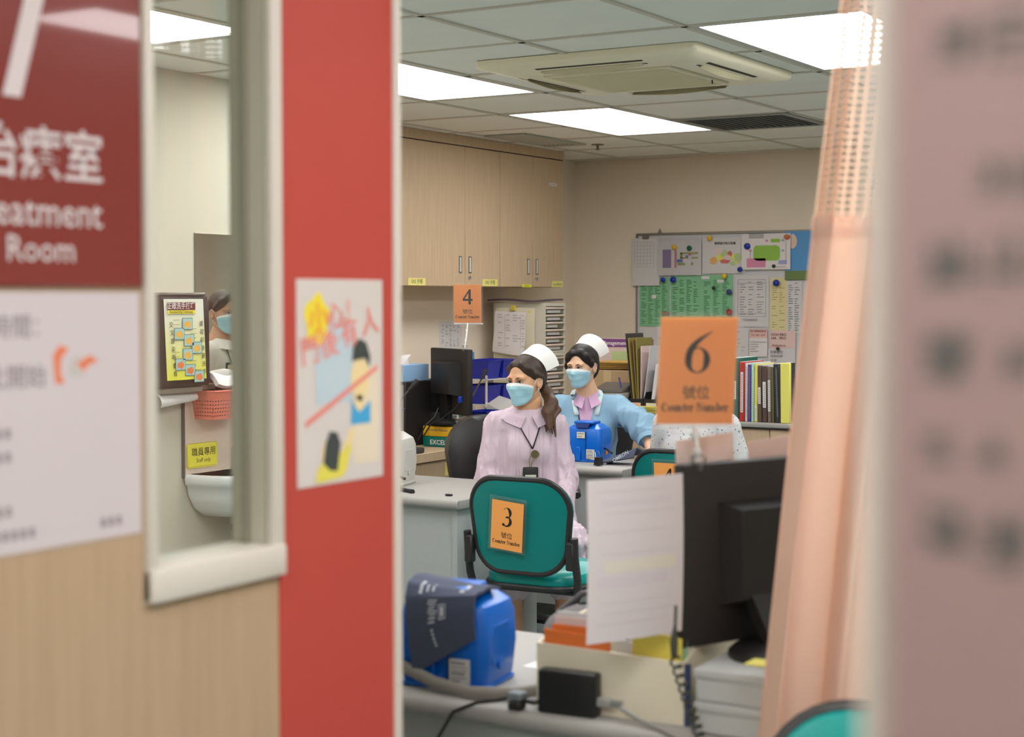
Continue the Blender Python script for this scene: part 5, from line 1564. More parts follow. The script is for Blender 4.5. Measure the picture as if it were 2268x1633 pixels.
def garment(name, root, J, m, grow=1.0, sleeve=(.058, .052, .045), skirt=True, h=.0075, open_front=False, wr=1.0, disp=None, folds=()):
    """dress or jacket: trunk, long sleeves and (for a dress) the lap"""
    g = J; s_ = SDF()
    sh_r, sh_l = np.array(g['sh_r'], float), np.array(g['sh_l'], float)
    ch, wa, hp = np.array(g['chest']), np.array(g['waist']), np.array(g['hip'])
    ax = (sh_r - sh_l); ax[2] = 0; ax /= np.linalg.norm(ax); fw_ = np.array([-ax[1], ax[0], 0]); up_ = np.array([0, 0, 1.])
    Rm = [[ax[i], fw_[i], up_[i]] for i in range(3)]
    s_.ell(ch, (.150 * grow, .105 * grow, .15), .05, False, Rm)
    s_.ell((ch + wa) / 2, (.145 * grow, .108 * grow, .15), .05, False, Rm)
    s_.ell(wa, (.142 * grow, .112 * grow, .13), .05, False, Rm)
    s_.ell(hp, (.175 * grow, .140 * grow, .13), .06, False, Rm)
    for x in (-1, 1):
        s_.ell(ch + ax * .062 * x * grow + fw_ * .062 * grow + up_ * -.045, (.062, .050, .060), .05)
    nk = np.array(g['neck'], float)
    for q in (sh_r, sh_l):
        s_.cone(nk - up_ * .035, q - up_ * .004, .050, .052 * grow, .05)
    for t_ in ('r', 'l'):
        a, b, c_ = (np.array(g[k + t_], float) for k in ('sh_', 'el_', 'wr_'))
        s_.cone(a, b, sleeve[0], sleeve[1], .035)
        e = b + (c_ - b) * wr
        s_.cone(b, e, sleeve[1], sleeve[2], .03)
    if skirt:
        for t_ in ('r', 'l'):
            s_.cone(g['hp_' + t_], g['kn_' + t_], .100, .082, .07)
            kn = np.array(g['kn_' + t_], float); an = np.array(g['an_' + t_], float)
            s_.cone(kn, kn + (an - kn) * .35, .082, .088, .05)
    for f_ in folds:
        s_.cone(f_[0], f_[1], f_[2], f_[3], f_[4], f_[5])
    # neck opening
    s_.cone(nk + up_ * .022 + fw_ * .004, nk + up_ * .10, .056, .066, .012, True)
    V_, F = s_.mesh(h, None, disp)
    return np_obj(name, [(V_, F)], m, root), s_, (ax, fw_, up_)

def on_surface(s_, o, d, far=.4, near=0.0):
    """point where the ray from o along d (outside in) first meets the garment"""
    d = np.array(d, float); d /= np.linalg.norm(d)
    t = np.linspace(0, far, 240)
    P = (o[0] + d[0] * t, o[1] + d[1] * t, o[2] + d[2] * t)
    v = s_.eval(P); k = int(np.argmax(v < 0)) if (v < 0).any() else 120
    return Vector((P[0][k], P[1][k], P[2][k]))

def wrinkle(seed, amp=.0035, f=26):
    r = np.random.default_rng(seed); K = r.normal(size=(7, 3)) * f * np.array([1, 1, .55]); ph = r.uniform(0, 6.28, 7)
    def fn(x, y, z):
        w = 0
        for k, p in zip(K, ph): w = w + np.sin(k[0] * x + k[1] * y + k[2] * z + p)
        return amp * (np.abs(np.tanh(w / 2.2)) - .45)
    return fn
# ================================================================== the cast
LILAC = mat('lilac_dress_cloth', S(206, 186, 198), .8, var=.02, vscale=12, bump=.12, bscale=420)
LILAC2 = mat('lilac_collar_cloth', S(204, 182, 196), .8)
MAUVE = mat('mauve_shirt_cloth', S(206, 166, 198), .8)
BLUEJ = mat('pale_blue_jacket_cloth', S(134, 170, 194), .75, var=.03, vscale=10, bump=.15, bscale=60)
RIB = mat('rib_white_blue', S(206, 224, 228), .85, bump=.3, bscale=300)
WHITEU = mat('white_uniform_cloth', S(222, 220, 212), .8, bump=.1, bscale=80)
CORD = mat('lanyard_black', S(40, 32, 38), .6)

# ---------------------------------------------- nurse with the ponytail
def nurse_one():
    # frame: origin on the floor under the seat, +Y is where the chest faces
    J = dict(neck=(0, -.005, 1.055), head=(.008, .026, 1.180), hrot=(math.radians(-46), math.radians(-3), math.radians(2)), chest=(0, .0, .915), waist=(0, .005, .73), hip=(0, -.02, .555),
             sh_r=(.132, -.01, .985), sh_l=(-.128, -.005, .975), el_r=(.178, .02, .745), el_l=(-.165, .03, .745),
             wr_r=(.115, .215, .655), wr_l=(-.135, .235, .640), pa_r=(.075, .285, .628), pa_l=(-.095, .305, .615),
             hand_r=((-.5, .8, -.2), (-.6, -.5, .4), (0, -.2, -1)), hand_l=((.5, .8, -.2), (.6, -.5, .4), (0, -.2, -1)),
             hp_r=(.095, .05, .53), hp_l=(-.095, .05, .53), kn_r=(.11, .43, .515), kn_l=(-.12, .43, .515), an_r=(.10, .45, .07), an_l=(-.11, .45, .07), foot=(0, .14, -.03))
    root, hf, hs = make_person('seated nurse in a lilac dress with a ponytail and white cap', (-3.665, 6.11, 0), facing(.60, -.80), J,
                               dict(skin=SKIN, gaze=(-.003, 0), hs=.90))
    def disp(x, y, z):
        w = wrinkle(3, .009, 52)(x, y, z)
        sl = np.clip((np.abs(x) - .115) / .04, 0, 1)
        lo_ = np.clip((.86 - z) * 7, 0, 1)
        return w * (.30 + sl + .5 * lo_) + .009 * sl * (np.abs(np.sin(26 * z + 18 * y + 14 * np.abs(x))) - .5) * (.3 + lo_)
    folds = [((.112, .07, .95), (.118, .095, .74), .018, .018, .012, True), ((-.112, .07, .94), (-.112, .10, .74), .018, .018, .012, True),
             ((.08, .125, .815), (-.07, .128, .80), .018, .020, .020, True), ((.10, .125, .735), (-.06, .13, .705), .014, .014, .014, True)]
    dr, sd, (ax, fw_, up_) = garment('dress', root, J, LILAC, .86, (.056, .056, .046), True, .0062, folds=folds, disp=disp)
    # collar: two flaps lying on the chest
    for x in (-1, 1):
        def C(u, v):
            # u along the neck from front (0) to back (1), v outward
            a = u * 2.5
            nx, ny = x * .058 * math.sin(a * .95 + .12), .052 * math.cos(a * .95 + .12) - .006
            px = nx + x * (.060 + .012 * math.sin(a)) * v * math.sin(.55 + a * .6) ; py = ny + .050 * v * math.cos(.6 + a * .5)
            z0 = 1.062 - .030 * (1 - u) ** 2 + .012 * u; z = z0 - v * (.062 - .020 * u)
            q = on_surface(sd, (px * 1.0, py + .25, z), (0, -1, 0), .5) if u < .45 else Vector((px, py, z + .01))
            if u < .45: py2 = max(q.y + .007, py) if v > .25 else max(py, q.y * v * 4 + py * (1 - v * 4))
            else: py2 = py
            return (px, py2 + .002, z + (.010 if v > .5 and u > .4 else .004))
        MB().grid(C, 12, 6, .003).build('collar', LILAC2, dr, 60)
    # stitched pleats and placket
    for i, x in enumerate((-.060, -.045, .045, .060, .0)):
        pts = []
        for k in range(9):
            z = .985 - .028 * k
            q = on_surface(sd, (x, .30, z), (0, -1, 0), .5); pts.append((q.x, q.y + .001, q.z))
        MB().tube(pts, .0014, 4).build('pleat' if i < 4 else 'placket', LILAC, dr, 180)
    # lanyard
    hang = on_surface(sd, (-.012, .35, .885), (0, -1, 0), .5) + Vector((0, .010, 0))
    ly = None
    for x in (-1, 1):
        pts = [(x * .062, -.03, 1.060), (x * .070, .035, 1.045)]
        for k in range(8):
            s_ = k / 7; X = x * .066 * (1 - s_) - .012 * s_; Z = 1.025 + (.885 - 1.025) * s_
            q = on_surface(sd, (X, .35, Z), (0, -1, 0), .5); pts.append((q.x, q.y + .006, q.z))
        o = MB().tube(pts, [(.0016, .0042)] * len(pts), 6, flat=(0, 1, 0)).build('lanyard', CORD, root, 180)
        ly = ly or o
    rl = MB().cyl((hang.x - .010, hang.y, .862), (hang.x - .010, hang.y + .010, .862), .018, n=20).build('badge_reel', mat('reel_brass', S(120, 110, 74), .3, metal=.5), root)
    MB().cyl((hang.x - .010, hang.y + .010, .862), (hang.x - .010, hang.y + .0115, .862), .013, n=20).build('reel_face', mat('reel_olive', S(96, 92, 60), .3), rl)
    q = on_surface(sd, (-.008, .40, .78), (0, -1, 0), .5)
    by = max(q.y, hang.y) + .008
    MB().tube([(hang.x - .008, hang.y + .006, .845), (-.006, by, .825), (-.004, by, .806)], .0018, 6).tube([(hang.x, hang.y + .004, .875), (.004, by, .84), (.002, by, .806)], .0018, 6).build('key_chain', mat('chain_gold', S(170, 150, 110), .3, metal=.7), rl)
    bd = MB().rbox((-.036, by - .004, .690), (.032, by + .004, .806), .006, 2).build('badge_holder', BLACK, root)
    MB().box((-.026, by + .0042, .702), (.022, by + .005, .772)).build('badge_card', mat('badge_card_green', S(196, 206, 186), .5), bd, 0)
    # hair: pulled back, parted, low ponytail
    hr = SDF()
    hr.ell((0, -.016, .044), (.0825, .0985, .0885), .02)
    hr.ell((0, -.060, .005), (.070, .055, .075), .03)
    for x in (-1, 1):
        hr.chain([(x * .030, .066, .088), (x * .060, .046, .062), (x * .0755, .012, .028), (x * .076, -.030, .010)], [.008, .011, .010, .010], .02)
    hr.ell((0, .110, -.010), (.064, .070, .090), .012, True)
    for x in (-1, 1): hr.ell((x * .082, -.006, -.024), (.020, .026, .036), .008, True)
    hV, hF = hr.mesh(.0045)
    hair = np_obj('hair', [(hf.np(hV), hF)], HAIRB, root)
    pt_ = SDF()
    a0 = np.array(hf.p((-.020, -.098, -.030))); a1 = np.array(hf.p((-.038, -.112, -.070)))
    e1 = np.array((-.082, .075, 1.045)); e2 = np.array((-.088, .100, .985))
    pt_.chain([a0, a1, (a1 * .45 + e1 * .55) + np.array((-.018, .0, .0)), e1, e2], [.018, .024, .027, .023, .010], .02)
    for k in range(7):
        o_ = rng.normal(size=3) * .010
        pt_.chain([a1 + o_, a1 * .45 + e1 * .55 + np.array((-.018, 0, 0)) + o_ * 1.8, e1 + o_ * 1.5, e2 + o_ * 1.6 + np.array((0, 0, -.02))], [.010, .013, .011, .004], .008)
    V_, F = pt_.mesh(.0045); np_obj('ponytail', [(V_, F)], mat('hair_brown_light', S(92, 66, 50), .4, var=.3, vscale=8, stretch=(40, 40, 3), bump=.4, bscale=16), hair)
    MB().tube([tuple(a0 + np.array((.020 * math.cos(t_), .006, .020 * math.sin(t_)))) for t_ in np.linspace(0, 6.28, 14)[:-1]], .005, 6, True).build('hair_tie', BLACK, hair)
    nurse_cap(root, hf)
    MB().frame(hf.M).ell((-.078, .002, -.040), (.0035, .0035, .0035), 8, 6).build('earring', mat('pearl', S(226, 216, 200), .2), root, 180)
    return root
nurse_one()
swivel('black office chair of the nurse in the lilac dress', (-3.80, 6.175, 0), facing(.72, -.69))

# ---------------------------------------------- nurse in the pale blue jacket
def nurse_two():
    J = dict(neck=(0, -.005, 1.040), head=(.024, .045, 1.196), hrot=(math.radians(-30), math.radians(-6), math.radians(1)), chest=(0, .0, .895), waist=(0, -.005, .70), hip=(0, -.03, .54),
             sh_r=(.150, -.01, .975), sh_l=(-.152, .0, .980), el_r=(.215, .05, .78), el_l=(-.305, .190, .885),
             wr_r=(.150, .255, .765), wr_l=(-.325, .375, .775), pa_r=(.105, .325, .762), pa_l=(-.325, .440, .760),
             hand_r=((-.5, .85, 0), (-.6, -.5, .2), (0, 0, -1)), hand_l=((.1, .98, -.2), (.9, -.1, .1), (0, 0, -1)),
             hp_r=(.095, .04, .52), hp_l=(-.095, .04, .52), kn_r=(.11, .42, .50), kn_l=(-.13, .40, .50), an_r=(.10, .44, .07), an_l=(-.12, .42, .07), foot=(0, .14, -.03))
    root, hf, hs = make_person('seated nurse in a pale blue jacket with short black hair', (-4.0, 7.27, 0), facing(.47, -.88), J, dict(skin=SKIN2, gaze=(.002, 0), hs=.89))
    sh, ss_, _ = garment('shirt', root, J, MAUVE, .90, (.050, .046, .034), True, .009, wr=.3)
    def disp(x, y, z):
        w = wrinkle(11, .012, 42)(x, y, z)
        sl = np.clip((-x - .14) / .06, 0, 1) + np.clip((x - .14) / .06, 0, 1)
        return w * (.5 + .8 * sl) + .012 * sl * (np.abs(np.sin(24 * y - 20 * z + 16 * x)) - .5)
    folds = []
    g_ = SDF()
    jk, js, _ = garment('jacket', root, J, BLUEJ, 1.04, (.068, .074, .062), False, .0064, wr=.30, folds=[((.010, .150, 1.06), (.010, .140, .55), .056, .060, .008, True), ((.0, .075, 1.09), (.005, .135, .95), .066, .052, .008, True),
                                                                                                      ((-.175, .07, .93), (-.165, .12, .70), .012, .012, .014, True)], disp=disp)
    # lanyard
    pts = []
    for k in range(10):
        s_ = k / 9
        q = on_surface(ss_, (.055 - .05 * s_, .35, 1.02 - .26 * s_), (0, -1, 0), .5); pts.append((q.x, q.y + .006, q.z))
    MB().tube(pts, .0028, 6).build('lanyard', CORD, root, 180)
    # shirt collar flaps
    for x in (-1, 1):
        def C(u, v):
            a = u * 2.4
            nx, ny = x * .056 * math.sin(a + .10), .050 * math.cos(a + .10) - .006
            px = nx + x * .034 * v * math.sin(.6 + a * .5); py = ny + .040 * v * math.cos(.5 + a * .5)
            return (px, py + .030 * (1 - u) * (.4 + .6 * v), 1.066 - .026 * (1 - u) ** 2 + .010 * u - v * (.060 - .02 * u))
        MB().grid(C, 12, 5, .003).build('collar', MAUVE, sh, 60)
        # ribbed jacket neckband
        pts = [(0, -.064, 1.070), (x * .046, -.050, 1.071), (x * .066, -.008, 1.066)]
        for k in range(6):
            s_ = k / 5; X = x * (.074 - .024 * s_); Z = 1.050 - .105 * s_
            q = on_surface(js, (X + x * .006, .35, Z), (0, -1, 0), .5)
            pts.append((X, max(q.y + .003, .02 + .05 * s_), Z))
        MB().tube(pts, [(.004, .013)] * len(pts), 8, flat=(x * .5, 0, 1)).build('neckband', RIB, jk, 180)
    for (X, Z) in ((-.062, .955), (-.060, .90)):
        q = on_surface(js, (X, .35, Z), (0, -1, 0), .5)
        MB().cyl((q.x, q.y - .002, q.z), (q.x, q.y + .003, q.z), .006, n=12).build('snap_button', mat('snap_pale', S(190, 206, 220), .3), jk)
    # cuff of the rolled sleeve
    a, b = np.array(J['el_l']), np.array(J['wr_l']); e = a + (b - a) * .30; d = (b - a) / np.linalg.norm(b - a)
    MB().cyl(tuple(e + d * .035), tuple(e + d * .066), .062, .056, 24, False).build('sleeve_cuff', BLUEJ, jk)
    # hair: short, side parted
    hr = SDF()
    hr.ell((0, -.014, .046), (.085, .101, .0885), .02)
    hr.ell((0, -.058, -.010), (.074, .052, .085), .03)
    for x in (-1, 1):
        hr.chain([(x * .030, .066, .090), (x * .060, .050, .064), (x * .0765, .022, .020), (x * .077, .004, -.020)], [.009, .012, .011, .006], .02)
    hr.chain([(-.034, .060, .090), (.014, .076, .080), (.048, .069, .050), (.068, .050, .006), (.072, .034, -.050)], [.010, .012, .014, .015, .009], .018)
    hr.ell((-.010, .112, -.016), (.060, .066, .098), .010, True)
    hr.ell((-.084, -.006, -.022), (.020, .024, .036), .008, True)
    hV, hF = hr.mesh(.0045)
    np_obj('hair', [(hf.np(hV), hF)], HAIRK, root)
    nurse_cap(root, hf, True)
    return root
nurse_two()
swivel('black office chair behind the nurse in the blue jacket', (-4.03, 7.33, 0), facing(.42, -.9))

# ---------------------------------------------- patient behind the number six card
def patient():
    J = dict(neck=(0, -.01, 1.02), head=(0, .03, 1.150), hrot=(math.radians(8), math.radians(-8), 0), chest=(0, -.01, .875), waist=(0, -.03, .69), hip=(0, -.05, .545),
             sh_r=(.150, -.01, .950), sh_l=(-.150, -.01, .950), el_r=(.205, .06, .72), el_l=(-.21, .05, .72), wr_r=(.14, .27, .66), wr_l=(-.14, .27, .66), pa_r=(.10, .34, .64), pa_l=(-.10, .34, .64),
             hand_r=((-.4, .9, -.1), (-.6, -.3, .3), (0, 0, -1)), hand_l=((.4, .9, -.1), (.6, -.3, .3), (0, 0, -1)),
             hp_r=(.09, .02, .535), hp_l=(-.09, .02, .535), kn_r=(.10, .40, .50), kn_l=(-.10, .40, .50), an_r=(.10, .42, .07), an_l=(-.10, .42, .07), foot=(0, .14, -.03))
    root, hf, hs = make_person('seated visitor in a white flowered blouse behind the number six card', (-3.185, 6.86, 0), facing(-.03, 1), J, dict(skin=SKIN2, coarse=True, hs=.88))
    fm = bpy.data.materials.new('flowered_cloth'); fm.use_nodes = True
    n_ = fm.node_tree; b_ = n_.nodes['Principled BSDF']; b_.inputs['Roughness'].default_value = .8
    tc_ = n_.nodes.new('ShaderNodeTexCoord'); vo = n_.nodes.new('ShaderNodeTexVoronoi'); vo.inputs['Scale'].default_value = 55
    ra = n_.nodes.new('ShaderNodeValToRGB'); ra.color_ramp.interpolation = 'CONSTANT'
    ra.color_ramp.elements[0].color = (*S(120, 124, 156), 1); ra.color_ramp.elements[1].position = .22; ra.color_ramp.elements[1].color = (*S(220, 218, 220), 1)
    mx = n_.nodes.new('ShaderNodeMixRGB'); mx.blend_type = 'MULTIPLY'; mx.inputs[0].default_value = .10
    n_.links.new(tc_.outputs['Object'], vo.inputs['Vector']); n_.links.new(vo.outputs['Distance'], ra.inputs[0]); n_.links.new(ra.outputs[0], mx.inputs[1]); n_.links.new(vo.outputs['Color'], mx.inputs[2]); n_.links.new(mx.outputs[0], b_.inputs['Base Color'])
    garment('blouse', root, J, fm, 1.02, (.064, .062, .05), False, .008, disp=wrinkle(21, .003, 22))
    tr = SDF()
    for t_ in ('r', 'l'):
        tr.chain([J['hp_' + t_], J['kn_' + t_], tuple(np.array(J['an_' + t_]) + np.array((0, 0, .03)))], [.095, .078, .058], .05)
    V_, F = tr.mesh(.011); np_obj('trousers', [(V_, F)], mat('dark_trousers', S(60, 60, 72), .8), root)
    hr = SDF(); hr.ell((0, -.014, .042), (.083, .098, .086), .02); hr.ell((0, -.055, -.02), (.072, .05, .075), .03); hr.ell((0, .110, -.012), (.064, .070, .090), .012, True)
    hV, hF = hr.mesh(.007); np_obj('hair', [(hf.np(hV), hF)], mat('hair_grey', S(120, 114, 110), .5, var=.2, vscale=9, stretch=(30, 30, 2)), root)
patient()

# ---------------------------------------------- nurse seen in the wash corner mirror
def nurse_three():
    J = dict(neck=(0, -.01, 1.330), head=(0, .012, 1.475), hrot=(math.radians(20), math.radians(-3), 0), chest=(0, -.005, 1.17), waist=(0, 0, .98), hip=(0, -.005, .84),
             sh_r=(.170, -.01, 1.27), sh_l=(-.170, -.01, 1.27), el_r=(.22, .0, 1.02), el_l=(-.22, .0, 1.02), wr_r=(.15, .15, .93), wr_l=(-.15, .15, .93), pa_r=(.11, .20, .915), pa_l=(-.11, .20, .915),
             hand_r=((-.6, .7, -.1), (.2, .5, .8), (-.6, -.5, -.2)), hand_l=((.6, .7, -.1), (-.2, .5, .8), (.6, -.5, -.2)),
             hp_r=(.09, 0, .80), hp_l=(-.09, 0, .80), kn_r=(.09, .01, .43), kn_l=(-.09, .01, .43), an_r=(.09, -.01, .07), an_l=(-.09, -.01, .07), foot=(0, .14, -.03))
    root, hf, hs = make_person('nurse in a white uniform at the washbasin, seen in the mirror', (-4.66, 5.95, 0), facing(-1, .10), J, dict(skin=SKIN3, coarse=True, hs=.86))
    gm, gs, _ = garment('uniform', root, J, WHITEU, 1.0, (.064, .060, .050), False, .0085, disp=wrinkle(31, .003, 22))
    sk_ = SDF(); sk_.ell((0, -.005, .82), (.175, .135, .14), .05); sk_.cone((0, -.005, .80), (0, 0, .50), .15, .165, .05)
    V_, F = sk_.mesh(.011); np_obj('skirt', [(V_, F)], WHITEU, root)
    for x in (-1, 1):
        MB().grid(lambda u, v: (x * (.056 * math.sin(u * 2.4 + .1) + .030 * v), .05 * math.cos(u * 2.4 + .1) + .05 * (1 - u) * (.4 + .6 * v), 1.352 - .02 * (1 - u) ** 2 - .045 * v), 10, 4, .003).build('collar', WHITEU, gm, 60)
    q = on_surface(gs, (-.06, .35, 1.205), (0, -1, 0), .5)
    bd = MB().rbox((q.x - .045, q.y, 1.17), (q.x + .040, q.y + .007, 1.235), .003, 1).build('badge_holder', BLACK, root)
    MB().box((q.x - .036, q.y + .0072, 1.178), (q.x + .030, q.y + .0082, 1.222)).build('badge_card', mat('badge_cream', S(216, 206, 176), .5), bd, 0)
    MB().tube([(q.x, q.y + .004, 1.235), (-.05, .06, 1.30), (-.06, .0, 1.345)], .003, 6).build('lanyard', CORD, root, 180)
    hr = SDF(); hr.ell((0, -.014, .044), (.082, .098, .086), .02); hr.ell((0, -.085, .03), (.045, .035, .045), .03)
    for x in (-1, 1): hr.chain([(x * .02, .07, .098), (x * .06, .058, .066), (x * .078, .02, .025)], [.016, .017, .011], .02)
    hr.ell((0, .110, -.012), (.064, .070, .090), .012, True)
    hV, hF = hr.mesh(.006); np_obj('hair', [(hf.np(hV), hF)], HAIRB, root)
nurse_three()
# ================================================================== noticeboard on the far wall (faces -Y, text right = +X)
YB_ = 10.35
bfr = lambda x, z, y=0.0: fr((x, YB_ - y, z), (1, 0, 0), (0, 0, 1))
nb = thing('noticeboard', 'big white magnetic noticeboard on the far wall', 'noticeboard', (-4.45, YB_, .80))
MB().box((-.82, -.012, 0), (.90, 0, 1.205)).build('board_face', mat('whiteboard_enamel', S(206, 206, 208), .25), nb, 0)
ALU = mat('board_alloy', S(150, 148, 142), .35, metal=.6)
for a, b_ in (((-.835, -.02, 1.19), (.91, 0, 1.208)), ((-.835, -.02, -.01), (-.82, 0, 1.19)), ((.90, -.02, -.01), (.915, 0, 1.19)), ((-.82, -.02, -.015), (.90, 0, 0))):
    MB().rbox(a, b_, .003, 1).build('frame_bar', ALU, nb)
MB().prism([(-.665, 1.205), (-.630, 1.205), (-.648, 1.240)], -.014, -.006, 'y').build('hanger', ALU, nb)
layer = [0]
def pinned(name, lab, x0, x1, z0, z1, m, cat='paper', y=.014, tilt=0.0):
    layer[0] += 1
    yy = y + .0016 * (layer[0] % 9)
    b_ = MB().grid(lambda u, v: (x0 + (x1 - x0) * u + tilt * v, YB_ - yy - .004 * (1 - v) * math.sin(PI * u) * .6, z0 + (z1 - z0) * v), 4, 4, .0006)
    b_.f = [tuple(reversed(f)) for f in b_.f]
    return tag(b_.build(name, m, None, 60), lab, cat), yy + .0035
def lines(o, yy, x0, x1, z0, z1, rows, cols, m, h=.0035, fill=.75):
    b_ = MB(); w = (x1 - x0) / cols; r_ = random.Random(int(x0 * 1000) + rows)
    for j in range(rows):
        for i in range(cols):
            if r_.random() < fill:
                zz = z0 + (z1 - z0) * (j + .5) / rows
                b_.rect(x0 + w * i + .1 * w, zz, x0 + w * i + w * r_.uniform(.4, .92), zz + h, bfr(0, 0, yy))
    return b_.build('printed_rows', m, o, 0)
GREENP = mat('green_paper', S(136, 196, 150), .75); GREENI = mat('green_ink', S(84, 140, 98), .8)
for i, (x0, x1, z0, z1, lab) in enumerate(((-5.255, -5.014, 1.341, 1.690, 'leftmost green telephone list on the noticeboard'), (-5.007, -4.766, 1.353, 1.708, 'middle green telephone list on the noticeboard'), (-4.764, -4.530, 1.362, 1.706, 'rightmost green telephone list under the district map'))):
    o, yy = pinned('green_list', lab, x0, x1, z0, z1, GREENP)
    lines(o, yy, x0 + .012, x1 - .012, z0 + .012, z1 - .035, 24, 4 if i != 2 else 3, GREENI, .005, .85)
    q = MB()
    for (a, c_, w, h) in (((.10, .20, .035, .025),), ((.16, .02, .06, .012),), ((.12, .29, .05, .02), (.0, .315, .06, .02)))[i]:
        q.rect(x0 + a, z0 + c_, x0 + a + w, z0 + c_ + h, bfr(0, 0, yy + .001))
    q.build('white_patch', PAPER, o, 0)
o, yy = pinned('week_table', 'white weekly table overlapping the left edge of the noticeboard', -5.307, -5.090, 1.632, 1.972, PAPER2, y=.024)
b_ = MB()
for k in range(7): b_.rect(-5.292 + .026 * k, 1.765, -5.291 + .026 * k, 1.945, bfr(0, 0, yy))
for k in range(8): b_.rect(-5.292, 1.765 + .0255 * k, -5.135, 1.766 + .0255 * k, bfr(0, 0, yy))
b_.build('table_grid', INKG, o, 0)
tag(MB().rbox((-5.222, YB_ - .045, 1.965), (-5.172, YB_ - .034, 1.990), .003, 1).build('bulldog_clip', mat('clip_steel', S(140, 132, 120), .35, metal=.6)), 'steel clip holding the weekly table', 'clip')
o, yy = pinned('floor_plan', 'coloured floor plan in a plastic sleeve on the noticeboard', -5.108, -4.762, 1.705, 1.951, PAPER2, y=.026)
b_ = MB()
pc = [mat('plan_purple', S(140, 118, 158), .7), mat('plan_olive', S(150, 158, 70), .7), mat('plan_blue', S(92, 116, 180), .7), mat('plan_red', S(200, 116, 120), .7)]
for m_, x0, z0, x1, z1 in ((0, -5.062, 1.758, -4.995, 1.888), (3, -4.968, 1.758, -4.952, 1.880), (1, -4.925, 1.822, -4.905, 1.866), (1, -4.925, 1.855, -4.785, 1.866), (1, -4.925, 1.822, -4.862, 1.832), (1, -4.838, 1.822, -4.785, 1.832), (2, -4.950, 1.795, -4.905, 1.818), (1, -4.945, 1.776, -4.885, 1.792), (3, -4.862, 1.845, -4.840, 1.858), (1, -4.84, 1.775, -4.822, 1.795), (2, -4.882, 1.83, -4.862, 1.845)):
    b_.m(m_).rect(x0, z0, x1, z1, bfr(0, 0, yy))
b_.build('plan_blocks', pc, o, 0)
MB().add([(-5.104, YB_ - yy - .002, 1.702), (-4.76, YB_ - yy - .002, 1.702), (-4.76, YB_ - yy - .002, 1.97), (-5.104, YB_ - yy - .002, 1.97)], [(0, 1, 2, 3)]).build('sleeve', SLEEVE, o, 0)
o, yy = pinned('district_map', 'map of coloured districts on the noticeboard', -4.759, -4.438, 1.715, 1.965, PAPER2)
b_ = MB(); mc = [mat('map_orange', S(226, 174, 110), .7), mat('map_yellow', S(226, 220, 110), .7), mat('map_green', S(178, 204, 140), .7), mat('map_red', S(204, 112, 104), .7), mat('map_pink', S(228, 204, 202), .7)]
for m_, cx_, cz_, rx, rz in ((0, -4.672, 1.805, .028, .028), (1, -4.622, 1.826, .028, .030), (4, -4.632, 1.872, .028, .024), (2, -4.590, 1.852, .030, .024), (3, -4.548, 1.850, .018, .022), (4, -4.565, 1.826, .028, .018), (1, -4.528, 1.830, .026, .020), (2, -4.488, 1.825, .026, .032), (3, -4.585, 1.800, .038, .016), (1, -4.500, 1.798, .018, .016), (2, -4.526, 1.784, .022, .016)):
    b_.m(m_).flat(blob(cx_, cz_, rx, rz, 11, .14), bfr(0, 0, yy + .0003 * m_))
b_.build('districts', mc, o, 0)
MB().text('觀塘區行政分區圖', .020, bfr(-4.585, 1.918, yy), bold=.01).build('title', INK, o, 0)
o, yy = pinned('flow_chart', 'flow chart with a big green bubble on the noticeboard', -4.455, -4.096, 1.740, 1.985, PAPER, y=.028)
b_ = MB(); fc = [mat('chart_green', S(146, 190, 80), .7), mat('chart_pink', S(214, 140, 170), .7), mat('chart_lilac', S(160, 164, 204), .7), INKG]
b_.m(0).flat(rr(.195, .105, .03, 5, 1.80), fr((-4.268, YB_ - yy, 0), (1, 0, 0), (0, 0, 1))).flat(rr(.07, .024, .008, 4, 1.925), fr((-4.205, YB_ - yy, 0), (1, 0, 0), (0, 0, 1)))
b_.m(1).flat(rr(.14, .062, .005, 3, 1.755), fr((-4.345, YB_ - yy, 0), (1, 0, 0), (0, 0, 1))).flat(blob(-4.388, 1.870, .011, .008), bfr(0, 0, yy)).flat(blob(-4.268, 1.937, .011, .008), bfr(0, 0, yy))
b_.m(2).flat(blob(-4.150, 1.938, .011, .008), bfr(0, 0, yy)).flat(blob(-4.150, 1.868, .011, .008), bfr(0, 0, yy)).rect(-4.182, 1.775, -4.122, 1.803, bfr(0, 0, yy))
b_.m(3)
for k in range(5): b_.rect(-4.40, 1.955 + .007 * k, -4.29, 1.958 + .007 * k, bfr(0, 0, yy))
b_.rect(-4.389, 1.817, -4.387, 1.862, bfr(0, 0, yy)).rect(-4.129, 1.803, -4.127, 1.937, bfr(0, 0, yy)); b_.rect(-4.20, 1.755, -4.13, 1.758, bfr(0, 0, yy))
b_.build('chart_shapes', fc, o, 0)
o, yy = pinned('ear_poster', 'blue poster with an ear picture beside the curtain', -4.139, -3.93, 1.668, 1.999, mat('sky_blue_print', S(88, 152, 206), .6))
MB().flat(blob(-4.085, 1.93, .032, .05, 16), bfr(0, 0, yy)).build('ear_picture', mat('ear_skin', S(226, 196, 180), .7), o, 0)
MB().rect(-4.139, 1.668, -3.93, 1.73, bfr(0, 0, yy)).build('grass_picture', mat('grass_print', S(110, 130, 80), .7), o, 0)
o, yy = pinned('roster_sheet', 'white framed roster sheet right of the green lists', -4.510, -4.261, 1.345, 1.700, PAPER2, y=.018)
lines(o, yy, -4.48, -4.29, 1.42, 1.66, 14, 3, INKG, .004, .7)
b_ = MB()
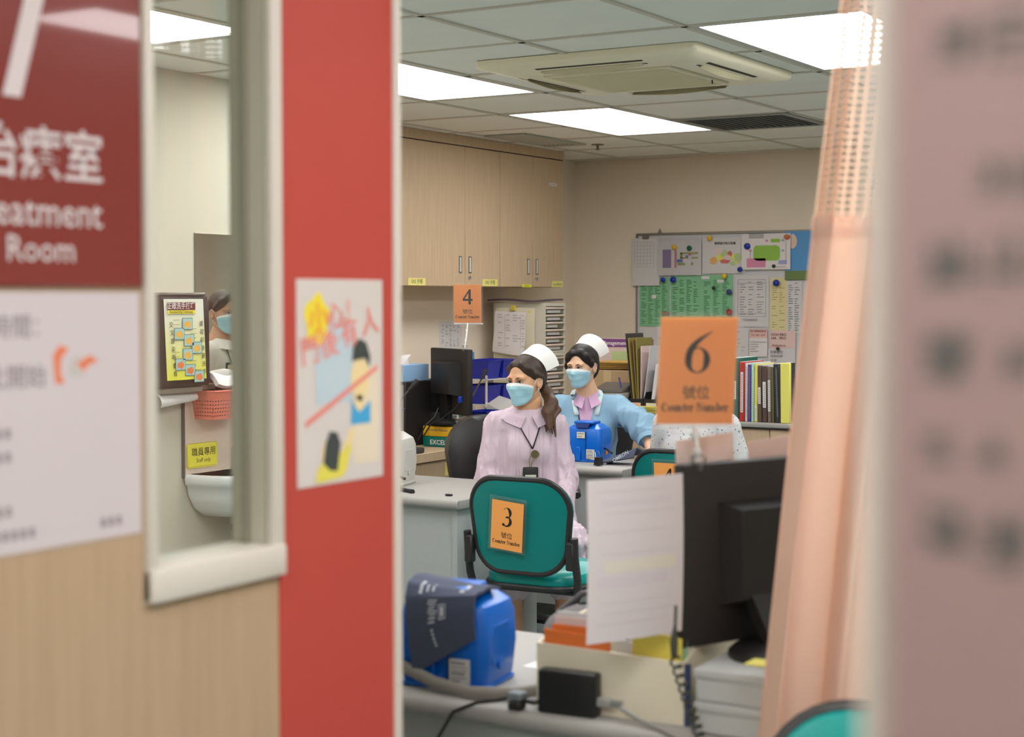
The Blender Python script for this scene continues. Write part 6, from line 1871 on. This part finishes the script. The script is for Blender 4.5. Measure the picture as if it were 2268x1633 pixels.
for (a, c_, d, e) in ((-4.490, 1.415, -4.488, 1.672), (-4.282, 1.415, -4.280, 1.672), (-4.490, 1.415, -4.280, 1.417), (-4.490, 1.670, -4.280, 1.672), (-4.490, 1.645, -4.280, 1.647), (-4.490, 1.435, -4.280, 1.437)): b_.rect(a, c_, d, e, bfr(0, 0, yy))
b_.text('下班前請檢查', .02, bfr(-4.40, 1.385, yy)).build('table_frame', INKG, o, 0)
o, yy = pinned('cream_list', 'cream list under a blue magnet near the curtain', -4.251, -4.129, 1.322, 1.684, mat('cream_list_paper', S(222, 210, 160), .8)); lines(o, yy, -4.24, -4.135, 1.335, 1.65, 20, 2, mat('ochre_ink', S(170, 150, 96), .8), .004, .7)
o, yy = pinned('striped_list', 'narrow white list at the edge of the curtain', -4.129, -4.02, 1.305, 1.662, PAPER2); lines(o, yy, -4.12, -4.03, 1.315, 1.65, 22, 2, INKG, .005, .8)
o, yy = pinned('blank_sheet', 'blank white sheet below the left green list', -5.254, -5.05, 1.10, 1.335, PAPER2)
o, yy = pinned('white_form', 'white form behind the number six card', -5.12, -4.53, .98, 1.34, PAPER2, y=.013); lines(o, yy, -5.10, -4.55, 1.0, 1.32, 12, 6, INKG, .004, .4)
o, yy = pinned('lined_sheet', 'grey lined sheet above the green binder', -4.52, -4.405, 1.03, 1.335, PAPER2); lines(o, yy, -4.50, -4.42, 1.06, 1.32, 10, 2, INKG, .003, .4)
o, yy = pinned('police_notice', 'white notice with a pink heading above the red binder', -4.400, -4.266, 1.140, 1.270, PAPER)
MB().rect(-4.400, 1.270, -4.266, 1.330, bfr(0, 0, yy)).m(1).text('院內警察報案室', .017, bfr(-4.333, 1.309, yy + .0005), bold=.01).text('Tel: 3661 1629', .017, bfr(-4.333, 1.283, yy + .0005), bold=.01).m(2).rect(-4.39, 1.238, -4.275, 1.242, bfr(0, 0, yy)).rect(-4.39, 1.222, -4.33, 1.226, bfr(0, 0, yy)).rect(-4.39, 1.206, -4.33, 1.210, bfr(0, 0, yy)).rect(-4.39, 1.190, -4.35, 1.194, bfr(0, 0, yy)).rect(-4.39, 1.174, -4.33, 1.178, bfr(0, 0, yy)).build('heading', [mat('pink_heading', S(226, 186, 176), .7), mat('maroon_ink', S(120, 56, 52), .8), INKG], o, 0)
o, yy = pinned('pro_notice', 'pink notice reading UCH PRO beside the curtain', -4.249, -4.06, 1.199, 1.322, mat('pale_pink_paper', S(226, 196, 190), .8))
MB().text('UCH PRO', .026, bfr(-4.180, 1.284, yy), bold=.008).text('HA   PRO', .026, bfr(-4.180, 1.260, yy), bold=.008).build('lettering', mat('brown_ink', S(96, 66, 62), .8), o, 0)
MB().text('Ambulance', .022, bfr(-4.180, 1.212, yy), bold=.008).build('lettering', mat('maroon_ink', S(120, 56, 52), .8), o, 0)
o, yy = pinned('handwritten_slip', 'white slip with handwriting below the pink notice', -4.258, -4.06, 1.09, 1.198, PAPER2)
MB().text('如需離位', .024, bfr(-4.195, 1.165, yy)).text('請放枱牌', .022, bfr(-4.195, 1.138, yy)).text('多謝', .022, bfr(-4.215, 1.108, yy)).build('handwriting', INKG, o, 0)
MAG = {'yellow': mat('magnet_yellow', S(226, 184, 40), .3), 'green': mat('magnet_green', S(0, 92, 62), .3), 'blue': mat('magnet_blue', S(30, 50, 160), .3), 'black': mat('magnet_black', S(50, 50, 48), .4), 'red': mat('magnet_red', S(170, 24, 40), .3), 'orange': mat('magnet_brown', S(190, 110, 70), .5), 'navy': mat('magnet_navy', S(60, 66, 120), .4)}
for c_, x, z, r, lab in (('yellow', -4.694, 1.962, .0185, 'yellow magnet at the top of the district map'), ('yellow', -4.966, 1.903, .0185, 'yellow magnet on the floor plan'), ('green', -4.850, 1.895, .0185, 'dark green magnet on the floor plan'), ('blue', -4.411, 1.901, .023, 'blue magnet beside the green bubble of the flow chart'),
                         ('blue', -4.464, 1.742, .0185, 'blue magnet between the map and the flow chart'), ('yellow', -4.582, 1.696, .0185, 'yellow magnet on the rightmost green list'), ('blue', -5.054, 1.674, .0185, 'blue magnet half behind the weekly table'), ('blue', -4.975, 1.673, .023, 'blue magnet on the middle green list'),
                         ('black', -4.661, 1.614, .013, 'black magnet on the rightmost green list'), ('navy', -4.544, 1.586, .020, 'navy shield magnet at the edge of the green list'), ('red', -4.543, 1.444, .022, 'red magnet above the number six card'), ('blue', -4.196, 1.647, .023, 'blue magnet on the cream list'),
                         ('black', -4.214, 1.762, .013, 'black magnet on the flow chart'), ('black', -4.180, 1.198, .012, 'black magnet on the pink notice'), ('orange', -4.120, 1.960, .022, 'brown shell magnet on the ear poster')):
    b_ = MB().lathe([(0, 0), (r, 0), (r, .006), (r * .85, .012), (r * .45, .016), (0, .017)], n=18)
    b_.v = [(p[0] + x, YB_ - .043 - p[2], z + p[1] * (1.0 if c_ != 'orange' else .85)) for p in b_.v]
    b_.f = [tuple(reversed(f)) for f in b_.f]
    tag(b_.build('magnet', MAG[c_], None, 60), lab, 'magnet', 'magnets on the noticeboard')
tag(MB().rbox((-5.06, YB_ - .05, 1.425), (-5.01, YB_ - .03, 1.445), .003, 1).build('clip', mat('clip_brown', S(170, 110, 80), .5)), 'brown clip above the number six card', 'clip')

# ================================================================== files on the back counter (top z = .872)
ZC = .8725
def book(lab, x0, x1, z1, m, lb=None, d=.24, tilt=0.0, y=8.09, name='binder', extra=None):
    t = thing(name, lab, 'file', (x0, y, ZC), 0, 'files on the back counter')
    w = x1 - x0 - .002
    sh_ = lambda p: (p[0] + tilt * p[2], p[1], p[2])
    b_ = MB().rbox((0, 0, 0), (w, d, z1), min(.004, w * .2), 1); b_.v = [sh_(p) for p in b_.v]; b_.build('cover', m, t)
    b_ = MB().box((w * .15, .004, z1 - .0005), (w * .85, d - .004, z1 + .0012)); b_.v = [sh_(p) for p in b_.v]; b_.build('page_block', PAPER2, t, 0)
    if lb:
        za, zb, wf_, mm = lb
        b_ = MB().box((w * (.5 - wf_ / 2), -.0012, za), (w * (.5 + wf_ / 2), .0002, zb)); b_.v = [sh_(p) for p in b_.v]
        q = b_.build('spine_label', mm, t, 0)
        b_ = MB()
        for k in range(int((zb - za - .012) / .012)): b_.box((w * .42, -.0018, za + .008 + .012 * k), (w * .60, -.0012, za + .014 + .012 * k))
        if b_.v:
            b_.v = [sh_(p) for p in b_.v]; b_.build('spine_print', INKG, q, 0)
    return t
SPW = mat('spine_white', S(216, 212, 208), .6)
book('dark green lever arch binder at the left of the file row', -3.565, -3.507, .345, mat('binder_green', S(0, 92, 78), .5), (.12, .22, .5, PAPER), .27)
book('red binder with a white strip on its spine', -3.505, -3.470, .325, mat('binder_red', S(176, 50, 40), .5), (.05, .27, .45, SPW), .27)
book('thin white report next to the red binder', -3.470, -3.454, .318, mat('report_white', S(206, 200, 204), .5), (.02, .31, .5, SPW))
book('thin purple book next to the white report', -3.454, -3.434, .312, mat('book_purple', S(84, 66, 130), .5), (.02, .30, .4, mat('book_purple_light', S(110, 92, 150), .5)))
book('thin mint green book in the file row', -3.434, -3.416, .320, mat('book_mint', S(164, 206, 186), .5), (.06, .30, .5, mat('book_mint_label', S(196, 220, 206), .5)))
book('thin yellow book in the file row', -3.416, -3.395, .316, mat('book_yellow', S(222, 210, 100), .5), (.01, .09, .6, SPW))
book('first brown binder with a short white label', -3.395, -3.369, .308, mat('binder_brown', S(92, 74, 66), .5), (.10, .19, .6, SPW), tilt=-.02)
book('second brown binder with a long white label', -3.369, -3.338, .306, mat('binder_brown2', S(86, 68, 60), .45), (.08, .22, .6, SPW), tilt=-.02)
book('third, greyer brown binder in the file row', -3.338, -3.314, .304, mat('binder_taupe', S(118, 100, 90), .5), (.06, .23, .6, SPW), tilt=-.02)
book('olive file beside the greyer brown binder', -3.314, -3.297, .302, mat('file_olive', S(96, 92, 60), .5), None, tilt=-.03)
book('black ring-bound book at the right of the file row', -3.296, -3.260, .318, mat('ring_black', S(48, 48, 50), .5), (.03, .30, .25, mat('ring_wire', S(90, 90, 92), .4)), tilt=-.04)
book('yellow notepad leaning in front of the black ring-bound book', -3.258, -3.200, .325, mat('notepad_yellow', S(226, 220, 110), .6), None, .02, -.01, 8.075, 'notepad')
# holders, box and leaning cards at the left
def holder(lab, x, lean, contents):
    t = thing('magazine_holder', lab, 'file holder', (x, 8.13, ZC), 0)
    HB = mat('holder_black', S(36, 34, 36), .5)
    MB().prism([(0, 0), (.24, 0), (.24, .30), (.10, .30), (0, .10)], 0, .004, 'x').build('side_wall', HB, t, 0)
    MB().prism([(0, 0), (.24, 0), (.24, .30), (.10, .30), (0, .10)], .092, .096, 'x').build('side_wall', HB, t, 0)
    MB().box((.004, 0, 0), (.092, .004, .10)).box((.004, .236, 0), (.092, .24, .30)).box((.004, .004, 0), (.092, .236, .004)).build('front_and_back', HB, t, 0)
    q = MB().box((.015, -.0012, .02), (.08, .0, .078)).build('holder_label', contents, t, 0)
    MB().text('ABG' if lean < 0 else 'SxSx', .022, fr((.048, -.0016, .045), (1, 0, 0), (0, 0, 1))).build('label_text', INKG, q, 0)
    return t
holder('black magazine holder with a pink label behind the nurse in blue', -4.205, -1, mat('pink_tag', S(226, 180, 160), .6))
holder('black magazine holder with a cream label next to the pink-labelled one', -4.105, 1, mat('cream_tag', S(216, 214, 190), .6))
def leaf(name, lab, x, y, w, z1, m, lean, th=.006, z0=.004):
    b_ = MB().hexa([(x, y, ZC + z0), (x + th, y, ZC + z0), (x + th, y + w, ZC + z0), (x, y + w, ZC + z0), (x + lean, y, ZC + z1), (x + th + lean, y, ZC + z1), (x + th + lean, y + w, ZC + z1), (x + lean, y + w, ZC + z1)])
    return tag(b_.build(name, m, None, 0), lab, 'folder')
leaf('folder', 'charcoal folder leaning in the left holder', -4.186, 8.15, .215, .47, mat('folder_charcoal', S(66, 62, 60), .6), -.05)
leaf('folder', 'first olive folder leaning in the left holder', -4.170, 8.14, .21, .445, mat('folder_olive', S(142, 126, 60), .6), -.045, .010)
leaf('folder', 'brown folder between the olive ones', -4.155, 8.15, .20, .43, mat('folder_tan', S(150, 118, 80), .6), -.035, .006)
leaf('folder', 'second olive folder with a white sheet before it', -4.145, 8.14, .20, .445, mat('folder_olive2', S(136, 128, 66), .6), -.02, .008)
leaf('sheet', 'white and pink sheet standing in the left holder', -4.130, 8.138, .20, .40, mat('sheet_pinkwhite', S(222, 196, 192), .7), .0, .004)
leaf('sheet', 'grey white plastic sleeve leaning right in the left holder', -4.122, 8.138, .20, .40, mat('sleeve_white', S(206, 204, 206), .4), .05, .004)
leaf('sheet', 'sheaf of white papers in the right holder', -4.075, 8.14, .20, .30, PAPER2, .04, .02)
leaf('pen', 'purple pen leaning at the end of the left holder', -4.215, 8.12, .008, .22, mat('pen_purple', S(96, 84, 150), .4), -.05, .008, .002)
pc_ = thing('guideline_card', 'propped card headed Management of Cardiac behind the nurse in blue', 'card', (-4.72, 8.60, ZC))
MB().box((0, 0, .0), (.44, .004, .43)).build('card', mat('guide_pinkish', S(196, 176, 168), .7), pc_, 0)
q = MB().box((0, -.0008, .375), (.44, 0, .425)).build('heading_band', mat('guide_purple', S(110, 64, 118), .7), pc_, 0)
MB().text('Management of Cardiac', .034, fr((.255, -.0014, .389), (1, 0, 0), (0, 0, 1)), bold=.004).build('heading', PAPER, q, 0)
for (x0, z0, x1, z1) in ((.16, .27, .36, .35), (.06, .18, .20, .235), (.30, .16, .43, .225)):
    MB().box((x0, -.001, z0), (x1, 0, z1)).build('green_box', mat('guide_green', S(168, 184, 130), .7), pc_, 0)
en = thing('envelope_stack', 'stack of brown envelopes on the cardboard box', 'envelopes', (-4.53, 8.30, 1.128))
for k in range(4): MB().at((0, 0, .011 * k), .05 - .04 * k).rbox((0, 0, 0), (.30, .24, .010), .002, 1).build('envelope', mat('manila_%d' % (k % 2), S(150 + 14 * (k % 2), 116 + 10 * (k % 2), 56), .7), en)
cx_ = thing('cardboard_box', 'brown cardboard box on the back counter', 'box', (-4.545, 8.28, ZC))
MB().rbox((0, 0, 0), (.33, .28, .25), .003, 1).build('box_body', mat('cardboard', S(178, 150, 112), .8), cx_)
MB().box((.10, -.0006, .0), (.15, 0, .25)).box((.10, 0, .25), (.15, .28, .2506)).build('tape', mat('box_tape', S(196, 172, 132), .3), cx_, 0)
pt2 = thing('label_printer', 'dark grey label printer in front of the cardboard box', 'printer', (-4.42, 8.075, ZC))
MB().rbox((0, 0, 0), (.21, .18, .135), .01, 2).build('printer_body', mat('printer_beige', S(150, 142, 130), .5), pt2)
MB().hexa([(.005, .0, .136), (.205, .0, .136), (.205, .17, .136), (.005, .17, .136), (.015, .01, .150), (.195, .01, .150), (.195, .16, .185), (.015, .16, .185)]).build('printer_lid', mat('printer_lid_dark', S(84, 78, 72), .4), pt2, 0)
pl_ = thing('paper_pile', 'pile of yellow papers at the front of the back counter', 'papers', (-4.16, 8.068, ZC))
for k in range(7): MB().at((0, 0, .009 * k), random.uniform(-.06, .06)).box((0, 0, 0), (.16, .055, .007)).build('sheet_bundle', mat('pile_yellow_%d' % (k % 2), S(206 - 20 * (k % 2), 184, 84), .7), pl_, 0)

# ================================================================== side counter (top z = .74)
ZS = .7405
tw = thing('computer_tower', 'black computer tower on the side counter', 'computer', (-5.19, 7.06, ZS))
MB().rbox((0, 0, 0), (.19, .40, .352), .004, 1).build('tower_case', BLACKM, tw)
bp_ = MB().box((.012, -.003, .02), (.178, 0, .335)).build('rear_plate', mat('tower_steel', S(150, 150, 148), .35, metal=.5), tw, 0)
b_ = MB()
for j in range(10):
    for i in range(7):
        b_.rect(.072 + .013 * i, .20 + .012 * j, .080 + .013 * i, .208 + .012 * j, fr((0, -.0036, 0), (1, 0, 0), (0, 0, 1)))
b_.build('fan_holes', DARKGAP, bp_, 0)
tx = thing('tissue_box', 'pale blue tissue box on the computer tower', 'tissue box', (-5.17, 7.05, ZS + .3525))
MB().rbox((0, 0, 0), (.165, .24, .090), .002, 1).build('carton', mat('tissue_blue', S(140, 176, 212), .6), tx)
MB().grid(lambda u, v: (.04 + .09 * u + .02 * v * math.sin(4 * u), .10 + .05 * v * math.sin(3 * u), .088 + .055 * v * (.5 + .5 * math.sin(PI * (.2 + u * .7)))), 8, 5, .001).build('tissue', PAPER, tx)
def ream(lab, z, m, txt, tm, sidet=None):
    t = thing('paper_ream', lab, 'paper ream', (-4.95, 7.15, z), 0)
    MB().rbox((0, 0, 0), (.215, .30, .056), .006, 2).build('wrapper', m, t)
    MB().text(txt[0], txt[1], fr((.10, -.0008, txt[2]), (1, 0, 0), (0, 0, 1)), bold=.012).build('wrapper_print', tm, t, 0)
    if sidet: MB().text(sidet, .034, fr((.2158, .09, .012), (0, 1, 0), (0, 0, 1)), bold=.01).build('side_print', PAPER, t, 0)
    return t
ream('green paper ream marked EXCEL under the yellow ream', ZS, mat('ream_green', S(0, 112, 104), .35), ('EXCEL', .036, .014), PAPER, 'D')
ream('yellow paper ream under the far screen', ZS + .0565, mat('ream_yellow', S(222, 178, 40), .35), ('Premium  Business', .016, .030), mat('ream_violet', S(110, 80, 120), .6), 'office')
MB_ = tag(MB().rbox((-4.955, 7.155, ZS + .114), (-4.735, 7.45, ZS + .124), .003, 1).build('laptop', BLACK), 'flat black board under the foot of the far screen', 'board')
sd_ = thing('desk_speaker', 'dark grey two-tier box by the front edge of the side counter', 'speaker', (-4.875, 6.745, ZS))
MB().rbox((0, 0, 0), (.15, .10, .030), .008, 2).build('base', DKGREY, sd_)
MB().rbox((-.02, .02, .030), (.055, .09, .085), .006, 2).build('upper_box', DKGREY, sd_)
def gooseneck(lab, loc, pts, r):
    t = thing('gooseneck_microphone', lab, 'microphone', loc)
    MB().lathe([(0, 0), (.05, 0), (.052, .008), (.04, .022), (0, .024)], n=20).build('base', BLACK, t)
    MB().tube([(0, 0, .02)] + pts, .005, 8).build('neck', mat('neck_grey', S(60, 58, 58), .4), t)
    a, b2 = Vector(pts[-1]), Vector(pts[-1]) + (Vector(pts[-1]) - Vector(pts[-2])).normalized() * .075
    MB().tube([a, a.lerp(b2, .4), a.lerp(b2, .8), b2], [.007, .011, .014, .012], 12).build('microphone_head', mat('foam_black', S(44, 42, 42), .8), t)
gooseneck('gooseneck microphone before the far screen', (-4.80, 6.50, ZS), [(.0, .02, .14), (.08, .035, .215), (.105, .10, .30), (.118, .135, .335)], 1)
gooseneck('second gooseneck microphone beside the blue bins', (-5.25, 8.05, ZS), [(.0, .0, .16), (.02, .06, .24), (.03, .11, .31)], 1)
lf = thing('leaflet_board', 'upright board of coloured leaflets beside the blue bins', 'leaflets', (-5.64, 8.46, ZS))
MB().hexa([(0, 0, 0), (.006, 0, 0), (.006, .28, 0), (0, .28, 0), (-.03, .04, .46), (-.024, .04, .46), (-.024, .30, .46), (-.03, .30, .46)]).build('backing', mat('leaflet_white', S(206, 206, 206), .6), lf, 0)
LFB = fr((.008, .0, .0), (0, 1, 0), (-.065, .087, 1))
b_ = MB().m(0).rect(.0, .385, .16, .455, LFB).m(1).rect(.16, .385, .27, .455, LFB).m(1)
for k in range(4): b_.rect(.0, .30 - .085 * k, .27, .308 - .085 * k, LFB)
b_.rect(0, 0, .008, .385, LFB).m(2).rect(0, .375, .16, .387, LFB)
b_.build('leaflet_print', [mat('leaflet_orange', S(226, 150, 70), .6), mat('leaflet_teal', S(70, 150, 172), .6), mat('leaflet_purple', S(120, 60, 110), .6)], lf, 0)
BIN = mat('bin_blue_plastic', S(28, 40, 150), .35)
def parts_bin(lab, loc, s_=1.0, rz=0.0):
    t = thing('parts_bin', lab, 'bin', loc, rz, 'blue plastic bins'); t.scale = (s_,) * 3
    def wall(a, b2, c_, d): MB().hexa([a, b2, (b2[0], b2[1] + .003, b2[2]), (a[0], a[1] + .003, a[2]), c_, d, (d[0], d[1] + .003, d[2]), (c_[0], c_[1] + .003, c_[2])]).build('wall', BIN, t, 0)
    b_ = MB()
    for (x0, y0, x1, y1) in ((-.10, -.075, .10, -.075), (.10, -.075, .10, .075), (.10, .075, -.10, .075), (-.10, .075, -.10, -.075)):
        b_.hexa([(x0 * .85, y0 * .85, 0), (x1 * .85, y1 * .85, 0), (x1 * .82, y1 * .82, 0), (x0 * .82, y0 * .82, 0), (x0, y0, .11), (x1, y1, .11), (x1 * .97, y1 * .97, .11), (x0 * .97, y0 * .97, .11)])
    b_.box((-.085, -.064, 0), (.085, .064, .003)); b_.build('tub', BIN, t, 0)
    MB().tube([(-.10, -.075, .11), (.10, -.075, .11), (.10, .075, .11), (-.10, .075, .11)], .005, 6, True).build('rim', BIN, t)
    return t
rk = thing('bin_rack', 'grey rack holding the upper blue bins', 'rack', (-5.36, 8.36, ZS))
for (x, y) in ((-.11, -.09), (.10, -.09), (-.11, .30), (.10, .30)): MB().box((x, y, 0), (x + .01, y + .01, .33)).build('post', mat('rack_white', S(200, 200, 200), .4), rk, 0)
for z in (.145, .30): MB().box((-.11, -.09, z), (.11, .31, z + .005)).build('shelf', MATS['rack_white'], rk, 0)
parts_bin('upper blue bin beside the leaflet board', (-5.36, 8.38, ZS + .306)); parts_bin('upper blue bin behind the ponytailed nurse', (-5.36, 8.56, ZS + .306))
parts_bin('lower blue bin beside the leaflet board', (-5.36, 8.38, ZS + .151)); parts_bin('lower blue bin behind the ponytailed nurse', (-5.36, 8.56, ZS + .151))
st_ = thing('riser', 'low white riser beside the far screen', 'riser', (-4.96, 7.50, ZS))
MB().rbox((0, 0, .065), (.20, .50, .075), .003, 1).build('riser_top', PAPER2, st_)
for (x, y) in ((.0, .0), (.19, .0), (.0, .49), (.19, .49)): MB().box((x, y, 0), (x + .01, y + .01, .065)).build('riser_leg', PAPER2, st_, 0)
parts_bin('small blue bin right of the far screen', (-4.835, 7.60, ZS + .0755), .85, PI / 2)
tr_ = thing('clear_tray', 'clear sloping tray over the small blue bin', 'tray', (-4.86, 7.76, ZS + .0755))
MB().hexa([(-.08, -.02, 0), (.08, -.02, 0), (.08, .16, 0), (-.08, .16, 0), (-.08, .03, .12), (.08, -.02, .07), (.08, .16, .12), (-.08, .16, .16)]).build('tray_body', clear('tray_plastic', alpha=.45, col=(.72, .72, .70)), tr_, 0)
for (nm, lab, x, y, z, m_, h, r) in (('glue_bottle', 'small green bottle beside the far screen', -5.02, 7.52, ZS, mat('bottle_green', S(0, 150, 84), .4), .10, .018), ('cup', 'small yellow cup behind the ponytailed nurse', -5.06, 8.08, ZS, mat('cup_yellow', S(222, 190, 90), .5), .17, .025), ('glue_bottle', 'green and white stick behind the ponytailed nurse', -5.06, 7.98, ZS, mat('stick_green', S(0, 130, 80), .5), .185, .017)):
    t = thing(nm, lab, 'bottle', (x, y, z))
    MB().lathe([(0, 0), (r, 0), (r, h * .8), (r * .8, h * .86)], n=14).build('body', m_, t)
    MB().lathe([(r * .8, h * .84), (r * .82, h), (0, h)], n=14).build('cap', PAPER, t)
pm_ = thing('pump_bottle', 'white pump bottle behind the ponytailed nurse', 'bottle', (-5.03, 8.20, ZS))
MB().lathe([(0, 0), (.03, 0), (.032, .01), (.032, .11), (.012, .13), (.012, .14)], n=16).build('bottle', mat('pump_clear', S(206, 206, 216), .3), pm_)
MB().cyl((0, 0, .138), (0, 0, .178), .005, n=8).rbox((-.01, -.03, .178), (.01, .012, .190), .003, 1).build('pump', PAPER, pm_)

# printed matter too fine to pick apart
for o in bpy.data.objects:
    n = o.name.split('.')[0]
    if o.parent is not None and n in ('printing', 'drawing', 'printed_rows', 'table_print', 'cuff_print', 'characters', 'form_lines', 'label_print', 'districts', 'plan_blocks', 'chart_shapes', 'table_grid', 'table_frame',
                                      'leaflet_print', 'spine_print', 'fan_holes', 'coloured_lines', 'grille_bars', 'white_patch', 'stickers', 'handwriting', 'key_chain', 'cables'):
        o['kind'] = 'stuff'
